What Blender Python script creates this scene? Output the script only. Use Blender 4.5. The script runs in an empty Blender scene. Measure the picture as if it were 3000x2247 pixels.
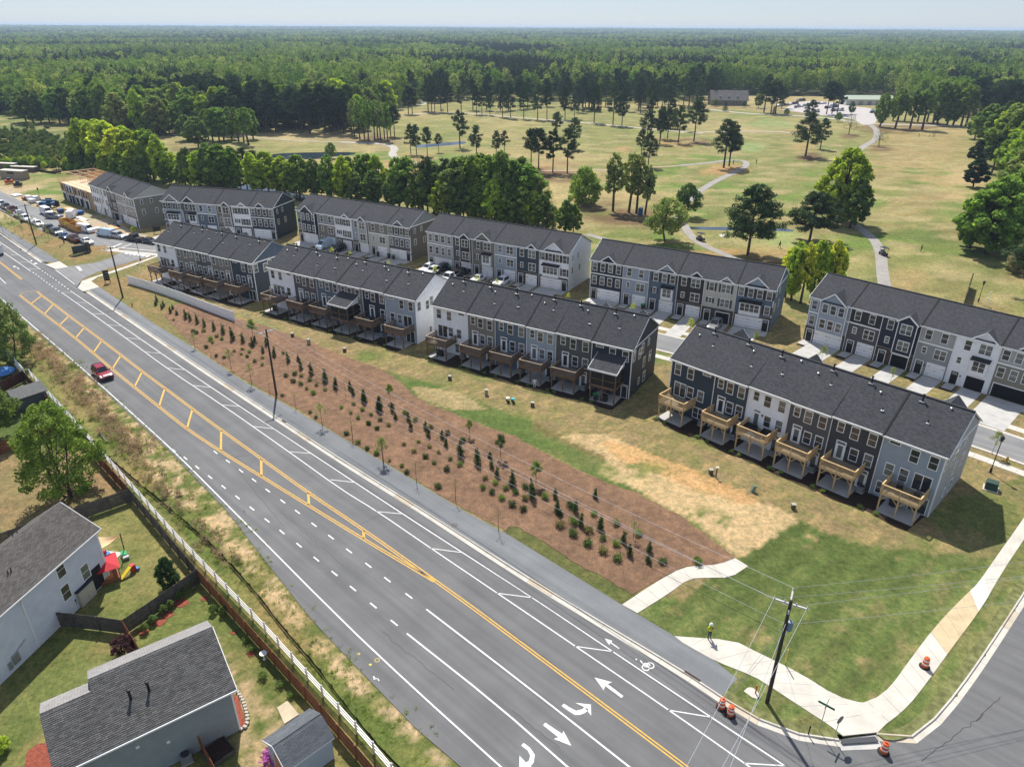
import bpy, math, random
import numpy as np
from mathutils import Vector, Matrix
S = bpy.context.scene
COL = S.collection
R = math.radians
# ---------------------------------------------------------------- camera, sky, sun, exposure
CAM_H, FPX, PITCH, ROLL = 49.0, 2083.0, R(26.6), R(0.29)
cam = bpy.data.objects.new('camera', bpy.data.cameras.new('camera'))
COL.objects.link(cam)
cam.location = (0, 0, CAM_H)
cam.rotation_euler = (Matrix.Rotation(R(90) - PITCH, 3, 'X') @ Matrix.Rotation(ROLL, 3, 'Z')).to_euler()
cam.data.sensor_width = 36.0
cam.data.lens = 36.0 * FPX / 3000.0
cam.data.clip_start, cam.data.clip_end = 0.5, 40000
S.camera = cam
SUN_AZ, SUN_EL = R(-13.3), R(54)
W = bpy.data.worlds.new('World'); S.world = W; W.use_nodes = True
_n = W.node_tree.nodes; _l = W.node_tree.links
for x in list(_n): _n.remove(x)
_sky = _n.new('ShaderNodeTexSky'); _sky.sky_type = 'NISHITA'; _sky.sun_disc = False
_sky.sun_elevation = SUN_EL; _sky.sun_rotation = SUN_AZ; _sky.altitude = 200
_sky.air_density = 1.0; _sky.dust_density = 0.15; _sky.ozone_density = 2.0
_bg = _n.new('ShaderNodeBackground'); _bg.inputs['Strength'].default_value = 0.07
_wo = _n.new('ShaderNodeOutputWorld')
_tint = _n.new('ShaderNodeMix'); _tint.data_type = 'RGBA'; _tint.blend_type = 'MULTIPLY'; _tint.inputs[0].default_value = 1; _tint.inputs[7].default_value = (.72, .83, 1.14, 1)
_l.new(_sky.outputs[0], _tint.inputs[6]); _hazefill = _n.new('ShaderNodeMix'); _hazefill.data_type = 'RGBA'; _hazefill.inputs[0].default_value = .5; _hazefill.inputs[7].default_value = (5.7, 6.2, 6.8, 1)   # even pale haze mixed into the sky, added to brighten shade
_l.new(_tint.outputs[2], _hazefill.inputs[6]); _l.new(_hazefill.outputs[2], _bg.inputs['Color']); _l.new(_bg.outputs[0], _wo.inputs['Surface'])
sun = bpy.data.objects.new('sun', bpy.data.lights.new('sun', 'SUN')); COL.objects.link(sun)
sun.data.energy = 4.1; sun.data.angle = R(0.53); sun.data.color = (1.0, 0.95, 0.87)
_sd = Vector((math.sin(SUN_AZ) * math.cos(SUN_EL), math.cos(SUN_AZ) * math.cos(SUN_EL), math.sin(SUN_EL)))
sun.rotation_euler = (-_sd).to_track_quat('-Z', 'Y').to_euler()
sun.location = (0, 0, 120)
S.view_settings.view_transform = 'Standard'; S.view_settings.look = 'None'
S.view_settings.exposure = 0.66; S.view_settings.gamma = 1.0; S.view_settings.use_curve_mapping = False
S.render.engine = 'CYCLES'
S.cycles.max_bounces = 6; S.cycles.transparent_max_bounces = 8; S.cycles.volume_bounces = 0

# ---------------------------------------------------------------- photograph point -> place on the ground
_F = np.array([0, math.cos(PITCH), -math.sin(PITCH)]); _U = np.array([0, math.sin(PITCH), math.cos(PITCH)])
_cr, _sr = math.cos(ROLL), math.sin(ROLL)
def _ray(x, y):
    u = (x - 1500.0) / FPX; v = (1123.5 - y) / FPX
    u, v = _cr * u - _sr * v, _sr * u + _cr * v
    return np.array([u, 0, 0]) + v * _U + _F
def G(x, y, z=0.0):
    d = _ray(x, y); t = (z - CAM_H) / d[2]
    return np.array([t * d[0], t * d[1], z])
def G2(x, y, z=0.0):
    p = G(x, y, z); return (float(p[0]), float(p[1]))
def tall(bx, by, tx, ty):
    g = G(bx, by); d = _ray(tx, ty); return CAM_H + g[1] / d[1] * d[2]
def project(X, Y, Z=0.0):
    qz = Z - CAM_H
    w = Y * _F[1] + qz * _F[2]; w = np.maximum(w, 1e-3)
    u = X / w; v = (Y * _U[1] + qz * _U[2]) / w
    u, v = _cr * u + _sr * v, -_sr * u + _cr * v
    return 1500.0 + u * FPX, 1123.5 - v * FPX

# ---------------------------------------------------------------- objects
def tag(o, label=None, cat=None, group=None, kind=None):
    if label: o['label'] = label
    if cat: o['category'] = cat
    if group: o['group'] = group
    if kind: o['kind'] = kind
    return o
def thing(name, label, cat, loc=(0, 0, 0), rz=0.0, group=None):
    o = bpy.data.objects.new(name, None); COL.objects.link(o); o.empty_display_size = .3
    o.location = loc; o.rotation_euler = (0, 0, rz)
    return tag(o, label, cat, group)
def O(name, me, parent=None, loc=(0, 0, 0), rz=0.0):
    o = bpy.data.objects.new(name, me); COL.objects.link(o)
    if parent is not None: o.parent = parent
    o.location = loc; o.rotation_euler = (0, 0, rz)
    return o
_kids = {}
def copy_tree(o, parent=None):
    c = o.copy(); COL.objects.link(c)
    if parent is not None: c.parent = parent
    for ch in list(o.children): copy_tree(ch, c)
    return c
class MB:
    def __init__(s): s.v = []; s.f = []; s.m = []; s.sm = False
    def face(s, pts, m=0):
        n = len(s.v); s.v += [tuple(map(float, p)) for p in pts]; s.f.append(tuple(range(n, n + len(pts)))); s.m.append(m); return s
    def _hex(s, c, m=0):
        n = len(s.v); s.v += [tuple(map(float, p)) for p in c]
        for q in ((0, 3, 2, 1), (4, 5, 6, 7), (0, 1, 5, 4), (1, 2, 6, 5), (2, 3, 7, 6), (3, 0, 4, 7)):
            s.f.append(tuple(n + i for i in q)); s.m.append(m)
        return s
    def box(s, x0, x1, y0, y1, z0, z1, m=0):
        return s._hex([(x0, y0, z0), (x1, y0, z0), (x1, y1, z0), (x0, y1, z0), (x0, y0, z1), (x1, y0, z1), (x1, y1, z1), (x0, y1, z1)], m)
    def bar(s, p0, p1, w, h, m=0, up=(0, 0, 1)):
        p0 = Vector(p0); p1 = Vector(p1); d = (p1 - p0).normalized(); u = Vector(up)
        if abs(d.dot(u)) > .98: u = Vector((1, 0, 0))
        a = d.cross(u).normalized(); b = a.cross(d)
        a *= w / 2; b *= h / 2
        return s._hex([p0 - a - b, p0 + a - b, p1 + a - b, p1 - a - b, p0 - a + b, p0 + a + b, p1 + a + b, p1 - a + b], m)
    def tube(s, p0, p1, r0, r1=None, n=6, m=0, caps=True):
        r1 = r0 if r1 is None else r1
        p0 = Vector(p0); p1 = Vector(p1); d = (p1 - p0).normalized()
        u = Vector((0, 0, 1)) if abs(d.z) < .95 else Vector((1, 0, 0))
        a = d.cross(u).normalized(); b = a.cross(d); k = len(s.v)
        for p, r in ((p0, r0), (p1, r1)):
            for i in range(n):
                t = 2 * math.pi * i / n; s.v.append(tuple(p + a * (r * math.cos(t)) + b * (r * math.sin(t))))
        for i in range(n):
            j = (i + 1) % n; s.f.append((k + i, k + j, k + n + j, k + n + i)); s.m.append(m)
        if caps:
            s.f.append(tuple(k + n + i for i in range(n))); s.m.append(m)
            s.f.append(tuple(k + n - 1 - i for i in range(n))); s.m.append(m)
        return s
    def lathe(s, c, prof, n=12, m=0, ms=None):
        k = len(s.v)
        for r, z in prof:
            for i in range(n):
                t = 2 * math.pi * i / n; s.v.append((c[0] + r * math.cos(t), c[1] + r * math.sin(t), c[2] + z))
        for q in range(len(prof) - 1):
            for i in range(n):
                j = (i + 1) % n; s.f.append((k + q * n + i, k + q * n + j, k + (q + 1) * n + j, k + (q + 1) * n + i)); s.m.append(ms[q] if ms else m)
        s.f.append(tuple(k + (len(prof) - 1) * n + i for i in range(n))); s.m.append(ms[-1] if ms else m)
        return s
    def prism(s, pts, z0, z1, m=0, ms=None):
        n = len(pts)
        a = sum(pts[i][0] * pts[(i + 1) % n][1] - pts[(i + 1) % n][0] * pts[i][1] for i in range(n))
        if a < 0: pts = pts[::-1]
        k = len(s.v)
        s.v += [(p[0], p[1], z0) for p in pts] + [(p[0], p[1], z1) for p in pts]
        s.f.append(tuple(k + n + i for i in range(n))); s.m.append(m)
        s.f.append(tuple(k + n - 1 - i for i in range(n))); s.m.append(m)
        for i in range(n):
            j = (i + 1) % n; s.f.append((k + i, k + j, k + n + j, k + n + i)); s.m.append(m if ms is None else ms)
        return s
    def xprism(s, prof, x0, x1, m=0):
        """profile of (y,z) points extruded along x"""
        n = len(prof); k = len(s.v)
        s.v += [(x0, p[0], p[1]) for p in prof] + [(x1, p[0], p[1]) for p in prof]
        s.f.append(tuple(k + n - 1 - i for i in range(n))); s.m.append(m)
        s.f.append(tuple(k + n + i for i in range(n))); s.m.append(m)
        for i in range(n):
            j = (i + 1) % n; s.f.append((k + i, k + j, k + n + j, k + n + i)); s.m.append(m)
        return s
    def loft(s, rings, m=0, caps=True):
        n = len(rings[0]); k = len(s.v)
        for r in rings: s.v += [tuple(map(float, p)) for p in r]
        for q in range(len(rings) - 1):
            for i in range(n):
                j = (i + 1) % n; s.f.append((k + q * n + i, k + q * n + j, k + (q + 1) * n + j, k + (q + 1) * n + i)); s.m.append(m)
        if caps:
            s.f.append(tuple(k + n - 1 - i for i in range(n))); s.m.append(m)
            s.f.append(tuple(k + (len(rings) - 1) * n + i for i in range(n))); s.m.append(m)
        return s
    def mesh(s, name, mats):
        me = bpy.data.meshes.new(name); me.from_pydata(s.v, [], s.f)
        for q in (mats if isinstance(mats, (list, tuple)) else [mats]): me.materials.append(q)
        if any(s.m): me.polygons.foreach_set('material_index', s.m)
        if s.sm: me.polygons.foreach_set('use_smooth', [True] * len(s.f))
        me.update(); return me
    def build(s, name, mats, parent=None, loc=(0, 0, 0), rz=0.0):
        return O(name, s.mesh(name, mats), parent, loc, rz)
_cache = {}
def cached(key, fn):
    if key not in _cache: _cache[key] = fn()
    return _cache[key]

# ---------------------------------------------------------------- materials
class NT:
    def __init__(s, name):
        s.m = bpy.data.materials.new(name); s.m.use_nodes = True; s.t = s.m.node_tree
        s.n = s.t.nodes; s.b = s.n['Principled BSDF']; s.out = s.n['Material Output']
    def add(s, kind, **kw):
        x = s.n.new(kind)
        for k, v in kw.items():
            if k in x.inputs: x.inputs[k].default_value = v
            else: setattr(x, k, v)
        return x
    def link(s, a, b): s.t.links.new(a, b)
    def coord(s, world=False):
        if world: return s.add('ShaderNodeNewGeometry').outputs['Position']
        return s.add('ShaderNodeTexCoord').outputs['Object']
    def noise(s, vec, scale, detail=4, rough=.6):
        x = s.add('ShaderNodeTexNoise', Scale=scale, Detail=detail, Roughness=rough); s.link(vec, x.inputs['Vector']); return x.outputs['Fac']
    def ramp(s, fac, stops):
        x = s.add('ShaderNodeValToRGB'); e = x.color_ramp.elements
        while len(e) < len(stops): e.new(.5)
        for q, (p, c) in zip(e, stops): q.position = p; q.color = (*c, 1)
        s.link(fac, x.inputs['Fac']); return x.outputs['Color']
    def mul(s, a, b):
        x = s.add('ShaderNodeMix', data_type='RGBA', blend_type='MULTIPLY'); x.inputs[0].default_value = 1
        s.link(a, x.inputs[6]); s.link(b, x.inputs[7]); return x.outputs[2]
    def mix(s, f, a, b):
        x = s.add('ShaderNodeMix', data_type='RGBA'); s.link(f, x.inputs[0])
        for q, v in ((6, a), (7, b)):
            if isinstance(v, tuple): x.inputs[q].default_value = (*v, 1)
            else: s.link(v, x.inputs[q])
        return x.outputs[2]
    def math(s, op, a, b=None, c=None):
        x = s.add('ShaderNodeMath', operation=op)
        for q, v in enumerate((a, b, c)):
            if v is None: continue
            if isinstance(v, (int, float)): x.inputs[q].default_value = v
            else: s.link(v, x.inputs[q])
        return x.outputs[0]
    def bump(s, h, strength, dist=.02):
        x = s.add('ShaderNodeBump', Strength=strength, Distance=dist); s.link(h, x.inputs['Height']); s.link(x.outputs[0], s.b.inputs['Normal'])
    def color(s, c):
        if isinstance(c, tuple): s.b.inputs['Base Color'].default_value = (*c, 1)
        else: s.link(c, s.b.inputs['Base Color'])
    def set(s, rough=.8, spec=.3, metal=0):
        s.b.inputs['Roughness'].default_value = rough; s.b.inputs['Specular IOR Level'].default_value = spec; s.b.inputs['Metallic'].default_value = metal
        return s
def mat(name, c, rough=.75, var=.12, vs=4.0, bump=0.0, bs=40.0, spec=.3, metal=0.0, world=False):
    def mk():
        t = NT(name).set(rough, spec, metal)
        if var or bump: v = t.coord(world)
        if var:
            f = t.noise(v, vs, 5); lo = tuple(x * (1 - var) for x in c); hi = tuple(min(1, x * (1 + var)) for x in c)
            t.color(t.ramp(f, [(.28, lo), (.72, hi)]))
        else: t.color(c)
        if bump: t.bump(t.noise(v, bs, 3), bump)
        return t.m
    return cached(('mat', name), mk)
def lap_siding(name, c, step=.17):
    def mk():
        t = NT(name).set(.6, .3); v = t.coord()
        sep = t.add('ShaderNodeSeparateXYZ'); t.link(v, sep.inputs[0])
        saw = t.math('FRACT', t.math('DIVIDE', sep.outputs[2], step))
        f = t.noise(v, 1.3, 4); lo = tuple(x * .93 for x in c); hi = tuple(min(1, x * 1.07) for x in c)
        t.color(t.ramp(f, [(.3, lo), (.7, hi)]))
        t.bump(t.math('SUBTRACT', 1.0, saw), .55, .022)
        return t.m
    return cached(('lap', name), mk)
def board_siding(name, c, step=.4):
    def mk():
        t = NT(name).set(.65, .3); v = t.coord()
        sep = t.add('ShaderNodeSeparateXYZ'); t.link(v, sep.inputs[0])
        fr = t.math('FRACT', t.math('DIVIDE', t.math('ADD', sep.outputs[0], sep.outputs[1]), step))
        b = t.math('LESS_THAN', t.math('ABSOLUTE', t.math('SUBTRACT', fr, .5)), .09)
        f = t.noise(v, 1.5, 4); t.color(t.ramp(f, [(.3, tuple(x * .93 for x in c)), (.7, tuple(min(1, x * 1.06) for x in c))]))
        t.bump(b, .7, .03); return t.m
    return cached(('bb', name), mk)
def shingle(name, c, rowh=.145, tabw=.33, contrast=.28):
    def mk():
        t = NT(name).set(.9, .2); v = t.coord()
        mp = t.add('ShaderNodeMapping'); t.link(v, mp.inputs[0]); mp.inputs['Scale'].default_value = (1, 1.14, 0)
        br = t.add('ShaderNodeTexBrick', Scale=1.0); t.link(mp.outputs[0], br.inputs['Vector'])
        br.inputs['Brick Width'].default_value = tabw; br.inputs['Row Height'].default_value = rowh
        br.inputs['Mortar Size'].default_value = .012; br.inputs['Bias'].default_value = 0
        br.inputs['Color1'].default_value = (*[x * (1 - contrast) for x in c], 1); br.inputs['Color2'].default_value = (*[x * (1 + contrast) for x in c], 1)
        br.inputs['Mortar'].default_value = (*[x * .45 for x in c], 1)
        n1 = t.noise(v, 9.0, 5, .7); n2 = t.noise(v, .5, 3)
        col = t.mul(br.outputs['Color'], t.ramp(n1, [(.25, (.75, .75, .75)), (.75, (1.25, 1.25, 1.26))]))
        col = t.mul(col, t.ramp(n2, [(.3, (.95, .95, .95)), (.7, (1.05, 1.05, 1.05))]))
        t.color(col); t.bump(t.math('ADD', br.outputs['Fac'], t.math('MULTIPLY', n1, .8)), .5, .015)
        return t.m
    return cached(('sh', name), mk)
WHITE = mat('white_trim', (.82, .82, .81), .5, .05)
VINYL = mat('white_vinyl', (.84, .84, .84), .35, .05, 3)
BLACK = mat('black_metal', (.02, .02, .022), .45, .2)
DARKP = mat('dark_plastic', (.03, .03, .032), .5, .2)
GALV = mat('galvanised_steel', (.45, .46, .47), .4, .15, metal=.7)
def _glass():
    t = NT('window_glass').set(.06, .6); v = t.coord(); oi = t.add('ShaderNodeObjectInfo'); sp = t.add('ShaderNodeSeparateXYZ'); t.link(v, sp.inputs[0])
    dark = t.ramp(t.noise(v, 1.2, 2), [(.3, (.014, .016, .02)), (.6, (.035, .038, .042)), (.8, (.07, .068, .062))])
    blind = t.math('MULTIPLY', t.math('GREATER_THAN', sp.outputs[2], t.math('MULTIPLY_ADD', oi.outputs['Random'], 2.6, -1.4)), t.math('GREATER_THAN', t.math('FRACT', t.math('MULTIPLY', oi.outputs['Random'], 17.0)), .45))
    t.color(t.mix(blind, dark, (.13, .14, .135))); return t.m
GLASS = _glass()
CARGLASS = mat('car_glass', (.012, .016, .02), .05, .2, spec=.6)
RUBBER = mat('tyre_rubber', (.018, .018, .018), .85, .2)
CONC = mat('pale_concrete', (.52, .49, .43), .9, .14, .6, .25, 60, .2, world=True)
CONC2 = mat('driveway_concrete', (.44, .43, .41), .9, .14, .7, .25, 60, .2, world=True)
SOIL = mat('bed_soil_and_shade', (.04, .026, .02), .95, .4, 6, .6, 30, .1, world=True)
def _stone():
    t = NT('brown_stone_veneer').set(.9, .2); v = t.coord()
    mp = t.add('ShaderNodeMapping'); t.link(v, mp.inputs[0]); mp.inputs['Rotation'].default_value = (R(90), 0, 0)
    br = t.add('ShaderNodeTexBrick', Scale=1.0); t.link(mp.outputs[0], br.inputs['Vector'])
    br.inputs['Brick Width'].default_value = .45; br.inputs['Row Height'].default_value = .13; br.inputs['Mortar Size'].default_value = .012
    br.inputs['Color1'].default_value = (.055, .038, .03, 1); br.inputs['Color2'].default_value = (.15, .115, .09, 1); br.inputs['Mortar'].default_value = (.035, .03, .028, 1)
    t.color(t.mul(br.outputs['Color'], t.ramp(t.noise(v, 3, 4), [(.3, (.7, .7, .7)), (.7, (1.25, 1.2, 1.15))])))
    t.bump(br.outputs['Fac'], -.6, .03); return t.m
STONE = _stone()
def _asphalt(name, c, world=True, agg=1.0):
    t = NT(name).set(.85, .35); v = t.coord(True)
    n1 = t.noise(v, 14, 6, .75); n2 = t.noise(v, .22, 4); n3 = t.noise(v, 60, 2)
    vor = t.add('ShaderNodeTexVoronoi', Scale=4.0); t.link(v, vor.inputs['Vector'])
    spk = t.math('LESS_THAN', vor.outputs['Distance'], .045)
    mp = t.add('ShaderNodeMapping', vector_type='TEXTURE'); t.link(v, mp.inputs[0]); mp.inputs['Rotation'].default_value = (0, 0, R(-43.4)); mp.inputs['Scale'].default_value = (45, 1.5, 1)
    n4 = t.noise(mp.outputs[0], 1.6, 3)
    col = t.ramp(n1, [(.3, tuple(x * .8 for x in c)), (.7, tuple(x * 1.2 for x in c))])
    col = t.mul(col, t.ramp(n2, [(.3, (.86, .86, .87)), (.72, (1.12, 1.12, 1.1))]))
    col = t.mul(col, t.ramp(n4, [(.32, (.84, .84, .85)), (.66, (1.1, 1.1, 1.1))]))
    if agg: col = t.mix(t.math('MULTIPLY', spk, .5 * agg), col, (.45, .45, .43))
    t.color(col); t.bump(n3, .25, .01); return t.m
ASPH = _asphalt('road_asphalt', (.134, .135, .137))
ASPH2 = _asphalt('path_asphalt', (.16,.168,.175), agg=.3)
ASPH3 = _asphalt('street_asphalt', (.2, .2, .2), agg=.3)
PAINT = mat('white_road_paint', (.64, .64, .62), .7, .22, 3.5, world=True)
YPAINT = mat('yellow_road_paint', (.6, .35, .06), .7, .22, 3.5, world=True)
def _paint_ground(name):
    t = NT(name).set(.95, .12); v = t.coord(True)
    at = t.add('ShaderNodeVertexColor', layer_name='cover')
    n1 = t.noise(v, 3.2, 6, .78); n2 = t.noise(v, 26, 3, .7); n3 = t.noise(v, .7, 4)
    n0 = t.noise(v, 1.5, 5, .7)
    col = t.mul(at.outputs['Color'], t.ramp(n0, [(.3, (.66, .72, .62)), (.5, (1, 1, 1)), (.72, (1.35, 1.24, 1.2))]))
    col = t.mul(col, t.ramp(n1, [(.25, (.5, .54, .5)), (.5, (1, 1, 1)), (.78, (1.55, 1.42, 1.3))]))
    col = t.mul(col, t.ramp(n2, [(.3, (.62, .64, .6)), (.7, (1.36, 1.34, 1.3))]))
    col = t.mul(col, t.ramp(n3, [(.3, (.8, .86, .8)), (.7, (1.2, 1.12, 1.1))]))
    t.color(col); t.bump(t.math('ADD', n2, n1), .8, .08); return t.m
GROUNDM = _paint_ground('grass_and_soil')
def _mulch():
    t = NT('pine_straw_mulch').set(.95, .1); v = t.coord(True)
    n1 = t.noise(v, 8, 6, .8); n2 = t.noise(v, .25, 4); n3 = t.noise(v, 34, 3, .8)
    c = t.ramp(n1, [(.25, (.085, .048, .03)), (.5, (.21, .132, .085)), (.78, (.42, .29, .2))])
    c = t.mul(c, t.ramp(n3, [(.3, (.55, .55, .55)), (.72, (1.55, 1.5, 1.45))]))
    c = t.mul(c, t.ramp(t.noise(v, 1.1, 5, .7), [(.3, (.68, .68, .7)), (.5, (1, 1, 1)), (.72, (1.4, 1.34, 1.28))]))
    t.color(t.mul(c, t.ramp(n2, [(.3, (.8, .8, .8)), (.7, (1.2, 1.16, 1.12))]))); t.bump(t.math('ADD', n1, n3), 1.0, .07); return t.m
MULCH = _mulch()
def leafmat(name, hue=None, trans=.42):
    """leaf colour comes from the tree's own object colour, varied leaf by leaf"""
    t = NT(name); v = t.coord()
    oi = t.add('ShaderNodeObjectInfo'); ge = t.add('ShaderNodeNewGeometry')
    if hue:
        w = t.coord(True); base = t.ramp(oi.outputs['Random'], hue)
        base = t.mul(base, t.ramp(t.noise(w, .009, 4), [(.3, (.62, .68, .7)), (.5, (1, 1, 1)), (.7, (1.5, 1.38, 1.1))]))
    else: base = oi.outputs['Color']
    c = t.mul(base, t.ramp(ge.outputs['Random Per Island'], [(0, (.6, .62, .6)), (.6, (1, 1, 1)), (1, (1.5, 1.4, 1.3))]))
    c = t.mul(c, t.ramp(t.noise(v, .35, 3), [(.35, (.74, .78, .74)), (.65, (1.22, 1.18, 1.15))]))
    d = t.add('ShaderNodeBsdfDiffuse'); tr = t.add('ShaderNodeBsdfTranslucent'); mx = t.add('ShaderNodeMixShader'); mx.inputs[0].default_value = trans
    t.link(c, d.inputs[0]); t.link(t.mul(c, t.ramp(oi.outputs['Random'], [(0, (1.35, 1.3, .7)), (1, (1.25, 1.3, .8))])), tr.inputs[0])
    t.link(d.outputs[0], mx.inputs[1]); t.link(tr.outputs[0], mx.inputs[2])
    t.n.remove(t.b); t.link(mx.outputs[0], t.out.inputs['Surface']); return t.m
LEAF = leafmat('tree_leaves')
NEEDLE = leafmat('pine_needles', trans=.18)
FARLEAF = leafmat('far_leaves', [(0, (0.134, 0.212, 0.048)), (.2, (0.209, 0.312, 0.067)), (.42, (0.109, 0.188, 0.048)), (.6, (0.269, 0.349, 0.095)), (.75, (0.317, 0.375, 0.133)), (.9, (0.147, 0.250, 0.056))], .35)
FARNEED = leafmat('far_needles', [(0, (0.031, 0.051, 0.029)), (.5, (0.044, 0.068, 0.034)), (1, (0.060, 0.082, 0.044))], .12)
BARK = mat('bark', (.09, .07, .055), .95, .35, 4, .6, 20, .1)
def sheet(name, pts, z, m, parent=None, kind='structure'):
    """flat outline of world points laid at height z"""
    me = MB(); me.face([(p[0], p[1], z) for p in pts]); o = me.build(name, m, parent)
    if parent is None and kind: o['kind'] = kind
    return o
def norm2(d): return d / np.linalg.norm(d)
def poly_offset(P, off):
    """offset polyline (left positive)"""
    P = np.asarray(P, float); out = []
    for i in range(len(P)):
        a = P[max(i - 1, 0)]; b = P[min(i + 1, len(P) - 1)]; d = norm2(b - a); out.append(P[i] + np.array([-d[1], d[0]]) * off)
    return np.array(out)
def resample(P, step):
    P = np.asarray(P, float); seg = np.linalg.norm(np.diff(P, axis=0), axis=1); s = np.r_[0, np.cumsum(seg)]
    n = max(2, int(round(s[-1] / step)) + 1); q = np.linspace(0, s[-1], n)
    return np.stack([np.interp(q, s, P[:, i]) for i in range(P.shape[1])], 1)
def smooth(P, it=2):
    P = np.asarray(P, float)
    for _ in range(it):
        Q = [P[0]]
        for a, b in zip(P[:-1], P[1:]): Q += [a * .75 + b * .25, a * .25 + b * .75]
        Q.append(P[-1]); P = np.array(Q)
    return P
def strip(name, A, B, z0, z1, m, parent=None, kind='structure'):
    """solid ribbon between two polylines with the same number of points"""
    me = MB(); n = len(A)
    ring = [[(A[i][0], A[i][1], z0), (B[i][0], B[i][1], z0), (B[i][0], B[i][1], z1), (A[i][0], A[i][1], z1)] for i in range(n)]
    me.loft(ring); o = me.build(name, m, parent)
    if parent is None and kind: o['kind'] = kind
    return o
def ribbon(name, P, w, z, m, parent=None):
    L = poly_offset(P, w / 2); Rr = poly_offset(P, -w / 2); me = MB()
    for i in range(len(P) - 1): me.face([(*Rr[i], z), (*Rr[i + 1], z), (*L[i + 1], z), (*L[i], z)])
    return me.build(name, m, parent)
def PX(l, z=0.0): return np.array([G2(x, y, z) for x, y in l])
def extend(P, a=0.0, b=0.0):
    P = np.asarray(P, float)
    if a: P = np.vstack([P[0] + norm2(P[0] - P[1]) * a, P])
    if b: P = np.vstack([P, P[-1] + norm2(P[-1] - P[-2]) * b])
    return P
def inpoly(U, V, poly):
    res = np.zeros(U.shape, bool); n = len(poly)
    for i in range(n):
        x0, y0 = poly[i]; x1, y1 = poly[(i + 1) % n]
        if y0 == y1: continue
        c = ((V > min(y0, y1)) & (V <= max(y0, y1))); xi = x0 + (V - y0) * (x1 - x0) / (y1 - y0)
        res ^= c & (U < xi)
    return res
_rg = np.random.default_rng(5)
_tab = _rg.random((256, 256))
def vnoise(x, y):
    xi = np.floor(x).astype(int); yi = np.floor(y).astype(int); fx = x - xi; fy = y - yi
    fx = fx * fx * (3 - 2 * fx); fy = fy * fy * (3 - 2 * fy)
    a = _tab[xi % 256, yi % 256]; b = _tab[(xi + 1) % 256, yi % 256]; c = _tab[xi % 256, (yi + 1) % 256]; d = _tab[(xi + 1) % 256, (yi + 1) % 256]
    return (a * (1 - fx) + b * fx) * (1 - fy) + (c * (1 - fx) + d * fx) * fy
def fbm(x, y, o=4):
    s = 0; a = .5; t = 0
    for k in range(o): s = s + a * vnoise(x * 2 ** k + 17.3 * k, y * 2 ** k + 9.1 * k); t += a; a *= .5
    return s / t
def grid_ground(name, x0, x1, y0, y1, step, paint, height, keep=None):
    nx = int((x1 - x0) / step) + 1; ny = int((y1 - y0) / step) + 1
    X, Y = np.meshgrid(np.linspace(x0, x1, nx), np.linspace(y0, y1, ny))
    C = paint(X, Y); Z = height(X, Y)
    v = np.stack([X, Y, Z], -1).reshape(-1, 3)
    i = np.arange(ny - 1)[:, None] * nx + np.arange(nx - 1)[None]
    f = np.stack([i, i + 1, i + nx + 1, i + nx], -1).reshape(-1, 4)
    if keep is not None:
        k = keep(X, Y); kc = k[:-1, :-1].ravel(); f = f[kc]
    me = bpy.data.meshes.new(name); me.vertices.add(len(v)); me.vertices.foreach_set('co', v.ravel())
    me.loops.add(len(f) * 4); me.loops.foreach_set('vertex_index', f.ravel().astype(np.int32))
    me.polygons.add(len(f)); me.polygons.foreach_set('loop_start', np.arange(0, len(f) * 4, 4, dtype=np.int32))
    me.update(calc_edges=True)
    a = me.color_attributes.new('cover', 'FLOAT_COLOR', 'POINT')
    rgba = np.concatenate([np.clip(C, 0, 1), np.ones(C.shape[:2] + (1,))], -1); a.data.foreach_set('color', rgba.reshape(-1).astype(np.float32))
    me.materials.append(GROUNDM); o = O(name, me); o['kind'] = 'structure'
    return o
# ================================================================= THE SETTING
def terrain(x, y):
    r = np.hypot(x, y); t = np.clip((r - 2500) / 6500, 0, 1); t = t * t * (3 - 2 * t)
    return t * (4 + 24 * fbm(np.asarray(x) / 1500.0 + 40, np.asarray(y) / 1500.0 + 40, 3))
def _ground():
    rr = np.r_[0, np.geomspace(40, 12500, 60)]; th = np.linspace(0, 2 * np.pi, 97)[:-1]
    RR, TT = np.meshgrid(rr, th, indexing='ij'); X = RR * np.sin(TT); Y = RR * np.cos(TT); Z = terrain(X, Y) - .35
    n = len(th); v = np.stack([X, Y, Z], -1).reshape(-1, 3); f = []
    for i in range(len(rr) - 1):
        for j in range(n): f.append((i * n + j, i * n + (j + 1) % n, (i + 1) * n + (j + 1) % n, (i + 1) * n + j)[::-1])
    me = bpy.data.meshes.new('ground'); me.from_pydata(v.tolist(), [], f); me.validate()
    me.materials.append(mat('forest_floor', (.07, .075, .032), .95, .3, .05, .3, 1.5, .1, world=True)); O('ground', me)['kind'] = 'structure'
_ground()
GREEN = np.array((.13, .165, .048)); DGREEN = np.array((.085, .125, .035)); OLIVE = np.array((.205, .19, .078)); TAN = np.array((.31, .23, .115)); SAND = np.array((.5, .37, .215)); CLAY = np.array((.4, .235, .12)); STRAW_SHADE = np.array((.14, .085, .052)); BROWN = np.array((.22, .165, .08))  # the straw tone is pine straw with tree shade mixed into the colour
PALE = np.array((.2, .205, .078))
def lerp(C, col, w): return C + (col - C) * np.clip(w, 0, 1)[..., None]
def blob(U, V, cx, cy, rx, ry, soft=.5):
    d = np.hypot((U - cx) / rx, (V - cy) / ry); return np.clip((1 - d) / soft + .5, 0, 1)
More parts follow.
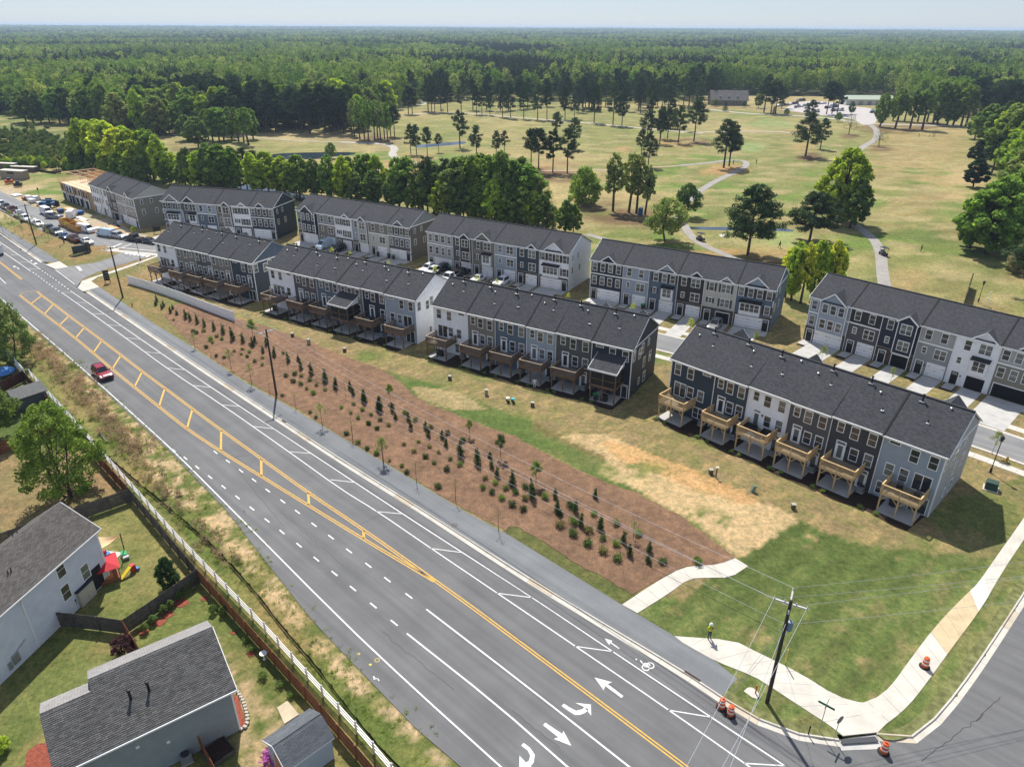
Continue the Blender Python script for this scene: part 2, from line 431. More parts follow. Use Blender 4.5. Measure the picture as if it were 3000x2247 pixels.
def golf_paint(X, Y):
    U, V = project(X, Y)
    n1 = fbm(X / 22, Y / 22); n2 = fbm(X / 7 + 50, Y / 7); n3 = fbm(X / 60 + 9, Y / 60, 3)
    dist = np.hypot(X, Y)
    C = np.ones(X.shape + (3,)) * PALE
    C = lerp(C, np.array((.16, .19, .06)), (n1 - .48) * 4)
    C = lerp(C, np.array((.33, .27, .135)), (n3 - .5) * 5 * .8)
    C = lerp(C, TAN, (n2 - .58) * 4 * .7)
    for b in ((2700, 430, 140, 60, TAN, .7), (2600, 500, 120, 40, TAN, .5), (2750, 560, 150, 50, TAN, .75), (2830, 540, 60, 60, SAND, .6), (2600, 640, 120, 40, TAN, .55),
              (2640, 545, 70, 22, GREEN, .7), (2820, 610, 50, 40, GREEN, .5), (2690, 700, 200, 24, DGREEN, .7), (2130, 545, 60, 14, DGREEN, .6), (2300, 500, 110, 40, PALE, .5),
              (2250, 365, 80, 12, np.array((.2, .27, .11)), .8), (2205, 432, 40, 12, np.array((.22, .29, .12)), .8), (2250, 705, 110, 30, np.array((.25, .31, .12)), .8), (2230, 740, 160, 20, CLAY, .5),
              (2330, 615, 60, 30, TAN, .5), (2100, 620, 90, 30, GREEN, .6), (1800, 700, 120, 30, GREEN, .7), (1950, 720, 120, 20, TAN, .6), (1900, 690, 80, 14, GREEN, .5), (1830, 638, 130, 26, STRAW_SHADE, .85), (1760, 610, 70, 26, STRAW_SHADE, .8),
              (1700, 500, 130, 30, STRAW_SHADE, .35), (1620, 512, 75, 20, STRAW_SHADE, .9), (1560, 490, 120, 12, CLAY, .35), (1830, 438, 25, 8, CLAY, .6), (1980, 420, 60, 16, CLAY, .55), (2120, 500, 75, 16, CLAY, .75), (2370, 460, 36, 16, STRAW_SHADE, .9),
              (2360, 430, 30, 14, CLAY, .4), (1080, 410, 90, 22, STRAW_SHADE, .85), (1060, 425, 120, 18, np.array((.36, .29, .19)), .5), (870, 395, 170, 18, np.array((.36, .29, .17)), .8), (820, 430, 130, 16, PALE, .7),
              (1100, 470, 110, 28, TAN, .75), (900, 500, 130, 28, PALE, .8), (1000, 530, 120, 20, TAN, .4), (540, 420, 60, 24, PALE, .6), (560, 430, 60, 14, STRAW_SHADE, .6), (880, 480, 60, 8, TAN, .6),
              (1450, 470, 160, 24, TAN, .5), (1300, 370, 90, 14, PALE, .5), (1500, 380, 220, 14, PALE, .6), (1750, 400, 120, 20, PALE, .6), (2033, 415, 48, 10, STRAW_SHADE, .9), (2580, 436, 36, 8, STRAW_SHADE, .85), (2490, 397, 30, 7, STRAW_SHADE, .8),
              (2650, 375, 130, 14, STRAW_SHADE, .7), (2520, 690, 60, 50, DGREEN, .5), (2610, 780, 100, 40, GREEN, .5), (2650, 815, 70, 34, TAN, .8), (2560, 812, 24, 30, GREEN, .6), (2770, 850, 80, 40, OLIVE, .8), (2880, 900, 90, 30, BROWN, .7), (2920, 760, 90, 70, DGREEN, .5), (2880, 690, 120, 40, BROWN, .4),
              (2050, 745, 130, 16, CLAY, .6), (2240, 770, 90, 18, STRAW_SHADE, .8), (2380, 930, 70, 60, GREEN, .5), (2400, 320, 160, 14, BROWN, .7), (2140, 315, 90, 10, BROWN, .6), (60, 345, 90, 26, GREEN, .7), (80, 405, 190, 45, DGREEN, .6), (40, 420, 60, 14, CLAY, .5), (180, 440, 150, 45, DGREEN, .7), (850, 620, 500, 40, DGREEN, .5)):
        w = blob(U + (n2 - .5) * b[2] * .9, V + (n1 - .5) * b[3] * 1.4, b[0], b[1], b[2], b[3], .7); C = lerp(C, b[4], w * b[5])
    site = inpoly(U + (n2 - .5) * 14, V + (n1 - .5) * 10, [(-400, 640), (-400, 505), (0, 505), (60, 500), (140, 520), (160, 560), (170, 600), (300, 640), (330, 700), (250, 690), (100, 640)])
    C = lerp(C, np.array((.42, .33, .22)), site * .85)
    C = lerp(C, np.array((.3, .25, .12)), site * (V < 545) * .7)
    C = lerp(C, np.array((.43, .39, .33)), inpoly(U, V, [(-300, 640), (-300, 540), (0, 545), (60, 570), (110, 612), (230, 690), (330, 700), (300, 640), (200, 600)]) * .5)
    C = lerp(C, np.array((.13, .19, .045)), (fbm(X / 14 + 77, Y / 14) - .52) * 6 * (dist < 330))
    C = lerp(C, np.array((.3, .26, .13)), (fbm(X / 9 + 11, Y / 5 + 5, 3) - .53) * 5)
    C *= (.74 + .52 * fbm(X / 3.5, Y / 3.5, 2))[..., None]
    return C
grid_ground('golf_course_ground', -330, 360, 118, 620, 2.0, golf_paint, lambda X, Y: -.12 + 0 * X)
# ---- main road edges, from the photograph's points
LEFT_EDGE = extend(PX([(0, 880), (75, 945), (222, 1070), (388, 1222), (505, 1330), (665, 1497), (770, 1633), (905, 1805), (1000, 1907), (1108, 2018), (1217, 2131), (1349, 2244)]), 160, 60)
CURB_A = PX([(250, 846), (340, 907), (500, 1016), (563, 1060), (800, 1215), (1000, 1347), (1244, 1497), (1500, 1663), (1755, 1819), (2000, 1964), (2113, 2040), (2195, 2094), (2294, 2135), (2385, 2162), (2435, 2169), (2457, 2166)])
CURB_B = PX([(2566, 2149), (2584, 2170), (2634, 2171), (2697, 2144), (2769, 2067), (2837, 1977), (2905, 1877), (3000, 1732)])
CURB_B = extend(CURB_B, 0, 60)
CURB_C = extend(PX([(0, 678), (63, 723), (127, 768)]), 180, 0)
CURBLINE = np.vstack([CURB_C, CURB_A, CURB_B])
def right_of_curb(X, Y):
    """True where a point lies on the townhouse side of the main road's kerb (and inside the corner)"""
    poly = [tuple(p) for p in CURBLINE] + [(300, 60), (300, 400), (-600, 400)]
    return inpoly(X, Y, poly)
def lawn_paint(X, Y):
    U, V = project(X, Y)
    n1 = fbm(X / 6, Y / 6); n2 = fbm(X / 1.7 + 31, Y / 1.7); n3 = fbm(X / 16 + 3, Y / 16, 3)
    a = R(43.4); s = X * math.sin(a) * 1 + Y * -math.cos(a); q = X * math.cos(a) + Y * math.sin(a)
    sod = fbm(s / 2.4, q / .55, 3)
    sod2 = fbm(q / 2.4 + 7, s / .6, 3)
    C = np.ones(X.shape + (3,)) * np.array((.235, .182, .1))
    C = lerp(C, OLIVE * 1.0, (sod - .42) * 4); C = lerp(C, TAN * 1.1, (sod2 - .55) * 4); C = lerp(C, GREEN, (n1 - .56) * 5 * .8)
    u2 = U + (n2 - .5) * 24; v2 = V + (n2 - .5) * 18
    # corner lawn of mown green sod
    w = inpoly(U + (n2 - .5) * 6, V + (n2 - .5) * 6, [(2150, 1640), (2325, 1522), (2440, 1570), (2560, 1605), (2950, 1640), (3300, 1500), (3300, 2300), (1800, 2300), (1700, 1700), (2000, 1760)])
    gl = lerp(lerp(np.ones(X.shape + (3,)) * np.array((.13, .17, .054)), np.array((.19, .19, .078)), (sod2 - .47) * 5), np.array((.095, .13, .04)), (n3 - .52) * 5)
    gl = lerp(gl, np.array((.27, .215, .11)), (n2 * sod - .42) * 6); gl = gl * (1 + .1 * np.sign(np.sin((X * .62 - Y * .78) * 2.2)))[..., None]
    C = lerp(C, gl, w * 1.0)
    w = inpoly(u2, v2, [(2700, 1500), (2980, 1400), (3200, 1300), (3200, 1650), (2900, 1700)])
    C = lerp(C, np.array((.15, .165, .058)), w * (.5 + .5 * (n1 > .5)))
    # green strip behind the mulch bed
    g = inpoly(u2, v2, [(1090, 1075), (1250, 1120), (1430, 1190), (1560, 1240), (1730, 1330), (1840, 1385), (1960, 1420), (1960, 1450), (1860, 1450), (1740, 1405), (1500, 1280), (1320, 1212), (1210, 1165), (1150, 1120)])
    C = lerp(C, DGREEN * 1.15, g * (.35 + 1.2 * n1))
    g = inpoly(u2, v2, [(1200, 1130), (1330, 1150), (1430, 1200), (1320, 1200), (1230, 1170)]); C = lerp(C, SAND * .8, g * .7)
    g = inpoly(u2, v2, [(1560, 1235), (1700, 1310), (1900, 1390), (1960, 1440), (1860, 1385), (1700, 1325), (1560, 1260)]); C = lerp(C, BROWN * .8, g * .6)
    # sandy bare soil
    g = inpoly(u2, v2, [(1640, 1280), (1760, 1270), (1860, 1310), (2000, 1375), (2150, 1440), (2330, 1515), (2330, 1530), (2165, 1635), (2075, 1560), (1960, 1490), (1870, 1440), (1760, 1390), (1780, 1340)])
    C = lerp(C, SAND, g * (.75 + .5 * (n1 - .3)))
    g = inpoly(u2, v2, [(1760, 1290), (1860, 1312), (2050, 1385), (2240, 1470), (2180, 1480), (2040, 1440), (1900, 1380), (1800, 1340)])
    C = lerp(C, np.array((.5, .3, .14)), g * .75)
    C = lerp(C, GREEN, blob(u2, v2, 2030, 1530, 90, 40, .8) * (n2 > .52) * .9); C = lerp(C, GREEN, blob(u2, v2, 1860, 1380, 110, 24, .8) * (n2 > .5) * .8); C = lerp(C, GREEN, blob(u2, v2, 2130, 1545, 60, 30, .8) * (n2 > .54) * .8)
    # grass strip along the asphalt path, brown grass at the far end
    C = lerp(C, np.array((.1, .115, .04)), inpoly(U, V, [(1480, 1530), (1600, 1580), (1870, 1740), (1880, 1820), (1480, 1600)]) * .9)
    far = inpoly(u2, v2, [(-200, 600), (300, 640), (470, 740), (480, 860), (560, 1040), (250, 840), (0, 640)])
    C = lerp(C, lerp(np.ones(X.shape + (3,)) * np.array((.25, .175, .085)), np.array((.17, .165, .065)), (n1 - .45) * 4), far * .9)
    st = inpoly(U + (n2 - .5) * 16, V + (n2 - .5) * 10, [(110, 618), (200, 658), (300, 700), (420, 712), (430, 690), (380, 676), (330, 640), (170, 590), (60, 545), (-60, 500), (-60, 545)])
    C = lerp(C, np.array((.45, .4, .34)), st * (.75 + .5 * (n1 - .4))); C = lerp(C, np.array((.42, .3, .19)), st * ((n1 - .55) * 6))
    return C * (.84 + .32 * n2)[..., None]
def rc_height(X, Y): return np.where(right_of_curb(X, Y), .11, -.03)
def yard_paint(X, Y):
    U, V = project(X, Y)
    n1 = fbm(X / 5, Y / 5); n2 = fbm(X / 1.3 + 31, Y / 1.3); n3 = fbm(X / 12 + 3, Y / 12, 3)
    C = np.ones(X.shape + (3,)) * np.array((.15, .168, .056))
    C = lerp(C, np.array((.23, .205, .085)), (n1 - .47) * 4); C = lerp(C, DGREEN, (n3 - .5) * 5)
    u2 = U + (n2 - .5) * 26; v2 = V + (n2 - .5) * 22
    # brown, worn yard below the birch
    g = inpoly(u2, v2, [(-300, 1330), (60, 1320), (260, 1330), (380, 1440), (200, 1490), (0, 1560), (-300, 1700)]); C = lerp(C, np.array((.25, .185, .1)), g * (.5 + .9 * n1))
    C = lerp(C, np.array((.3, .2, .12)), blob(u2, v2, 310, 1400, 70, 40, .8) * .7)
    g = inpoly(u2, v2, [(560, 1840), (680, 1900), (760, 1990), (900, 2100), (860, 2300), (720, 2300), (690, 2150), (640, 1990)]); C = lerp(C, np.array((.36, .275, .165)), g * ((n2 - .44) * 6)); C = lerp(C, GREEN, g * ((.45 - n2) * 6))
    C = lerp(C, GREEN, inpoly(u2, v2, [(380, 1850), (560, 1680), (660, 1800), (600, 1850), (400, 1900)]) * .8)
    C = lerp(C, np.array((.12, .165, .05)), inpoly(u2, v2, [(0, 2000), (350, 1900), (300, 2000), (150, 2100), (0, 2247)]) * .6)
    # mown strip between the fence and the weeds, sandy shoulder by the road
    poly = [(-60, 930), (30, 1010), (205, 1200), (440, 1470), (700, 1760), (900, 1990), (1120, 2247), (1420, 2247), (1349, 2244), (1000, 1907), (770, 1633), (505, 1330), (388, 1222), (75, 945)]
    g = inpoly(U, V, poly); C = lerp(C, np.array((.155, .175, .055)), g * 1.0); C = lerp(C, np.array((.11, .15, .04)), g * ((n1 - .45) * 5)); C = lerp(C, np.array((.24, .2, .085)), g * ((n3 - .5) * 5))
    g2 = inpoly(u2, v2, [(75, 950), (150, 1010), (230, 1080), (400, 1235), (520, 1350), (665, 1500), (770, 1640), (905, 1810), (1108, 2025), (1340, 2250), (1300, 2250), (1060, 2040), (860, 1830), (740, 1680), (600, 1540), (440, 1380), (350, 1260), (230, 1130), (95, 1000)])
    C = lerp(C, np.array((.47, .35, .225)), g2 * ((n2 - .38) * 6) * .95); C = lerp(C, GREEN, g2 * ((.42 - n2) * 6))
    g3 = inpoly(u2, v2, [(560, 1430), (700, 1600), (860, 1800), (960, 1910), (940, 1930), (800, 1780), (660, 1610), (540, 1460)]); C = lerp(C, np.array((.45, .33, .2)), g3 * ((n2 - .42) * 7))
    return C * (.8 + .4 * n2)[..., None]
grid_ground('yard_ground', -130, 30, 20, 150, .6, yard_paint, lambda X, Y: -.06 + 0 * X, keep=lambda X, Y: ~right_of_curb(X, Y))
# ---- asphalt of the main road
road_pts = [tuple(p) for p in LEFT_EDGE] + [(110, -40), (150, 60)] + [tuple(p) for p in CURB_B[::-1]] + [tuple(p) for p in CURB_A[::-1]] + [tuple(p) for p in CURB_C[::-1]]
road = sheet('road', road_pts, -.005, ASPH)
def kerb(name, back):
    """concrete kerb and gutter pan, in 3 m sections with open joints"""
    par = bpy.data.objects.new(name, None); COL.objects.link(par); par['kind'] = 'structure'
    b = resample(smooth(back, 2), 3.0); f = poly_offset(b, -.17); g = poly_offset(b, -.62)
    for i in range(len(b) - 1):
        d = (b[i + 1] - b[i]) * .004
        m = MB()
        r = []
        for k, e in ((i, d), (i + 1, -d)):
            B, F, Gt = b[k] + e, f[k] + e, g[k] + e
            r.append([(*B, -.1), (*Gt, -.1), (*Gt, .0), (*F, .012), (*(F * .75 + B * .25), .135), (*B, .14)])
        m.loft(r); m.build('kerb_section', CONC if i % 7 else mat('kerb_concrete_tan', (.46, .4, .31), .9, .15, .6, world=True), par)
    return par
kerb('kerb', CURB_A); kerb('kerb', CURB_B); kerb('kerb', CURB_C)
# ---- side street at the far left, its parking street and the inner street between the rows
SS = PX([(163, 789), (201, 783), (286, 770), (326, 757), (355, 741), (359, 733), (344, 724), (308, 721), (262, 722), (233, 717), (181, 702), (127, 681), (72, 652), (45, 639), (-60, 585), (-300, 450), (-300, 400), (-40, 540), (0, 561), (59, 590), (122, 618), (200, 655), (260, 684), (330, 704), (410, 708), (500, 695), (560, 700), (490, 742), (400, 764), (291, 797), (252, 815), (240, 822), (224, 843), (222, 833)])
sheet('street', SS, .135, ASPH3)
path_hi = PX([(291, 841), (294, 843), (453, 949), (561, 1015), (720, 1121), (869, 1203), (1000, 1281), (1181, 1388), (1360, 1497), (1489, 1566), (1822, 1771), (1973, 1861), (2095, 1936), (2161, 1988)], .12)
path_lo = PX([(250, 846), (340, 907), (500, 1016), (563, 1060), (800, 1215), (1000, 1347), (1244, 1497), (1500, 1663), (1755, 1819), (2000, 1964), (2113, 2040)], .12)
sheet('path', [tuple(p) for p in path_hi] + [tuple(p) for p in path_lo[::-1]], .125, ASPH2)
pc = PX([(174, 767), (127, 735), (63, 699), (0, 660)], .12); pc = extend(pc, 0, 150); pl = PX([(127, 768), (63, 723), (0, 678)], .12); pl = extend(pl, 0, 150)
sheet('path', [tuple(p) for p in pc] + [tuple(p) for p in pl[::-1]], .125, ASPH2)
GRS = mat('verge_grass', (.15, .155, .062), .95, .5, 1.6, .8, 20, .1, world=True)
for P_ in (CURB_A[-7:], CURB_B): q_ = resample(smooth(P_, 2), .7); ribbon('verge', poly_offset(q_, .42), .84, .118, GRS)['kind'] = 'structure'
# ---- pine-straw bed
def wob(P, step, amp, seed):
    P = resample(P, step); rng = np.random.default_rng(seed); P[1:-1] += rng.normal(0, amp, (len(P) - 2, 2)); return P
bed = np.vstack([wob(PX([(560, 1008), (720, 1114), (869, 1196), (1000, 1276), (1181, 1383), (1340, 1480), (1483, 1556)], .12), .8, .06, 1),
                 wob(PX([(1483, 1556), (1493, 1535), (1588, 1583), (1679, 1646), (1770, 1692), (1851, 1742)], .12), .8, .08, 2),
                 PX([(1851, 1742), (1925, 1700), (2000, 1662), (2050, 1657), (2104, 1654), (2152, 1634)], .12),
                 wob(PX([(2152, 1634), (2068, 1565), (2000, 1515), (1950, 1492), (1860, 1442), (1747, 1402), (1634, 1347), (1498, 1275), (1430, 1252), (1317, 1209), (1217, 1166), (1181, 1126), (1127, 1085), (1045, 1058), (1000, 1042), (880, 990), (770, 953), (690, 934), (600, 901), (520, 888), (480, 925), (560, 1008)], .12), .8, .13, 3)])
sheet('mulch_bed', [tuple(p) for p in bed], .15, MULCH)
# ---- concrete walks: slabs with open joints
def walk(name, A, B, z=.135, step=1.6, m=CONC, tint=None):
    par = bpy.data.objects.new(name, None); COL.objects.link(par); par['kind'] = 'structure'
    def eq(P, n=41):
        sg = np.linalg.norm(np.diff(P, axis=0), axis=1); c = np.r_[0, np.cumsum(sg)]; t = np.linspace(0, c[-1], n); return np.stack([np.interp(t, c, P[:, 0]), np.interp(t, c, P[:, 1])], 1)
    A = np.asarray(A, float); B = np.asarray(B, float)
    if len(A) != len(B): A, B = eq(A), eq(B)
    L = np.linalg.norm(np.diff((A + B) / 2, axis=0), axis=1); s = np.r_[0, np.cumsum(L)]; n = max(1, int(round(s[-1] / step))); q = np.linspace(0, s[-1], n + 1)
    for i in range(n):
        k = [q[i]] + [x for x in s if q[i] + .05 < x < q[i + 1] - .05] + [q[i + 1]]; k[0] += .012; k[-1] -= .012
        a = [(np.interp(x, s, A[:, 0]), np.interp(x, s, A[:, 1])) for x in k]; b = [(np.interp(x, s, B[:, 0]), np.interp(x, s, B[:, 1])) for x in k]
        me = MB(); me.loft([[(*a[j], z - .1), (*b[j], z - .1), (*b[j], z), (*a[j], z)] for j in range(len(k))])
        me.build('slab', tint.get(i, m) if tint else m, par)
    return par
TANC = mat('tan_concrete', (.5, .4, .25), .9, .16, .8, world=True); WHC = mat('new_concrete', (.66, .66, .64), .9, .05, .8, world=True)
zA = lambda l: PX(l, .13)
# right-hand walk: from the ramp at the corner up along the side street
wl = smooth(zA([(2440, 2105), (2400, 2078), (2330, 2035), (2280, 2005), (2203, 1952), (2160, 1928), (2113, 1937), (2000, 1882)]), 1)
walk('sidewalk', smooth(zA([(2470, 2155), (2428, 2122), (2350, 2072), (2259, 2012), (2208, 1980), (2095, 1936), (2040, 1905), (2000, 1882)]), 1), smooth(zA([(2568, 2145), (2590, 2085), (2530, 2060), (2452, 2040), (2340, 1969), (2208, 1905), (2150, 1875), (1975, 1863)]), 1), .15)
walk('sidewalk', smooth(zA([(2570, 2146), (2582, 2130), (2650, 2080), (2700, 2020), (2783, 1905), (2875, 1782), (2938, 1672), (3000, 1580), (3120, 1400)]), 1), smooth(zA([(2475, 2050), (2520, 2061), (2565, 2047), (2610, 2010), (2660, 1940), (2735, 1840), (2815, 1755), (2865, 1710), (2905, 1650), (3000, 1517), (3120, 1340)]), 1), .146, 1.6, CONC, {8: TANC, 9: TANC, 10: TANC, 11: TANC, 12: TANC, 13: WHC, 14: WHC})
walk('sidewalk', smooth(zA([(1822, 1771), (1925, 1703), (2000, 1662), (2050, 1657), (2104, 1654), (2154, 1635)]), 1), smooth(zA([(1867, 1796), (1960, 1738), (2018, 1695), (2070, 1692), (2140, 1692), (2192, 1658)]), 1), .155)
sheet('ramp_grate', zA([(2460, 2167), (2468, 2179), (2575, 2172), (2563, 2156)]), .16, mat('tactile_plate', (.05, .055, .06), .6, .3, 30, .4, 60))
sheet('kerb_ramp', zA([(2457, 2167), (2466, 2195), (2590, 2190), (2566, 2150)]), .02, CONC2)
# corner ramps of the far side street
walk('sidewalk', zA([(174, 766), (201, 783)]), zA([(133, 776), (163, 789)]), .15, 2.5)
walk('sidewalk', zA([(291, 841), (272, 828), (268, 824), (285, 812), (330, 800), (420, 768), (520, 730)]), zA([(244, 855), (228, 845), (240, 824), (262, 816), (310, 800), (400, 770), (500, 735)]), .15, 1.8)
walk('sidewalk', zA([(298, 734), (345, 737)]), zA([(322, 727), (350, 728)]), .15, 1.5)
# ---- painted markings
def seg(a, b, w, m=PAINT, name='lane_line', z=.004):
    a = np.array(a); b = np.array(b); d = norm2(b - a); n = np.array([-d[1], d[0]]) * w / 2
    MB().face([(*(a - n), z), (*(b - n), z), (*(b + n), z), (*(a + n), z)]).build(name, m, road)
def line(px, w, m=PAINT, name='lane_line', off=0.0, ea=0, eb=0, z=.004):
    P = extend(PX(px), ea, eb); P = smooth(P, 1); P = poly_offset(P, off) if off else P; return ribbon(name, P, w, z, m, road)
line([(0, 872), (75, 937), (226, 1066), (394, 1217), (511, 1323), (686, 1499), (1000, 1816), (1215, 2018), (1466, 2244)], .14, ea=150, eb=40)
line([(1192, 1855), (1453, 2061), (1661, 2244)], .15, eb=40); line([(1249, 1784), (1543, 2009), (1842, 2244)], .15, eb=40)
LY = [(58, 865), (92, 892), (129, 920), (174, 954), (221, 991), (272, 1033), (328, 1081), (393, 1134), (465, 1191), (548, 1257), (648, 1323), (765, 1395), (905, 1481), (1063, 1578), (1190, 1653), (1272, 1702)]
RY = [(110, 854), (122, 866), (156, 890), (201, 925), (247, 959), (298, 997), (354, 1040), (416, 1088), (483, 1137), (564, 1198), (650, 1261), (765, 1343), (903, 1443), (1068, 1553), (1249, 1682), (1380, 1776), (1543, 1897), (1742, 2045), (2000, 2239)]
for px_, e in ((LY, 0), (RY, 40)):
    for o in (-.13, .13): line(px_, .12, YPAINT, 'yellow_line', o, eb=e)
line([(58, 865), (62, 860), (76, 855), (92, 853), (110, 854)], .1, YPAINT, 'yellow_line')
for a, b in zip([(92, 889), (131, 919), (174, 953), (221, 991), (273, 1034), (329, 1081), (394, 1133), (466, 1190), (548, 1254), (647, 1322), (766, 1394), (905, 1479), (1066, 1577)], [(121, 867), (156, 892), (202, 926), (247, 960), (298, 998), (354, 1041), (417, 1088), (483, 1137), (564, 1198), (648, 1261), (765, 1344), (903, 1442), (1065, 1555)]):
    seg(G2(*a), G2(*b), .26, YPAINT, 'yellow_bar')
B1 = [(179, 856), (267, 918), (367, 989), (500, 1087), (652, 1187), (846, 1323), (1000, 1434), (1104, 1497), (1263, 1606), (1457, 1737), (1684, 1891), (1960, 2079), (2197, 2246)]
B2 = [(206, 852), (358, 956), (541, 1083), (700, 1189), (910, 1327), (1167, 1497), (1353, 1617), (1559, 1750), (1795, 1908), (2000, 2045), (2299, 2242)]
line(B1, .12, eb=3); line(B2, .12)
for a, b in [((179, 857), (216, 857)), ((220, 886), (261, 887)), ((269, 919), (310, 921)), ((317, 952), (358, 955)), ((369, 990), (414, 994)), ((425, 1031), (475, 1036)), ((493, 1078), (545, 1084)), ((566, 1129), (618, 1135)), ((650, 1186), (699, 1190)), ((742, 1249), (801, 1256)), ((849, 1323), (910, 1328)), ((968, 1405), (1040, 1413)), ((1101, 1498), (1179, 1505)), ((1262, 1606), (1353, 1618)), ((1455, 1737), (1559, 1750)), ((1681, 1892), (1797, 1908)), ((1957, 2079), (2084, 2100)), ((2181, 2235), (2299, 2242)),
             ((10, 728), (27, 728)), ((31, 747), (54, 748)), ((56, 768), (85, 769)), ((84, 787), (113, 789))]: seg(G2(*a), G2(*b), .1)
line([(0, 710), (50, 744), (119, 790)], .14, ea=120); line([(0, 733), (40, 760), (90, 795)], .14, ea=120)
for o in (-.14, .14): line([(0, 769), (64, 819)], .14, YPAINT, 'yellow_line', o, ea=120)
line([(0, 815), (17, 831)], .14, ea=60)
for l in ([(540, 880), (582, 910), (625, 942), (670, 973), (712, 1004), (757, 1037), (802, 1069), (848, 1102), (902, 1138), (950, 1173)], [(688, 852), (733, 880), (770, 908), (815, 938), (858, 968), (905, 1000), (955, 1037), (1005, 1073), (1050, 1103), (1100, 1140)]):
    for x, y in l:
        p = np.array(G2(x / 5.5225, 640 + y / 5.5225)); d = norm2(np.array(G2(x / 5.5225 + 7.6, 640 + y / 5.5225 + 5.2)) - p) * .35; seg(p - d, p + d, .2, PAINT, 'dash')
for l, (ox, oy) in (([(1125, 1258), (1200, 1308), (1277, 1367), (1360, 1430), (1447, 1494), (1537, 1561), (1630, 1633), (1395, 1270), (1475, 1328), (1560, 1390), (1644, 1450), (1733, 1517), (1830, 1587), (1925, 1655)], (0, 750)), ([(1728, 60), (1825, 135), (1935, 220), (2047, 310), (2165, 403), (2032, 88), (2142, 168)], (0, 1497)), ([(75, 500), (207, 610), (342, 722), (50, 257), (175, 350), (298, 443), (437, 548)], (1000, 1497))):
    for x, y in l:
        p = np.array(G2(ox + x / 2.209, oy + y / 2.209)); d = np.array((.73, -.685)) * .5; seg(p - d, p + d, .15, PAINT, 'dash')
seg(G2(163, 789), G2(222, 833), .45, PAINT, 'crosswalk_line'); seg(G2(199, 782), G2(242, 816), .35, PAINT, 'crosswalk_line')
def flat(px_pts, name, m=PAINT, z=.004): MB().face([(*G2(*p), z) for p in px_pts]).build(name, m, road)
flat([(222, 783), (233, 783), (242, 794), (234, 796)], 'stop_bar', z=.142)
for k in range(6): flat([(364 + 12 * k, 744 + 1.7 * k), (372 + 12 * k, 741 + 1.7 * k), (381 + 12 * k, 741.5 + 1.7 * k), (372 + 12 * k, 747 + 1.7 * k)], 'zebra_bar', z=.142)
seg(G2(327, 725, .14), G2(356, 714, .14), .5, PAINT, 'crosswalk_line', .142); seg(G2(352, 728, .14), G2(386, 714, .14), .3, PAINT, 'crosswalk_line', .142)
Z8 = lambda l: [(1000 + x / 2.209, 1497 + y / 2.209) for x, y in l]
flat(Z8([(1638, 1075), (1752, 1106), (1722, 1117), (1826, 1195), (1812, 1207), (1708, 1130), (1697, 1157)]), 'arrow_marking')
flat(Z8([(1320, 1367), (1430, 1440), (1437, 1420), (1489, 1517), (1375, 1472), (1405, 1462), (1306, 1384)]), 'arrow_marking')
flat(Z8([(1703, 822), (1754, 838), (1747, 848), (1802, 887), (1796, 892), (1740, 853), (1733, 865)]), 'arrow_marking')
for q in ([(1440, 1244), (1480, 1270), (1468, 1290), (1425, 1259)], [(1480, 1270), (1520, 1290), (1510, 1317), (1468, 1290)], [(1520, 1290), (1560, 1280), (1575, 1306), (1540, 1318), (1510, 1317)], [(1560, 1280), (1572, 1266), (1600, 1284), (1575, 1306)], [(1513, 1239), (1615, 1250), (1617, 1322), (1590, 1288), (1572, 1266)]): flat(Z8(q), 'arrow_marking')
for q in ([(1180, 1498), (1222, 1530), (1207, 1548), (1164, 1515)], [(1222, 1530), (1252, 1575), (1222, 1580), (1207, 1548)], [(1252, 1575), (1245, 1625), (1215, 1612), (1222, 1580)], [(1245, 1625), (1225, 1650), (1195, 1625), (1215, 1612)], [(1153, 1580), (1195, 1625), (1225, 1650), (1240, 1660), (1150, 1700)]): flat(Z8(q), 'arrow_marking')
# bicycle symbol: two wheels, frame and rider
for cx, cy in ((1970, 1012), (2000, 998)):
    c = np.array(G2(*Z8([(cx, cy)])[0])); P = np.array([c + .3 * np.array((math.cos(t), math.sin(t))) for t in np.linspace(0, 2 * np.pi, 17)]); ribbon('bicycle_marking', P, .11, .005, PAINT, road)
for a, b in (((1970, 1012), (1985, 985)), ((1985, 985), (2000, 998)), ((1950, 985), (1985, 985)), ((1950, 985), (1935, 965)), ((1970, 1012), (1950, 985))): seg(G2(*Z8([a])[0]), G2(*Z8([b])[0]), .1, PAINT, 'bicycle_marking', .006)
flat(Z8([(1903, 955), (1912, 953), (1915, 961), (1906, 964)]), 'bicycle_marking')
for q in ([(203, 1068), (212, 1066), (222, 1082), (214, 1084)], [(205, 1083), (236, 1078), (240, 1083), (208, 1089)], [(236, 1078), (248, 1096), (240, 1098), (232, 1082)]): flat(Z8(q), 'survey_marking')
YS = mat('yellow_survey_paint', (.6, .5, .08), .8, .2, 9, world=True)
for q in ([(100, 920), (122, 916), (123, 921), (101, 925)], [(110, 921), (116, 920), (118, 930), (112, 931)], [(176, 990), (190, 985), (200, 992), (186, 1001)]): flat(Z8(q), 'survey_marking', YS)
c = np.array(G2(*Z8([(232, 963)])[0])); ribbon('survey_marking', np.array([c + .2 * np.array((math.cos(t), math.sin(t))) for t in np.linspace(0, 2 * np.pi, 17)]), .05, .004, YS, road)
for q, m in (((36, 778), None), ((48, 783), None)): flat([(q[0], q[1] + 2), (q[0] + 7, q[1] + 2), (q[0] + 9, q[1] + 7), (q[0] + 4, q[1] + 4)], 'arrow_marking')
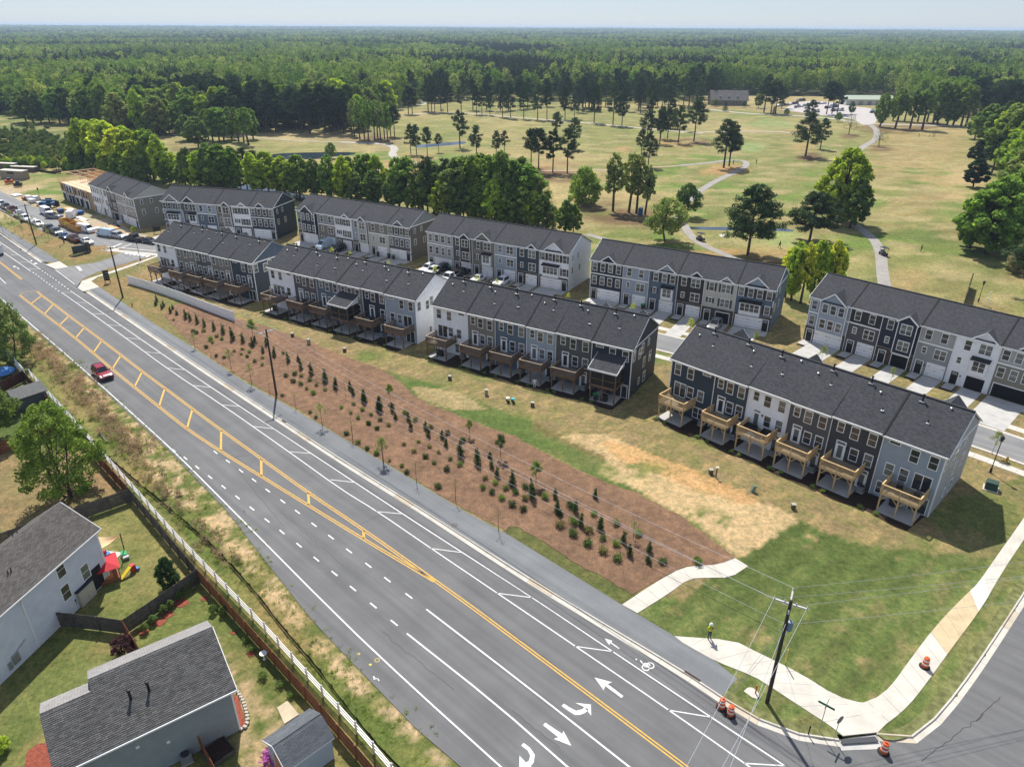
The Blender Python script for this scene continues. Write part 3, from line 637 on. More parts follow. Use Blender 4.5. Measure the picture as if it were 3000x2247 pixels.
flat([(40, 779), (46, 780), (50, 783), (46, 782)], 'arrow_marking'); flat([(88, 763), (94, 763), (95, 766), (90, 766)], 'bicycle_marking'); flat([(98, 772), (106, 770), (111, 773), (100, 775)], 'bicycle_marking')
CRK = mat('crack_sealant', (.035, .035, .037), .6, .2, 4, world=True); rk = np.random.default_rng(21)
for pa_, pb_ in (((640, 1345), (760, 1330)), ((690, 1370), (830, 1540)), ((820, 1500), (1010, 1660)), ((1120, 1850), (1330, 2020)), ((1005, 1560), (1130, 1500)), ((1500, 2080), (1640, 2190)), ((420, 1110), (520, 1195)), ((2860, 2110), (2930, 2040)), ((2700, 2230), (2880, 2090)), ((1350, 1740), (1640, 1960))):
    q_ = resample(np.array([G2(*pa_), G2(*pb_)]), .5); q_[1:-1] += rk.normal(0, .07, (len(q_) - 2, 2)); ribbon('crack', q_, .045, .002, CRK, road)
# ---- manhole and storm inlets
MB().lathe((*G2(1332, 1538, .12), .128), [(.35, 0), (.35, .012), (.3, .014)], 20).build('manhole_cover', BLACK)['kind'] = 'structure'
for x, y, l in ((833, 1237, 1.0), (2028, 1983, 1.5), (248, 857, 1.0), (61, 731, .9)):
    p = np.array(G2(x, y)); d = np.array((.73, -.685)) * l / 2; MB().bar((*(p - d), .13), (*(p + d), .13), .22, .04).build('storm_inlet', mat('inlet_dark_brown', (.06, .035, .028), .9, .4, 8))['kind'] = 'structure'  # solid dark brown bar in place of the open slot
# ---- golf course: water, cart paths, parking
def _water():
    t = NT('pond_water').set(.08, .5); t.color((.03, .045, .06)); v = t.coord(True)
    mp = t.add('ShaderNodeMapping'); t.link(v, mp.inputs[0]); mp.inputs['Scale'].default_value = (.8, 1.6, 1)
    t.bump(t.noise(mp.outputs[0], 2.2, 3), .22, .12); return t.m
WATER = _water()
def gsheet(name, px, z, m): return sheet(name, smooth(np.vstack([PX(px), PX(px[:1])]), 2)[:-1], z, m)
gsheet('water', [(771, 457), (818, 449), (936, 446), (1045, 446), (1040, 453), (964, 460), (927, 467), (842, 467), (785, 462)], -.08, WATER)
gsheet('water', [(1215, 426), (1300, 418), (1366, 413), (1364, 422), (1300, 427), (1220, 434)], -.08, WATER)
gsheet('water', [(2020, 664), (2150, 665), (2290, 668), (2330, 674), (2320, 679), (2260, 675), (2140, 674), (2022, 672)], -.08, WATER)
gsheet('water', [(700, 536), (830, 560), (960, 588), (1090, 612), (1250, 642), (1250, 654), (1080, 628), (950, 605), (820, 578), (690, 552)], -.08, WATER)
gsheet('sand_bunker', [(2106, 687), (2130, 683), (2134, 690), (2115, 697)], -.07, mat('bunker_sand', (.5, .48, .38), .95, .1, 1, world=True))
def cart(px, w, c=(.29, .27, .245)):
    P = smooth(PX(px), 2); o = ribbon('cart_path', P, w, -.06, mat('cart_path_%.2f' % c[0], c, .9, .18, .4, world=True)); o['kind'] = 'structure'
cart([(1720, 686), (1770, 700), (1830, 716)], 2.2); cart([(1982, 632), (2000, 650), (2016, 682), (2048, 713), (2140, 752), (2200, 775)], 2.4)
cart([(1990, 485), (2068, 478), (2136, 469), (2178, 470), (2189, 478), (2182, 490), (2155, 503), (2090, 534), (2050, 559), (2018, 590)], 2.6)
cart([(2552, 366), (2572, 385), (2568, 410), (2534, 426), (2507, 448), (2480, 480)], 3.2); cart([(2500, 655), (2534, 679), (2566, 706), (2582, 745), (2584, 790), (2594, 850)], 2.6)
cart([(1000, 416), (1068, 420), (1120, 421), (1150, 427), (1157, 438), (1146, 453), (1172, 470), (1230, 480)], 3.4, (.4, .37, .33)); cart([(700, 398), (800, 408), (900, 414), (1000, 416)], 2.0, (.38, .33, .25))
cart([(1180, 340), (1260, 330), (1362, 331), (1498, 343), (1611, 352), (1724, 361), (1838, 372), (2000, 386), (2060, 391)], 4.5, (.38, .27, .18))
cart([(1990, 389), (2136, 385), (2272, 385), (2340, 392)], 3.2, (.38, .3, .21)); cart([(2072, 320), (2181, 333), (2317, 338), (2453, 349), (2520, 362), (2770, 369), (2860, 372)], 4.5, (.4, .37, .35))
cart([(1240, 290), (1236, 300), (1250, 306), (1190, 312)], 3, (.42, .4, .36)); cart([(1340, 520), (1480, 502), (1600, 500), (1750, 500), (1990, 486)], 2.4, (.36, .26, .18))
gsheet('parking_lot', [(2290, 322), (2344, 296), (2434, 298), (2489, 312), (2566, 318), (2570, 345), (2566, 364), (2520, 368), (2508, 350), (2400, 338)], -.05, mat('gravel_lot', (.42, .39, .37), .9, .12, .3, world=True))
# ================================================================= TOWNHOUSES
ROOF = shingle('charcoal_shingles', (.06, .062, .068))
PALEC = {'white': (.8, .81, .83), 'navy': (.025, .03, .05), 'slate blue': (.075, .105, .145), 'dark slate': (.042, .058, .075), 'blue grey': (.1, .135, .175), 'light blue': (.3, .345, .4), 'pale grey': (.42, .43, .44), 'taupe': (.2, .18, .155),
         'dark grey': (.095, .09, .092), 'charcoal': (.055, .055, .06), 'black': (.035, .031, .03), 'cream': (.5, .48, .42), 'olive': (.21, .2, .16), 'grey': (.27, .28, .28), 'light grey': (.36, .36, .35), 'dark taupe': (.14, .125, .11), 'deep blue': (.035, .05, .07)}
def lap(c): return lap_siding(c.replace(' ', '_') + '_siding', PALEC[c])
def bb(c): return board_siding(c.replace(' ', '_') + '_board_siding', PALEC[c])
WSIZE = {'n': (.86, 1.5), 's': (.55, .95), 'm': (.7, 1.2), 'd': (1.6, 1.5), 'l': (1.1, .28), 'q': (3.3, 1.35), 'g': (1.75, 1.95), 't': (.75, .6)}
def window_meshes(t):
    w, h = WSIZE[t]; e = .085
    f = MB(); p = MB()
    f.box(-w / 2 - e, w / 2 + e, -.04, .03, h / 2, h / 2 + e * 1.5); f.box(-w / 2 - e, w / 2 + e, -.04, .03, -h / 2 - e, -h / 2)
    f.box(-w / 2 - e, -w / 2, -.04, .03, -h / 2, h / 2); f.box(w / 2, w / 2 + e, -.04, .03, -h / 2, h / 2)
    nx = {'d': 2, 'q': 4, 'g': 2}.get(t, 1)
    for i in range(nx):
        x0 = -w / 2 + w * i / nx; x1 = x0 + w / nx
        if i: f.box(x0 - .045, x0 + .045, -.036, .03, -h / 2, h / 2)
        if t not in 'lg': f.box(x0 + (.045 if i else 0), x1 - (.045 if i < nx - 1 else 0), -.022, .03, -.025, .025)
    p.box(-w / 2, w / 2, -.014, .05, -h / 2, h / 2)
    return f.mesh('window', WHITE), p.mesh('pane', GLASS)
def add_window(par, t, x, z, y=0.0, rz=0.0, xy=None):
    f, p = cached(('win', t), lambda: window_meshes(t))
    o = O('window', f, par, xy + (z,) if xy else (x, y, z), rz); O('pane', p, o); return o
SHUT = mat('dark_shutter', (.045, .045, .048), .6, .1)
RED = mat('red_for_sale_panel', (.25, .02, .02), .6, .1)
def door_mesh(kind):
    b = MB()
    if kind == 'front':
        b.box(-.62, .62, -.03, .03, 2.1, 2.22, 1); b.box(-.62, -.5, -.03, .03, 0, 2.1, 1); b.box(.5, .62, -.03, .03, 0, 2.1, 1); b.box(-.5, .5, -.005, .03, 0, 2.1, 0)
        for i in range(3): b.box(-.33 + i * .24, -.15 + i * .24, -.015, .0, 1.55, 1.95, 2)
        return b.mesh('front_door', [mat('black_door', (.015, .014, .015), .4, .1), WHITE, mat('door_lites', (.3, .32, .33), .3, .1)])
    b.box(-.6, .6, -.04, .03, 2.36, 2.5, 0); b.box(-.6, -.48, -.04, .03, 0, 2.36, 0); b.box(.48, .6, -.04, .03, 0, 2.36, 0)
    b.box(-.48, .48, -.015, .03, 0, 2.03, 0); b.box(-.3, .3, -.03, -.015, .22, 1.85, 1); b.box(-.42, .42, -.02, .03, 2.1, 2.3, 1)
    return b.mesh('patio_door', [WHITE, GLASS])
def garage_mesh(w):
    b = MB(); h = 2.15
    b.box(-w / 2 - .1, w / 2 + .1, -.04, .03, h, h + .14); b.box(-w / 2 - .1, -w / 2, -.04, .03, 0, h); b.box(w / 2, w / 2 + .1, -.04, .03, 0, h)
    for i in range(4): b.box(-w / 2, w / 2, -.012, .03, i * h / 4 + .012, (i + 1) * h / 4 - .012)
    n = 2 if w > 3 else 1
    for k in range(n):
        for s in (-1, 1):
            for z in (.3, 1.65): cx = -w / 2 + w / n * (k + .5) + s * (w / n / 2 - .25); b.box(cx - .18, cx + .18, -.024, -.012, z, z + .05, 1)
    b.box(-.05, .05, -.03, -.012, 1.0, 1.16, 1)
    return b.mesh('garage_door', [VINYL, BLACK])
DECKS = {'new': (mat('fresh_deck_timber', (.52, .37, .19), .8, .2, 2.5, .2, 30), mat('fresh_deck_rail', (.62, .43, .21), .8, .15, 2.5), mat('deck_boards_tan', (.25, .2, .135), .85, .2, 3)),
         'old': (mat('weathered_deck_timber', (.16, .1, .062), .85, .25, 2.5, .2, 30), mat('weathered_deck_rail', (.38, .3, .22), .85, .2, 2.5), mat('deck_boards_grey', (.19, .165, .14), .9, .25, 3))}
def deck(par, x, age, w=3.9, d=3.0, z=2.72, screened=False, off=0.0):
    """raised rear deck in front (y<0) of the wall: boards, posts, braces, balustrade"""
    tm, rl, bd = DECKS[age]; y0 = off
    D = MB()
    for i in range(20): D.box(x - w / 2, x + w / 2, y0 - d + i * d / 20 + .006, y0 - d + (i + 1) * d / 20 - .006, z - .04, z)
    D = D.build('deck_floor', bd, par)
    f = MB(); f.box(x - w / 2 - .02, x + w / 2 + .02, y0 - d - .05, y0 - d, z - .3, z + .01); f.box(x - w / 2 - .05, x - w / 2, y0 - d, y0, z - .3, z + .01); f.box(x + w / 2, x + w / 2 + .05, y0 - d, y0, z - .3, z + .01)
    for i in range(1, 6): f.box(x - w / 2 + w * i / 6 - .02, x - w / 2 + w * i / 6 + .02, y0 - d, y0, z - .26, z - .045)
    f.build('rim_joist', tm, D)
    pm = MB(); pm.box(-.08, .08, -.08, .08, 0, z - .3); pme = cached(('deckpost', age, z), lambda: pm.mesh('post', tm))
    br = MB()
    for px in (-w / 2 + .12, 0, w / 2 - .12):
        O('post', pme, D, (x + px, y0 - d + .14, 0))
        for s in (-1, 1):
            if abs(px + s * .9) < w / 2: br.bar((x + px, y0 - d + .14, z - 1.1), (x + px + s * .75, y0 - d + .14, z - .3), .09, .09)
    br.build('brace', tm, D)
    if screened: return D
    r = MB(); k = MB()
    for (a, b) in (((x - w / 2, y0 - d), (x + w / 2, y0 - d)), ((x - w / 2, y0 - d), (x - w / 2, y0 - .02)), ((x + w / 2, y0 - d), (x + w / 2, y0 - .02))):
        a = np.array(a); b = np.array(b); r.bar((*a, z + 1.0), (*b, z + 1.0), .14, .045); k.bar((*a, z + .93), (*b, z + .93), .04, .09); k.bar((*a, z + .12), (*b, z + .12), .04, .09)
        n = int(np.linalg.norm(b - a) / .125)
        for i in range(1, n): q = a + (b - a) * i / n; k.box(q[0] - .018, q[0] + .018, q[1] - .018, q[1] + .018, z + .1, z + .95)
        for i in (0, .5, 1) if b[1] == a[1] else (.97,): q = a + (b - a) * i; k.box(q[0] - .05, q[0] + .05, q[1] - .05, q[1] + .05, z - .3, z + .98)
    r.build('handrail', rl, D); k.build('balustrade', tm, D)
    return D
AC = None
def ac_unit(loc, rz, label, group):
    def mk():
        b = MB(); b.box(-.4, .4, -.4, .4, 0, .08, 1); b.box(-.37, .37, -.37, .37, .08, .8, 0); b.lathe((0, 0, .8), [(.33, 0), (.33, .03), (.3, .03), (.1, .05)], 14, 2); return b.mesh('air_conditioner', [mat('grey_ac_case', (.2, .21, .21), .6, .15), CONC, DARKP])
    o = O('air_conditioner', cached('ac', mk), None, loc, rz); tag(o, label, 'air conditioner', group); return o
def gable(par, x, wd, y_face, face_dir, ez, slope, fill, ridge_run, trim=True, bare=False):
    """cross gable with its own ridge running back into the main roof. face_dir -1: faces the camera (y decreasing)"""
    h = wd / 2 * slope; s = face_dir; y0 = y_face + s * .06; yb = y_face - s * ridge_run
    f = MB(); f.face([(x - wd / 2, y0, ez), (x + wd / 2, y0, ez), (x, y0, ez + h)]); f.face([(x + wd / 2, y0 - s * .1, ez), (x - wd / 2, y0 - s * .1, ez), (x, y0 - s * .1, ez + h)]); g = f.build('gable', fill, par)
    t = .1; e = .22; yo = y_face + s * .3; rf = MB()
    for q in (-1, 1):
        A = (x + q * (wd / 2 + e), ez - e * slope); Bv = (x, ez + h)
        up = .09
        back_low = y_face - s * .02
        P = [(A[0], yo, A[1]), (Bv[0], yo, Bv[1]), (Bv[0], yb, Bv[1]), (A[0], back_low, A[1])]
        Pu = [(p[0], p[1], p[2] + up) for p in P]
        k = P + Pu
        rf._hex([k[i] for i in range(8)], 0)
    rf.build('gable_roof', ROOF, g)
    tr = MB()
    for q in (-1, 1): tr.bar((x + q * (wd / 2 + e), yo + s * .02, ez - e * slope - .02), (x, yo + s * .02, ez + h - .02), .05, .2)
    tr.build('rake_trim', WHITE, g)
    if bare: MB().box(x - wd / 2 - .1, x + wd / 2 + .1, min(y_face, y_face + s * .28), max(y_face, y_face + s * .28), ez - .1, ez + .02).build('pent_roof', ROOF, g)
    return g
STK = MB().lathe((0, 0, -.1), [(.13, 0), (.1, .06), (.09, .85), (.14, .87), (.14, 1.02), (.05, 1.05)], 8).mesh('flue_pipe', BLACK)
FLA = MB().box(-.3, .3, -.3, .3, -.05, .02).mesh('flashing', GALV)
PIP = MB().lathe((0, 0, -.1), [(.05, 0), (.05, .55)], 6).mesh('vent_pipe', BLACK); FLB = MB().box(-.17, .17, -.17, .17, -.05, .025).mesh('flashing', mat('white_flashing', (.6, .6, .6), .5, .1))
CAPV = MB().lathe((0, 0, -.08), [(.12, 0), (.12, .22), (.16, .22), (.14, .3), (.05, .34)], 8).mesh('roof_vent', GALV)
class Block:
    def __init__(s, key, el, er, bounds, depth, rh, EH=8.0):
        s.key = key; L = np.array(G2(*el, EH)); Rr = np.array(G2(*er, EH)); s.u = norm2(Rr - L); s.n = np.array([-s.u[1], s.u[0]]); s.L = L; s.len = float(np.dot(Rr - L, s.u))
        s.b = [0.0] + [float(np.dot(np.array(G2(*b, EH)) - L, s.u)) for b in bounds] + [s.len]; s.D = depth; s.EH = EH; s.RH = rh
        s.rz = math.atan2(s.u[1], s.u[0])
    def w(s, x, y): p = s.L + s.u * x + s.n * y; return (float(p[0]), float(p[1]))
def roof_part(par, w, D, EH, RH, left_end, right_end, m=ROOF, y0=0.0):
    oh = .28; a = -(.22 if left_end else 0); b = w + (.22 if right_end else 0); mid = D / 2; th = .14
    r = MB(); k = (RH - EH) / mid
    for sg in (0, 1):
        lo = (y0 - .02, EH) if sg == 0 else (D + .02, EH); n = (mid, RH)
        if sg == 0: pr = [(lo[0], lo[1] - .02 * k), n, (n[0], n[1] + th), (lo[0] - .02, lo[1] + th - .03)]
        else: pr = [n, (lo[0], lo[1] - .02 * k), (lo[0] + .02, lo[1] + th - .03), (n[0], n[1] + th)]
        r.xprism(pr, a + .004, b - .004)
    o = r.build('roof', m, par)
    rd = MB(); rd.bar((a, mid, RH + th + .02), (b, mid, RH + th + .02), .32, .05); rd.build('ridge_cap', mat('ridge_shingles', (.035, .035, .038), .9, .2), o)
    return o
def end_gable(par, x, D, EH, RH, fill, sgn, band=True, battens=None):
    """gable triangle on an end wall, with white rakes and (optionally) a white band and raised battens"""
    mid = D / 2; g = MB(); xo = x + sgn * .012
    pts = [(xo, .28, EH), (xo, D - .28, EH), (xo, mid, RH - .06)]
    if sgn < 0: pts = pts[::-1]
    g.face(pts); o = g.build('gable', fill, par)
    tr = MB()
    for y0 in (-.02, D + .02): tr.bar((x + sgn * .2, y0, EH - .03), (x + sgn * .2, mid, RH - .01), .05, .24, up=(1, 0, 0))
    tr.build('rake_trim', WHITE, o)
    if band: MB().box(min(x, x + sgn * .05), max(x, x + sgn * .05), .28, D - .28, EH - .14, EH + .1).build('band_board', WHITE, o)
    if battens is not None:
        y = .8
        while y < D - .6:
            zt = EH + (RH - EH) * (1 - abs(y - mid) / mid) - .12
            if zt > EH + .2: MB().box(min(xo, xo + sgn * .03), max(xo, xo + sgn * .03), y - .035, y + .035, EH + .1, zt).build('batten', battens, o)
            y += .42
def downspout(par, x, y, EH):
    d = MB(); d.box(x - .045, x + .045, y - .12, y - .03, .1, EH - .35); d.bar((x, y - .075, EH - .35), (x, y - .3, EH - .05), .09, .08); d.build('downspout', WHITE, par)
VENTS = [[('f', .5, .9), ('p', .2, .55)], [('f', .3, .92), ('c', .55, .78), ('p', .75, .45)], [('f', .6, .9), ('p', .35, .7), ('p', .8, .93)], [('f', .25, .88), ('c', .7, .9), ('p', .5, .5)], [('f', .7, .92), ('p', .3, .6), ('p', .4, .88)], [('f', .45, .93), ('p', .6, .62), ('c', .2, .75)]]
def add_vents(roof, w, D, EH, RH, k):
    for t, fx, fy in VENTS[k % 6]:
        y = D / 2 * fy; z = EH + (RH - EH) * fy + .12
        if t == 'f': v = O('flue_pipe', STK, roof, (w * fx, y, z)); O('flashing', FLA, v)
        elif t == 'p': v = O('vent_pipe', PIP, roof, (w * fx, y, z)); O('flashing', FLB, v)
        else: O('roof_vent', CAPV, roof, (w * fx, y, z))
def seam(T, D, EH, RH):
    m = MB(); mid = D / 2
    m.bar((0, -.1, EH + .1), (0, mid, RH + .17), .2, .1); m.bar((0, D + .1, EH + .1), (0, mid, RH + .17), .2, .1); m.build('roof_seam', mat('black_seam', (.012, .012, .016), .8, .1), T)  # raised black strip along the joint between neighbouring roofs
def rear_unit(bk, i, col, spec, label, age, side=None, gable_fill=None, hasseam=False, jog=0.0):
    """townhouse seen from its rear: deck, patio door, three window rows"""
    x0, x1 = bk.b[i], bk.b[i + 1]; w = x1 - x0; EH, RH, D = bk.EH, bk.RH, bk.D; le = i == 0; re = i == len(bk.b) - 2
    T = thing('townhouse', label, 'townhouse', (*bk.w(x0, 0), 0), bk.rz, spec.get('group'))
    yw = .28 + jog; sm = lap(col)
    b = MB(); b.box(0.002 if not le else 0, w - .002, yw, D - .28, 0, EH, 0); mid = D / 2; inr = MB()
    wall = b.build('wall', [sm], T)
    if side:
        sd = lap(side); q = MB()
        if le: q.box(-.012, 0, yw, D - .28, 0, EH)
        if re: q.box(w - .002, w + .012, yw, D - .28, 0, EH)
        q.build('side_wall', sd, T)
    roof = roof_part(T, w, D, EH, RH, le, re, y0=jog); add_vents(roof, w, D, EH, RH, i + spec.get('v', 0))
    fz = MB(); fz.box(-.2 if le else 0, w + (.2 if re else 0), jog - .06, jog - .02, EH - .16, EH + .08); fz.box(-.2 if le else 0, w + (.2 if re else 0), jog - .16, jog - .06, EH - .04, EH + .1); fz.box(0, w, jog - .02, yw, EH - .16, EH - .13); fz.build('eave_trim', WHITE, T)
    cb = MB()
    if le: cb.box(-.03, .1, yw - .02, yw + .1, 0, EH - .15)
    if re: cb.box(w - .1, w + .03, yw - .02, yw + .1, 0, EH - .15)
    if cb.v: cb.build('corner_board', WHITE, T)
    if le: end_gable(T, 0, D, EH, RH, bb(gable_fill or col), -1)
    if re: end_gable(T, w, D, EH, RH, bb(gable_fill or col), 1, True, bb(gable_fill or col) if spec.get('bat') else None)
    if hasseam: seam(T, D, EH, RH)
    if i and not spec.get('nods'): downspout(T, .06, yw, EH)
    for t, fx, z in spec['w']:
        add_window(T, t, w * fx, z, yw)
    dx = w * (spec.get('door') or .3)
    if spec.get('door'): O('patio_door', cached('pdoor', lambda: door_mesh('patio')), T, (dx, yw, 2.74))
    if spec.get('gdoor'): O('patio_door', cached('pdoor', lambda: door_mesh('patio')), T, (w * spec['gdoor'], yw, .15))
    MB().box(-.07, .07, -.16, 0, -.1, .12).build('wall_light', BLACK, T, (dx + .78, yw, 4.6))
    dkx = w * spec.get('deck', .47); dw = min(4.0, w - 1.2)
    Dk = deck(T, dkx, age, dw, 3.0, 2.72, spec.get('porch', False), yw)
    if spec.get('porch'):
        tm, rl, bd = DECKS[age]
        f = MB(); z = 2.72; zt = 5.15
        for px in (-dw / 2 + .06, 0, dw / 2 - .06): f.box(dkx + px - .07, dkx + px + .07, yw - 3.0, yw - 2.86, z, zt)
        for sx in (-1, 1):
            f.box(dkx + sx * (dw / 2 - .06) - .07, dkx + sx * (dw / 2 - .06) + .07, yw - 1.5, yw - 1.36, z, zt); f.box(dkx + sx * (dw / 2 - .06) - .05, dkx + sx * (dw / 2 - .06) + .05, yw - 2.9, yw - .02, z + .9, z + 1.0)
        f.box(dkx - dw / 2, dkx + dw / 2, yw - 2.98, yw - 2.88, z + .9, z + 1.0); f.build('porch_frame', tm, Dk)
        sc = MB()
        for px in (-dw / 4, dw / 4): sc.box(dkx + px - dw / 4 + .08, dkx + px + dw / 4 - .08, yw - 2.935, yw - 2.925, z, zt)
        for sx in (-1, 1): sc.box(dkx + sx * (dw / 2 - .06) - .005, dkx + sx * (dw / 2 - .06) + .005, yw - 2.85, yw - .02, z, zt)
        sc.build('insect_screen', mat('black_insect_screen', (.014, .015, .016), .7, .1), Dk)
        pr = MB(); pr.xprism([(yw - 3.35, zt), (yw - .02, zt + 1.35), (yw - .02, zt + 1.47), (yw - 3.35, zt + .12)], dkx - dw / 2 - .25, dkx + dw / 2 + .25)
        po = pr.build('porch_roof', ROOF, T); q = MB(); q.box(dkx - dw / 2 - .27, dkx + dw / 2 + .27, yw - 3.41, yw - 3.35, zt - .12, zt + .14)
        for sx in (-1, 1): q.bar((dkx + sx * (dw / 2 + .27), yw - 3.38, zt + .01), (dkx + sx * (dw / 2 + .27), yw - .02, zt + 1.36), .05, .22); q.face([(dkx + sx * (dw / 2 + .02), yw - 3.0, zt), (dkx + sx * (dw / 2 + .02), yw - .02, zt), (dkx + sx * (dw / 2 + .02), yw - .02, zt + 1.3)])
        q.build('porch_trim', WHITE, po)
    sl = MB(); sl.box(dkx - dw / 2 + .1, dkx + dw / 2 - .1, yw - 3.1, yw - .01, .1, .19); sl.build('patio_slab', CONC2, T)
    return T
def std(door=.28, right=False, gd=.8):
    return dict(w=[('m', .2, 6.95), ('n', .48, 6.75), ('n', .82, 6.75), ('n', .55, 4.0), ('n', .83, 4.0)], door=door, gdoor=gd)
def mir(): return dict(w=[('n', .15, 6.75), ('n', .52, 6.75), ('m', .82, 6.95), ('n', .2, 4.0), ('n', .5, 4.0)], door=.8, gdoor=.82)
def endl(): return dict(w=[('n', .16, 6.75), ('n', .46, 6.75), ('l', .82, 7.5), ('g', .26, 3.85), ('n', .5, 4.0), ('n', .74, 4.0), ('d', .74, 1.35)], deck=.36, gdoor=None)
def endr(): return dict(w=[('l', .2, 7.5), ('n', .54, 6.75), ('n', .84, 6.75), ('n', .22, 4.0), ('n', .46, 4.0), ('g', .72, 3.85), ('n', .2, 1.35), ('g', .78, 1.15)], deck=.6)
def side_windows(T, w, D, items, sgn=1):
    for t, y, z in items: add_window(T, t, 0, z, rz=R(90) * sgn, xy=(w + .014 * sgn, D * y))
A1 = Block('A1', (450, 711.6), (733, 775), [(511.6, 723.6), (563, 736.5), (615, 746.7), (669.6, 760)], 11.6, 11.0, 7.8)
A2 = Block('A2', (781.6, 784), (1213.3, 882.7), [(856.8, 799.7), (918, 816), (985.8, 830.7), (1051.4, 847.6), (1124, 862)], 11.6, 11.05)
A3 = Block('A3', (1266.4, 896.5), (1851.8, 1027.8), [(1369, 917.7), (1445.8, 936.7), (1542.7, 956.6), (1625.6, 977), (1732, 1001.6)], 11.0, 11.4)
A4 = Block('A4', (1966.5, 1053), (2773, 1343), [(2092.8, 1098.8), (2194.7, 1132), (2315.5, 1176.8), (2439, 1218.9), (2590.5, 1274)], 11.8, 11.4)
JOG = [0, .0, .18, .0, .18, 0]
SIDEW = [('n', .1, 6.7), ('n', .3, 6.3), ('n', .4, 6.7), ('s', .62, 6.9), ('n', .5, 4.1), ('n', .72, 4.2), ('s', .35, 1.6), ('n', .55, 1.5)]
RA = []
def rear_block(bk, cols, specs, side, gf, seams, age, where, names, bat=False):
    for i, (c, sp) in enumerate(zip(cols, specs)):
        sp = dict(sp); sp['v'] = len(RA); sp['bat'] = bat
        e = i in (0, len(cols) - 1)
        T = rear_unit(bk, i, c, sp, names[i] + ' ' + where, age, side if i == len(cols) - 1 else (c if i == 0 else None), gf if i == len(cols) - 1 else None, i in seams, JOG[i])
        if i == len(cols) - 1: side_windows(T, bk.b[-1] - bk.b[-2], bk.D, SIDEW)
        RA.append(T)
rear_block(A1, ['white', 'taupe', 'dark grey', 'taupe', 'deep blue'], [endl(), mir(), mir(), mir(), dict(w=[('l', .2, 7.4), ('n', .55, 6.6), ('n', .85, 6.6), ('n', .25, 3.9), ('n', .5, 3.9), ('g', .8, 1.15)], door=.78, gdoor=None)], 'dark slate', 'blue grey', (1, 3), 'old', 'in the row behind the white fence',
           ['white end townhouse with dark deck', 'taupe townhouse beside the white one', 'dark grey middle townhouse', 'taupe townhouse beside the blue one', 'deep blue end townhouse'], True)
rear_block(A2, ['white', 'dark grey', 'blue grey', 'taupe', 'navy', 'light blue'], [endl(), std(), std(), dict(std(), porch=True, door=None), dict(w=[('m', .2, 6.95), ('n', .45, 6.75), ('n', .82, 6.75), ('n', .82, 4.0)], door=.38, gdoor=.8), endr()], 'white', 'white', (1, 3, 5), 'old', 'in the row beside the fence end',
           ['white end townhouse with brown deck', 'dark grey townhouse', 'blue townhouse with brown deck', 'taupe screened-porch townhouse', 'navy townhouse with brown deck', 'light blue end townhouse with white gable'], True)
rear_block(A3, ['white', 'taupe', 'blue grey', 'light blue', 'dark grey', 'navy'], [endl(), std(), std(), std(), std(), dict(w=[('l', .2, 7.5), ('n', .52, 6.75), ('n', .84, 6.75), ('g', .8, 1.15)], porch=True, deck=.52)], 'charcoal', 'charcoal', (1, 3, 5), 'old', 'in the middle row above the mulch',
           ['white end townhouse with brown deck', 'taupe townhouse with brown deck', 'slate blue townhouse with brown deck', 'light blue townhouse with brown deck', 'dark grey townhouse with brown deck', 'navy end townhouse with screened rear porch'], True)
rear_block(A4, ['deep blue', 'dark slate', 'white', 'dark grey', 'charcoal', 'light blue'], [endl(), std(), std(), std(), std(), dict(endr(), w=[('l', .2, 7.5), ('n', .54, 6.75), ('n', .84, 6.75), ('n', .22, 4.0), ('n', .46, 4.0), ('g', .76, 3.85), ('n', .16, 1.35), ('g', .8, 1.15)])], 'light grey', 'light grey', (5,), 'new', 'in the nearest row with pale new decks',
           ['deep blue end townhouse', 'slate townhouse', 'white townhouse with furnished deck', 'dark grey townhouse', 'charcoal townhouse', 'light grey end townhouse'])
# roofs of the street-side gables that show beyond the ridges of the rear-facing rows
for bk, base, ks in ((A1, 0, (1, 2)), (A2, 5, ()), (A3, 11, (1, 4, 5)), (A4, 17, (0, 2, 5))):
    for k in ks:
        w = bk.b[k + 1] - bk.b[k]; gable(RA[base + k], w * .55, w * .62, bk.D + .05, 1, bk.EH + .05, 1.0, bb('light grey'), 3.2)
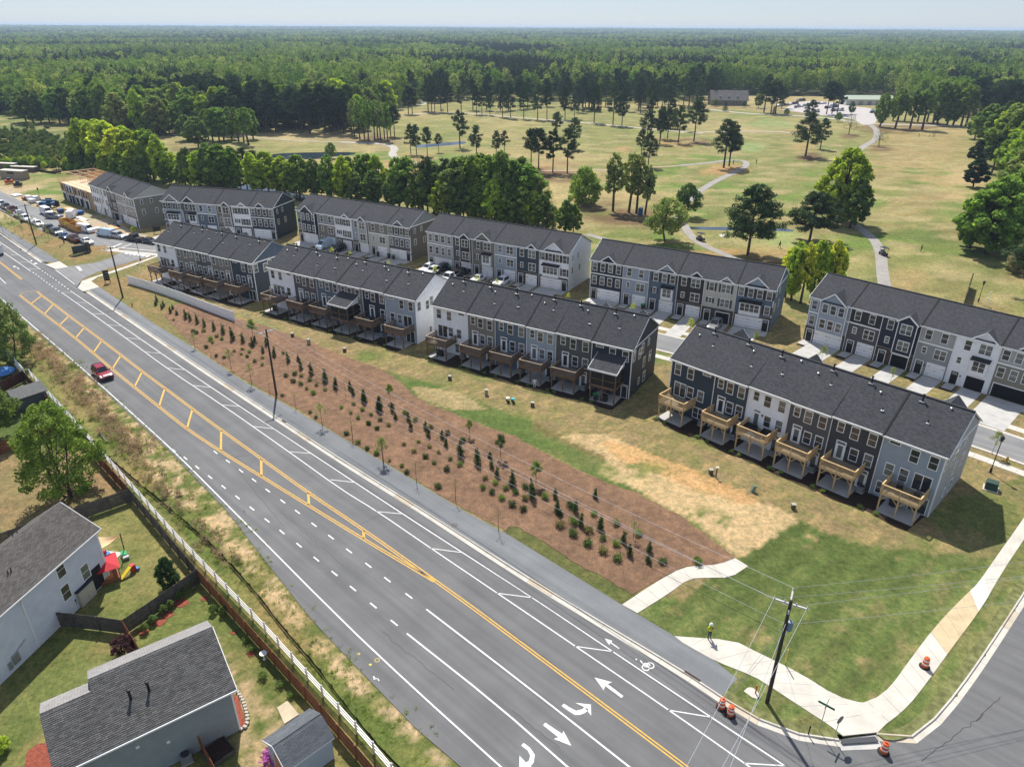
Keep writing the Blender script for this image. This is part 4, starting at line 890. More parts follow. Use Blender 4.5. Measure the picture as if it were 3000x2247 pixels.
# ---------------------------------------------------------------- front-facing rows
DRV = 10.2
def front_unit(bk, i, spec, label, side=None):
    x0, x1 = bk.b[i], bk.b[i + 1]; w = x1 - x0; EH, RH, D = bk.EH, bk.RH, bk.D; le = i == 0; re = i == len(bk.b) - 2
    T = thing('townhouse', label, 'townhouse', (*bk.w(x0, 0), 0), bk.rz)
    yw = .28 + (.15 if i % 2 else 0); lo = spec['lo']; up = spec.get('up'); base = spec.get('stone')
    top = bb(up) if up else lap(lo)
    z1 = 2.75 if base else 0; z2 = 5.35
    b = MB(); b.box(.002, w - .002, yw, D - .28, z1, z2 if up else EH); b.build('wall', lap(lo) if not spec.get('lobb') else bb(lo), T)
    if up: MB().box(.002, w - .002, yw - .01, D - .28, z2, EH).build('upper_wall', top, T); MB().box(0, w, yw - .04, yw - .005, z2 - .12, z2 + .12).build('band_board', WHITE, T)
    if base: MB().box(.002, w - .002, yw - .06, D - .28, 0, z1).build('stone_base', STONE, T); MB().box(0, w, yw - .09, yw, z1, z1 + .07).build('stone_ledge', mat('stone_ledge', (.3, .28, .25), .9, .1), T)
    yf = yw - (.06 if base else 0)
    if side:
        q = MB()
        if le: q.box(-.012, .001, yw, D - .28, 0, EH)
        else: q.box(w - .001, w + .012, yw, D - .28, 0, EH)
        q.build('side_wall', lap(side), T)
    roof = roof_part(T, w, D, EH, RH, le, re)
    if i in spec.get('seams', ()): seam(T, D, EH, RH)
    fz = MB(); fz.box(-.2 if le else 0, w + (.2 if re else 0), -.06, -.02, EH - .16, EH + .08); fz.box(0, w, -.02, yw, EH - .16, EH - .13); fz.build('eave_trim', WHITE, T)
    cb = MB()
    if le: cb.box(-.03, .1, yw - .02, yw + .1, z1, EH - .15)
    if re: cb.box(w - .1, w + .03, yw - .02, yw + .1, z1, EH - .15)
    if cb.v: cb.build('corner_board', WHITE, T)
    if re: end_gable(T, w, D, EH, RH, bb(spec.get('gside', side or lo)), 1, True, None)
    if le: end_gable(T, 0, D, EH, RH, bb(spec.get('gside', side or lo)), -1, False)
    if i: downspout(T, .05, yw, EH)
    bay = spec.get('bay')
    if bay:
        a, c, zb = bay[0] * w, bay[1] * w, bay[2]
        bm = MB(); bm.box(a, c, yw - .5, yw + .02, zb, EH - .02); bo = bm.build('bay', bb(bay[3]) if len(bay) > 3 else top, T)
        q = MB()
        for x in (a, c): q.box(x - .06, x + .06, yw - .53, yw - .44, zb, EH - .1)
        q.box(a - .06, c + .06, yw - .53, yw - .44, zb - .12, zb); q.build('corner_board', WHITE, bo)
    wy = lambda x: yw - .5 if bay and bay[0] * w < x < bay[1] * w else yw - (.01 if False else 0)
    for t, fx, z, *sh in spec['w']:
        y = wy(w * fx); add_window(T, t, w * fx, z, y - .012)
        if sh:
            ww, hh = WSIZE[t]
            for q in (-1, 1): xx = w * fx + q * (ww / 2 + .3); MB().box(xx - .17, xx + .17, y - .06, y, z - hh / 2, z + hh / 2).build('shutter', SHUT, T)
        if spec.get('redsign') and t in 'dn' and abs(z - 4.0) < .3 and fx > .6: MB().box(.12, .62, -.005, .006, -.6, -.1).build('red_sign', RED, T, (w * fx, y - .012, z))
    bx = spec.get('box')
    if bx:
        fx, bw = bx; x = w * fx
        bo = MB().box(x - bw / 2, x + bw / 2, yw - .55, yw + .02, 2.7, 5.0).build('bay', mat('white_panel', (.74, .75, .76), .5, .06), T)
        add_window(T, 'q' if bw > 3 else 'd', x, 4.1, yw - .562)
        aw = MB(); aw.xprism([(yw - .85, 5.0), (yw + .01, 5.35), (yw + .01, 5.45), (yw - .85, 5.1)], x - bw / 2 - .15, x + bw / 2 + .15); aw.build('awning', mat('black_standing_seam', (.02, .02, .024), .45, .2), T)
    if spec.get('gab'):
        fx, wd, fill = spec['gab'][:3]; yg = yw - (.5 if bay else 0); gable(T, w * fx, wd, yg - .02 if not bay else yg, -1, EH + .0, .78, bb(fill), 2.6 + wd * .28, bare=spec.get('bare', False))
    gx, gw = spec['gar']; open_ = spec.get('open')
    if open_:
        MB().box(w * gx - gw / 2, w * gx + gw / 2, yf - .012, yf + .02, 0, 2.15).build('garage_opening', mat('garage_inner_shade', (.012, .012, .013), .9, .2), T)  # solid dark panel, its colour painted as the unlit garage inside
        q = MB(); q.box(w * gx - gw / 2 - .1, w * gx + gw / 2 + .1, yf - .04, yf + .03, 2.15, 2.3)
        for s in (-1, 1): q.box(w * gx + s * (gw / 2 + .05) - .05, w * gx + s * (gw / 2 + .05) + .05, yf - .04, yf + .03, 0, 2.15)
        q.build('garage_frame', WHITE, T)
    else: O('garage_door', cached(('gar', gw), lambda: garage_mesh(gw)), T, (w * gx, yf, .12))
    O('front_door', cached('fdoor', lambda: door_mesh('front')), T, (w * spec['door'], yf, .15))
    MB().box(-.06, .06, -.14, 0, -.12, .14).build('wall_light', BLACK, T, (w * spec['door'] + .8, yf, 1.75))
    return T
def driveway(bk, x0, x1, length=DRV):
    par = bpy.data.objects.new('driveway', None); COL.objects.link(par); par['kind'] = 'structure'
    par.location = (*bk.w(x0, 0), 0); par.rotation_euler = (0, 0, bk.rz); w = x1 - x0; n = 2 if w > 4 else 1
    ys = [.1, -3.2, -6.4, -7.9, -9.4, -length]
    for a, b in zip(ys[:-1], ys[1:]):
        for k in range(n): MB().box(w * k / n + .006, w * (k + 1) / n - .006, b + .01, a - .006, .05, .15).build('slab', CONC2, par)
def win4(z, sh=False, xs=(.13, .38, .62, .87)): return [('n', x, z) + ((1,) if sh else ()) for x in xs]
U3, U2 = 6.75, 4.0
def eL(lo, **k): return dict(dict(lo=lo, w=win4(U3) + win4(U2), door=.13, gar=(.6, 4.6)), **k)
def eR(lo, **k): return dict(dict(lo=lo, w=win4(U3) + win4(U2), door=.88, gar=(.42, 4.6)), **k)
def inn(lo, nn=True, sh=0, **k):
    s = (1,) if sh else ()
    return dict(dict(lo=lo, w=([('n', .25, U3) + s, ('n', .7, U3) + s] if nn else [('n', .24, U3) + s, ('d', .68, U3) + s]) + [('s', .24, 4.15) + s, ('d', .7, U2) + s], door=.2, gar=(.68, 2.5)), **k)
FU = []
def front_block(bk, specs, names, where, side, seams=(1, 3, 5), drv=True):
    for i, sp in enumerate(specs):
        sp['seams'] = seams; e = i in (0, len(specs) - 1)
        T = front_unit(bk, i, sp, names[i] + ' ' + where, (side if i else sp['lo']) if e else None); FU.append(T)
        if i == len(specs) - 1: side_windows(T, bk.b[-1] - bk.b[-2], bk.D, [('s', .2, 6.8), ('s', .42, 6.8), ('m', .2, 4.2), ('m', .5, 4.1)])
        x0 = bk.b[i]; w = bk.b[i + 1] - x0; gx, gw = sp['gar']
        if drv: driveway(bk, x0 + w * gx - gw / 2 - .15, x0 + w * gx + gw / 2 + .15)
        if drv: MB().box(w * sp['door'] - .75, w * sp['door'] + .75, -2.2, .2, .05, .155).build('doorstep', CONC2, T)
B5 = Block('B5', (2375.7, 870), (3030, 1040), [(2495, 899.5), (2585, 926), (2698.5, 955), (2801.6, 983), (2931.6, 1017.5)], 11.4, 10.9)
B5.b[-1] = B5.len = B5.b[-2] + 6.6
B4 = Block('B4', (1730.8, 761.7), (2271, 852.9), [(1825, 777), (1901, 791), (1986, 804.5), (2063, 819), (2158.6, 835)], 11.0, 10.85)
B3 = Block('B3', (1248.6, 678.5), (1664, 747.4), [(1324.5, 690), (1382, 699.7), (1446.8, 711), (1509.7, 723), (1578, 733)], 11.4, 10.85)
B2 = Block('B2', (865.8, 615), (1196, 668.8), [(928, 623.6), (977, 632.6), (1026.5, 640.5), (1073, 649.6), (1130.7, 658.6)], 11.6, 10.8)
B1 = Block('B1', (469, 589), (796, 612), [(531.5, 591.7), (575.6, 594), (631, 598.5), (678.6, 602), (733, 605)], 11.0, 10.9)
B0 = Block('B0', (150, 500), (386, 583.5), [(185, 513), (222, 527), (258, 540.5), (288, 551), (316, 561), (337, 567), (362, 576)], 12.2, 10.7)
front_block(B5, [eL('light blue', stone=1, w=[('n', .12, U3), ('n', .42, U3), ('n', .62, U3), ('n', .82, U3), ('n', .12, U2), ('n', .42, U2), ('n', .62, U2), ('n', .82, U2)], bay=(.28, .95, 2.6, 'light blue'), gab=(.6, 4.2, 'light blue'), bare=True, redsign=1, up='light blue'),
                 inn('dark grey', up='black', redsign=1), inn('navy', False, stone=1, bay=(.45, .93, 2.6, 'navy'), gab=(.69, 2.9, 'navy'), open=1, redsign=1), inn('grey', up='light grey', redsign=1),
                 inn('white', False, gab=(.64, 3.6, 'white'), bare=True, open=1, box=(.68, 2.3), w=[('n', .3, U3), ('d', .7, U3), ('s', .2, 4.15)]), eR('olive', up='light grey', gab=(.6, 4.0, 'light grey'), open=1)],
            ['pale blue end townhouse with gable and two-car garage', 'black-topped dark grey townhouse with white garage door', 'navy townhouse with stone base and open garage', 'pale blue-grey townhouse with red sign in window', 'white townhouse with black awning and open garage', 'olive-grey townhouse with wide open garage'], 'in the right-hand front row', 'light grey')
front_block(B4, [eL('navy', up='navy', gab=(.55, 3.4, 'navy'), stone=0), inn('light blue', up='light blue'), inn('blue grey', False, gab=(.62, 3.7, 'light blue'), bare=True, box=(.7, 2.3), w=[('n', .25, U3, 1), ('n', .55, U3, 1), ('n', .83, U3, 1), ('s', .24, 4.15, 1)]),
                 inn('black', False, stone=1, gab=(.7, 2.6, 'black')), inn('cream', False, 1, stone=1, lobb=1, gab=(.68, 2.6, 'cream'), open=1), eR('blue grey', stone=1, gab=(.52, 4.6, 'light blue'), bare=True, box=(.42, 3.7), w=win4(U3, True) + [('n', .87, U2, 1)])],
            ['navy end townhouse with white band', 'light blue townhouse with pale front', 'blue townhouse with gable and white bay', 'black townhouse with brown stone base', 'cream townhouse with open garage', 'blue end townhouse with four-window white bay'], 'in the front row beyond middle roofs', 'blue grey')
front_block(B3, [eL('light grey', up='light grey'), inn('dark grey', False, stone=1, bay=(.42, .93, 2.6, 'black'), gab=(.68, 2.4, 'black')), inn('taupe', False, gab=(.5, 4.2, 'olive'), bare=True, box=(.68, 2.2), w=[('n', .28, U3, 1), ('d', .68, U3), ('s', .24, 4.15, 1)]), inn('light blue', False, up='light blue'),
                 inn('dark slate', False, stone=1, lobb=1, gab=(.68, 2.4, 'dark slate')), eR('white', stone=1, gab=(.5, 4.9, 'white'), bare=True, box=(.42, 3.7), w=win4(U3, True) + [('n', .87, U2, 1)])],
            ['light grey end townhouse with four-window rows', 'dark grey townhouse with black bay', 'taupe townhouse with olive gable and white bay', 'light blue townhouse with white garage door', 'dark slate townhouse with stone base', 'white end townhouse'], 'in the front row with white cars', 'white')
front_block(B2, [eL('navy', stone=1, bay=(.25, .92, 2.7, 'navy'), gab=(.56, 3.9, 'charcoal')), inn('taupe', up='grey'), inn('white', False, 1, stone=1, gab=(.68, 2.3, 'white')), inn('light blue', False, stone=1, bay=(.45, .93, 2.6, 'light grey'), gab=(.68, 2.3, 'charcoal')), inn('cream', up='olive'),
                 eR('dark grey', up='grey', gab=(.5, 3.2, 'grey'), w=win4(U3, True) + win4(U2), gside='grey')],
            ['navy end townhouse with black arched gable', 'taupe-grey townhouse behind the pale blue van', 'white townhouse with dark shutters and stone base', 'pale blue-grey townhouse with small dark gable', 'cream and olive townhouse with dark bin outside', 'dark grey end townhouse with grey gable'], 'in the front row left of centre', 'dark taupe')
front_block(B1, [eL('light blue', stone=1, gab=(.52, 4.6, 'grey'), bare=True, box=(.56, 3.7), w=win4(U3, True) + [('n', .12, U2, 1)]), inn('dark grey', False, gab=(.5, 3.9, 'charcoal'), box=(.7, 2.2), w=[('n', .3, U3), ('d', .72, U3), ('s', .24, 4.15)]), inn('blue grey', up='light blue'), inn('taupe', False, stone=1, bay=(.45, .93, 2.6, 'taupe'), gab=(.68, 2.4, 'charcoal')),
                 inn('white', False, 1, stone=1, gab=(.6, 2.6, 'white')), eR('deep blue', up='dark grey', gab=(.45, 3.0, 'blue grey'), w=win4(U3) + win4(U2), gside='dark slate')],
            ['pale blue end townhouse with white bay and gable', 'dark grey townhouse with black gable', 'blue townhouse with light blue upper storey', 'taupe townhouse with narrow bay', 'white townhouse with dark shutters', 'deep blue end townhouse'], 'in the far front row', 'deep blue')
# ---- last row on the left: finished part, then the timber-framed part still being built
B0f = Block('B0f', (258, 540.5), (386, 583.5), [(288, 551), (316, 561), (337, 567), (362, 576)], 11.6, 10.7)
B0f.b = [0, 6.0, 11.5, 17.0, B0f.len - 6.3, B0f.len] if B0f.len > 24 else B0f.b
front_block(B0f, [eL('white', w=win4(U3) + win4(U2)), inn('white', False), inn('dark grey', False, gab=(.5, 3.2, 'dark grey'), open=1), inn('light grey', up='light grey'), eR('taupe', up='light grey', gab=(.35, 2.6, 'light grey'), w=win4(U3) + win4(U2), gside='cream')],
            ['white townhouse beside the bare frame', 'white townhouse with ladder before it', 'dark grey unfinished townhouse', 'light grey townhouse', 'taupe end townhouse with cream gable'], 'in the row being built', 'olive', (1, 2, 4), drv=False)
LUMB = mat('new_lumber', (.62, .39, .2), .8, .2, 2.5); OSB = mat('osb_sheathing', (.42, .27, .13), .85, .25, 5); WRAP = mat('white_house_wrap', (.6, .62, .63), .6, .12, 1.5); BLUEW = mat('blue_house_wrap', (.05, .07, .2), .6, .1)
def frame_house():
    T = thing('unfinished_townhouse', 'timber-framed townhouse shell with no roof, beside the finished row', 'building', (*B0f.w(-25.0, 0), 0), B0f.rz)
    L = 24.9; D = 11.4
    b = MB(); b.box(0, L, .4, D, 0, 5.3, 0); b.build('wall', WRAP, T)
    p = MB()
    for a, c, z0, z1 in ((0, 3.2, 2.9, 5.3), (4.5, 9.0, 2.6, 3.4), (10.5, 13.5, 2.9, 5.3), (17, 21, 2.9, 5.3), (22, 24.8, 0, 5.3)): p.box(a, c, .33, .4, z0, z1)
    p.build('sheathing_panel', OSB, T)
    q = MB()
    for x in (3.6, 9.8, 16.2, 21.5): q.box(x, x + .5, .31, .39, 0, 5.3)
    q.build('blue_strip', BLUEW, T)
    for x in (1.6, 5.5, 7.8, 11.8, 14.8, 18.2, 20):
        o = MB().box(-.5, .5, -.03, .02, -.75, .75).build('window_opening', mat('opening_shade', (.02, .02, .022), .9, .1), T, (x, .33, 4.0))  # flat dark panel, shade of the unlit interior painted on
    for x in (1.6, 6, 8.4, 12, 15, 19.2): MB().box(-.9, .9, -.03, .02, 0, 2.2).build('door_opening', mat('opening_shade', (.02, .02, .022), .9, .1), T, (x, .36, .05))  # dark panel on the wall, interior shade put into its colour
    MB().box(0, L, .4, D, 5.3, 5.42).build('floor_deck', mat('plywood_deck', (.6, .46, .3), .8, .15, 2), T)
    st = MB(); z0, z1 = 5.42, 8.0
    def studs(ax, a, c, f, step=.45):
        n = int(abs(c - a) / step)
        for i in range(n + 1):
            v = a + (c - a) * i / n
            (st.box(v - .03, v + .03, f - .06, f + .06, z0, z1) if ax == 'x' else st.box(f - .06, f + .06, v - .03, v + .03, z0, z1))
        for z in (z0 + .02, z1 - .05): (st.box(a, c, f - .07, f + .07, z, z + .08) if ax == 'x' else st.box(f - .07, f + .07, a, c, z, z + .08))
    studs('x', .1, L - .1, D - .1); studs('y', .1, D - .1, .1); studs('x', 1.5, L - 1, 8.6)
    for x in (6, 12, 18): studs('y', 4.5, D, x)
    studs('y', 6, D, L - .1); st.build('stud_framing', LUMB, T)
    rf = MB()
    for x in (0.1, 6, 12, 18, 24): rf.box(x - .04, x + .04, 3, D, 8.0, 8.2)
    rf.box(0, L, 5.4, 5.5, 8.2, 8.35); rf.box(0, L, 3, 3.1, 8.0, 8.15); rf.build('ceiling_joist', mat('pale_lumber', (.72, .55, .38), .8, .1), T)
    MB().box(18.5, L, D - .02, D + .08, 5.4, 8.2).build('sheathing_panel', OSB, T); MB().box(20.5, L, D + .08, D + .14, 5.4, 8.0).build('blue_wrap', BLUEW, T)
frame_house()
# ---------------------------------------------------------------- inner street in front of the rows, its kerbs and walks
def row_pt(bk, x, y): return np.array(bk.w(x, y))
cl = np.array([row_pt(B1, -4, -13.6), row_pt(B1, 30, -13.8), row_pt(B2, 2, -14.2), row_pt(B2, 34, -14), row_pt(B3, 16, -14), row_pt(B4, 2, -14), row_pt(B4, 30, -13.9)])
SR = (np.array(G2(2868, 1309)) + np.array(G2(2878, 1254))) / 2; SR2 = (np.array(G2(3000, 1364)) + np.array(G2(3000, 1289))) / 2
cl = np.vstack([cl, SR, SR2]); cl = extend(smooth(cl, 3), 0, 60)
o = ribbon('street', cl, 6.4, .128, ASPH3); o['kind'] = 'structure'
cr = resample(cl, 3.0)
for sg in (1, -1):
    a = poly_offset(cr, sg * 3.2); b = poly_offset(cr, sg * 3.75)
    par = bpy.data.objects.new('kerb', None); COL.objects.link(par); par['kind'] = 'structure'
    for i in range(len(a) - 1):
        me = MB(); d = (a[i + 1] - a[i]) * .004; me.loft([[(*(a[i] + d), .05), (*(b[i] + d), .05), (*(b[i] + d), .19), (*(a[i] + d), .15)], [(*(a[i + 1] - d), .05), (*(b[i + 1] - d), .05), (*(b[i + 1] - d), .19), (*(a[i + 1] - d), .15)]]); me.build('kerb_section', CONC, par)
    a = poly_offset(cl, sg * 5.2); b = poly_offset(cl, sg * 6.6); lim = slice(2, len(cl))
    walk('sidewalk', a[lim], b[lim], .148, 1.6)
# ---- lawn between the main road and the backs of the front-facing rows
BACK = [B0f.w(-60, 17), B0f.w(B0f.len, 16), B1.w(-4, 14), B1.w(B1.len, 14), B2.w(0, 14), B2.w(B2.len, 14), B3.w(0, 14), B3.w(B3.len, 14), B4.w(0, 14), B4.w(B4.len + 4, 14), B5.w(0, 14), B5.w(80, 14)]
def lawn_keep(X, Y): return right_of_curb(X, Y) & ~inpoly(X, Y, BACK + [(300, 400), (-300, 400)])
grid_ground('lawn', -135, 112, 36, 200, .6, lawn_paint, rc_height, keep=lawn_keep)
# ================================================================= TREES
def leaf_arrays(rng, lobes, n, size, flat=.0, aspect=.6, shell=.35):
    """n leaf quads scattered through ellipsoidal lobes [(cx,cy,cz,rx,ry,rz,weight)]"""
    lobes = np.array(lobes, float); w = lobes[:, 6] * (lobes[:, 3] * lobes[:, 4] * lobes[:, 5]) ** .67; k = rng.choice(len(lobes), n, p=w / w.sum())
    d = rng.normal(size=(n, 3)); d /= np.linalg.norm(d, axis=1)[:, None]; r = rng.random(n) ** shell
    c = lobes[k, :3] + d * r[:, None] * lobes[k, 3:6]
    nrm = d * .55 + rng.normal(size=(n, 3)) * .9 + np.array((0, 0, .5 + flat)); nrm /= np.linalg.norm(nrm, axis=1)[:, None]
    t = rng.normal(size=(n, 3)); t -= nrm * (t * nrm).sum(1)[:, None]; t /= np.linalg.norm(t, axis=1)[:, None]; b = np.cross(nrm, t)
    s = size * (.6 + .8 * rng.random(n))[:, None]
    t = t * s; b = b * s * aspect
    v = np.stack([c - t, c - b * .9 + t * .1, c + t, c + b * .9 - t * .1], 1).reshape(-1, 3)
    return v
def quads_mesh(name, v, m):
    n = len(v) // 4; me = bpy.data.meshes.new(name); me.vertices.add(len(v)); me.vertices.foreach_set('co', v.ravel().astype(np.float32))
    me.loops.add(n * 4); me.loops.foreach_set('vertex_index', np.arange(n * 4, dtype=np.int32)); me.polygons.add(n); me.polygons.foreach_set('loop_start', np.arange(0, n * 4, 4, dtype=np.int32))
    me.update(calc_edges=True); me.materials.append(m); return me
def broad(seed, H=16.0, W=5.2, base=.22, n=5200, leaf=.3, lobes=60, upright=.0, multi=1, mtl=None, lobe=.19):
    """leafy crown of many lobes on limbs"""
    rng = np.random.default_rng(seed); L = []; tb = MB(); tips = []
    for i in range(lobes):
        f = (i + .5) / lobes; z = base + (1 - base) * f ** .9; prof = math.sin(math.pi * min(1, max(0, (z - base * .6) / (1.02 - base * .6))) ** (.75 + upright)) ** .7
        a = i * 2.4 + rng.normal() * .4; rad = W * prof * (.35 + .65 * rng.random() ** .5) * .8
        lr = W * lobe * (.75 + .5 * rng.random()) * (.6 + .5 * prof)
        c = (rad * math.cos(a), rad * math.sin(a), z * H * .97 - lr * .3); L.append((*c, lr, lr, lr * (.75 + 2.2 * upright), 1.0)); tips.append(c)
    v = leaf_arrays(rng, L, n, leaf)
    v[:, 2] = np.maximum(v[:, 2], H * base * .55)
    for k in range(multi):
        ox = 0 if multi == 1 else .7 * math.cos(k * 2.1); oy = 0 if multi == 1 else .7 * math.sin(k * 2.1); r0 = (.021 * H if multi == 1 else .013 * H)
        p = Vector((ox * .5, oy * .5, -.2)); q = Vector((ox + rng.normal() * .25, oy + rng.normal() * .25, H * base * 1.15)); tb.tube(p, q, r0, r0 * .75, 7)
        q2 = Vector((ox * 2 + rng.normal() * .5, oy * 2 + rng.normal() * .5, H * .62)); tb.tube(q, q2, r0 * .75, r0 * .4, 6); tb.tube(q2, (q2.x + rng.normal() * .4, q2.y, H * .92), r0 * .4, r0 * .1, 5)
        for c in tips[k::multi][::2 if multi == 1 else 3]:
            t = min(.95, max(0.05, (c[2] / H - base) * .8)); s = q.lerp(q2, t); tb.tube(s, c, r0 * .33, r0 * .08, 4)
    return quads_mesh('crown', v, mtl or LEAF), tb.mesh('trunk', BARK), H
def pine(seed, H=18.0, W=3.6, base=.42, n=4600, cone=.0, leaf=.36, nb=46):
    rng = np.random.default_rng(seed); tb = MB(); L = []; lean = rng.normal(size=2) * .25
    ax = lambda z: Vector((lean[0] * z / H * (1 + .5 * math.sin(z * .35)), lean[1] * z / H, z))
    zz = [0, H * .3, H * .55, H * .8, H]; rr = [.019 * H, .016 * H, .012 * H, .007 * H, .002 * H]
    for a, b, r, s in zip(zz[:-1], zz[1:], rr[:-1], rr[1:]): tb.tube(ax(a) - Vector((0, 0, .2 if a == 0 else 0)), ax(b), r, s, 7)
    for i in range(nb):
        f = min(1, max(0, (i + rng.uniform(-1.2, 1.6)) / nb)); z = H * (base + (1 - base) * f); prof = (1 - f ** 1.6) * (.55 + .45 * min(1, f * 3.2)) if not cone else (1 - f)
        if rng.random() < .14: continue
        a = i * 2.4 + rng.normal() * .5; ln = W * (.22 + .95 * prof) * (.65 + .45 * rng.random()); s = ax(z); e = s + Vector((math.cos(a) * ln, math.sin(a) * ln, ln * (.12 + .25 * f) - .25))
        tb.tube(s, e, .05 + .012 * ln, .015, 4)
        for u in (.45, .72, .98):
            if u < .5 and ln < 1.6: continue
            c = s.lerp(e, u); k = .52 + .2 * ln * .5 * u; L.append((c.x + rng.normal() * .2, c.y + rng.normal() * .2, c.z + .22, k * 1.15, k * 1.15, k * 1.0, 1))
    t = ax(H); L.append((t.x, t.y, H - .5, .7, .7, .9, 1.3)); L.append((t.x, t.y, H - 1.5, 1.0, 1.0, .9, 1.2))
    return quads_mesh('crown', leaf_arrays(rng, L, n, leaf, .1, .26, .5), NEEDLE), tb.mesh('trunk', BARK), H
PROTO = {}
for k in range(4): PROTO['b%d' % k] = broad(10 + k, 15, 5.2, .18, 5200, .46, 80, lobe=.16)
for k in range(3): PROTO['t%d' % k] = broad(30 + k, 19, 4.0, .12, 3900, .44, 70, .35, lobe=.17)
for k in range(3): PROTO['a%d' % k] = broad(70 + k, 19, 3.5, .34, 1900, .42, 46, .2, lobe=.2)
for k in range(5): PROTO['p%d' % k] = pine(50 + k, 18, 4.6 + .3 * (k % 3), .3 + .06 * (k % 3), 7500)
PROTO['big'] = broad(90, 18, 8.2, .12, 11000, .48, 120, lobe=.13); PROTO['big2'] = broad(91, 18, 7.2, .14, 9500, .46, 105, lobe=.135)
PROTO['birch'] = broad(95, 11.5, 4.9, .06, 11000, .16, 110, multi=3, lobe=.15); PROTO['round'] = broad(97, 7, 3.2, .24, 3200, .2, 46, lobe=.22)
PROTO['bush'] = broad(98, 9, 5.0, .06, 7000, .26, 80, lobe=.19); PROTO['bare'] = broad(99, 7, 3.0, .25, 520, .14, 40); PROTO['bareT'] = broad(96, 17, 3.2, .4, 600, .2, 40)
PROTO['pbig'] = pine(64, 18, 6.2, .22, 12000, leaf=.42, nb=84); PROTO['young'] = broad(93, 3, .95, .02, 420, .2, 16, lobe=.4)
PROTO['cone'] = pine(61, 6, 1.7, .04, 2600, 1, .2)
COLR = {'lime': (0.398, 0.520, 0.079), 'green': (0.210, 0.323, 0.079), 'mid': (0.178, 0.260, 0.089), 'dark': (0.094, 0.166, 0.059), 'pale': (0.283, 0.344, 0.135), 'olive': (0.273, 0.271, 0.112), 'pine': (0.073, 0.118, 0.056), 'pined': (0.046, 0.078, 0.042), 'grey': (0.325, 0.291, 0.183), 'plum': (0.092, 0.047, 0.064), 'spruce': (0.063, 0.114, 0.050), 'yellow': (0.524, 0.583, 0.089)}
TR = random.Random(4)
def tree(kind, x, y, h, col, label, group=None, cat='tree', rz=None, sw=1.0, name=None, z=0.0):
    cr, tk, H = PROTO[kind]; s = h / H; o = thing(name or ('pine_tree' if kind[0] == 'p' else 'tree'), label, cat, (x, y, z), TR.uniform(0, 6.28) if rz is None else rz, group)
    o.scale = (s * sw, s * sw, s); c = O('crown', cr, o); t = O('trunk', tk, o)
    j = TR.uniform(.85, 1.15); cc = COLR[col]; c.color = (cc[0] * j * TR.uniform(.93, 1.07), cc[1] * j, cc[2] * j * TR.uniform(.9, 1.1), 1); return o
def plant(kind, bx, by, ty, col, label, group=None, sw=1.0, **k):
    p = G(bx, by); h = max(1.0, tall(bx, by, bx, ty)); return tree(kind, p[0], p[1], h, col, label, group, sw=sw, **k)
def zone(ox, oy, s, rows, label, group, kinds, cols, sw=1.0):
    for i, (x, y, t) in enumerate(rows): plant(TR.choice(kinds), ox + x / s, oy + y / s, oy + t / s, TR.choice(cols), label, group, sw)
P5 = ['p0', 'p1', 'p2', 'p3', 'p4']; s2 = 2.209
# golf course pines
zone(1000, 0, s2, [(450, 1000, 810), (487, 1000, 810), (557, 1010, 828), (630, 985, 868)], 'dark pine beside the small pond strip on the golf course', 'pines beside the small pond', P5, ['pine'], .85)
plant('p1', 1000 + 768 / s2, 958 / s2, 722 / s2, 'pine', 'tallest dark pine standing right beside the small pond'); plant('p0', 1000 + 875 / s2, 1010 / s2, 815 / s2, 'pine', 'bushy dark pine just right of the small pond')
zone(1000, 0, s2, [(1003, 1010, 850), (1055, 990, 850)], 'twin dark pine on the fairway between pond and tall group', 'twin fairway pines', P5, ['pine'], .9)
zone(1000, 0, s2, [(1228, 1080, 840), (1275, 1115, 838), (1368, 1115, 842), (1462, 1120, 835), (1505, 965, 765), (1395, 900, 730)], 'tall dark pine in the clump on the reddish straw bed mid fairway', 'pines on the reddish straw bed', P5, ['pine', 'pined'], .95)
zone(1000, 0, s2, [(1985, 1080, 855), (1940, 1000, 840), (2065, 900, 690), (1975, 930, 730), (2110, 900, 700), (2180, 925, 690), (2060, 930, 720), (2010, 790, 620)], 'dark pine in the clump at the middle of the golf course', 'pines at the middle of the course', P5, ['pine', 'pined'], .95)
row = [(585, 728, 510), (605, 728, 530), (645, 722, 520), (688, 728, 520), (875, 742, 570), (910, 740, 570), (962, 745, 590), (1043, 757, 560), (1095, 765, 550), (1180, 768, 560), (1270, 775, 545), (1330, 775, 560), (1447, 775, 570), (1507, 770, 600), (1635, 795, 545), (1757, 810, 540), (1815, 815, 590), (1920, 720, 570), (2010, 760, 520), (2130, 830, 640)]
zone(1000, 0, s2, row, 'slender dark pine in the long row along the dirt cart path', 'pines in a row along the dirt path', P5, ['pine', 'pined'], .8)
zone(1000, 0, s2, [(435, 740, 560), (460, 740, 570), (345, 885, 690)], 'dark pine at the edge of the left grove', 'dark pines by the grove', P5, ['pined'])
zone(1000, 0, s2, [(70, 870, 650), (85, 880, 640), (120, 905, 640), (150, 895, 630), (175, 910, 640), (215, 900, 650), (235, 890, 640), (255, 905, 650), (280, 900, 660), (300, 915, 660), (320, 880, 680)], 'slender light green tree in the grove beside the curving path', 'slender trees of the grove', ['a0', 'a1', 'a2'], ['pale', 'green'], .9)
zone(0, 0, s2, [(2145, 1025, 920)], 'small round tree on its mulch ring at the pond edge', None, ['round'], ['mid'])
plant('bush', 1000 + 1570 / s2, 1325 / s2, 1075 / s2, 'green', 'big round dark green tree left of the four slender ones'); 
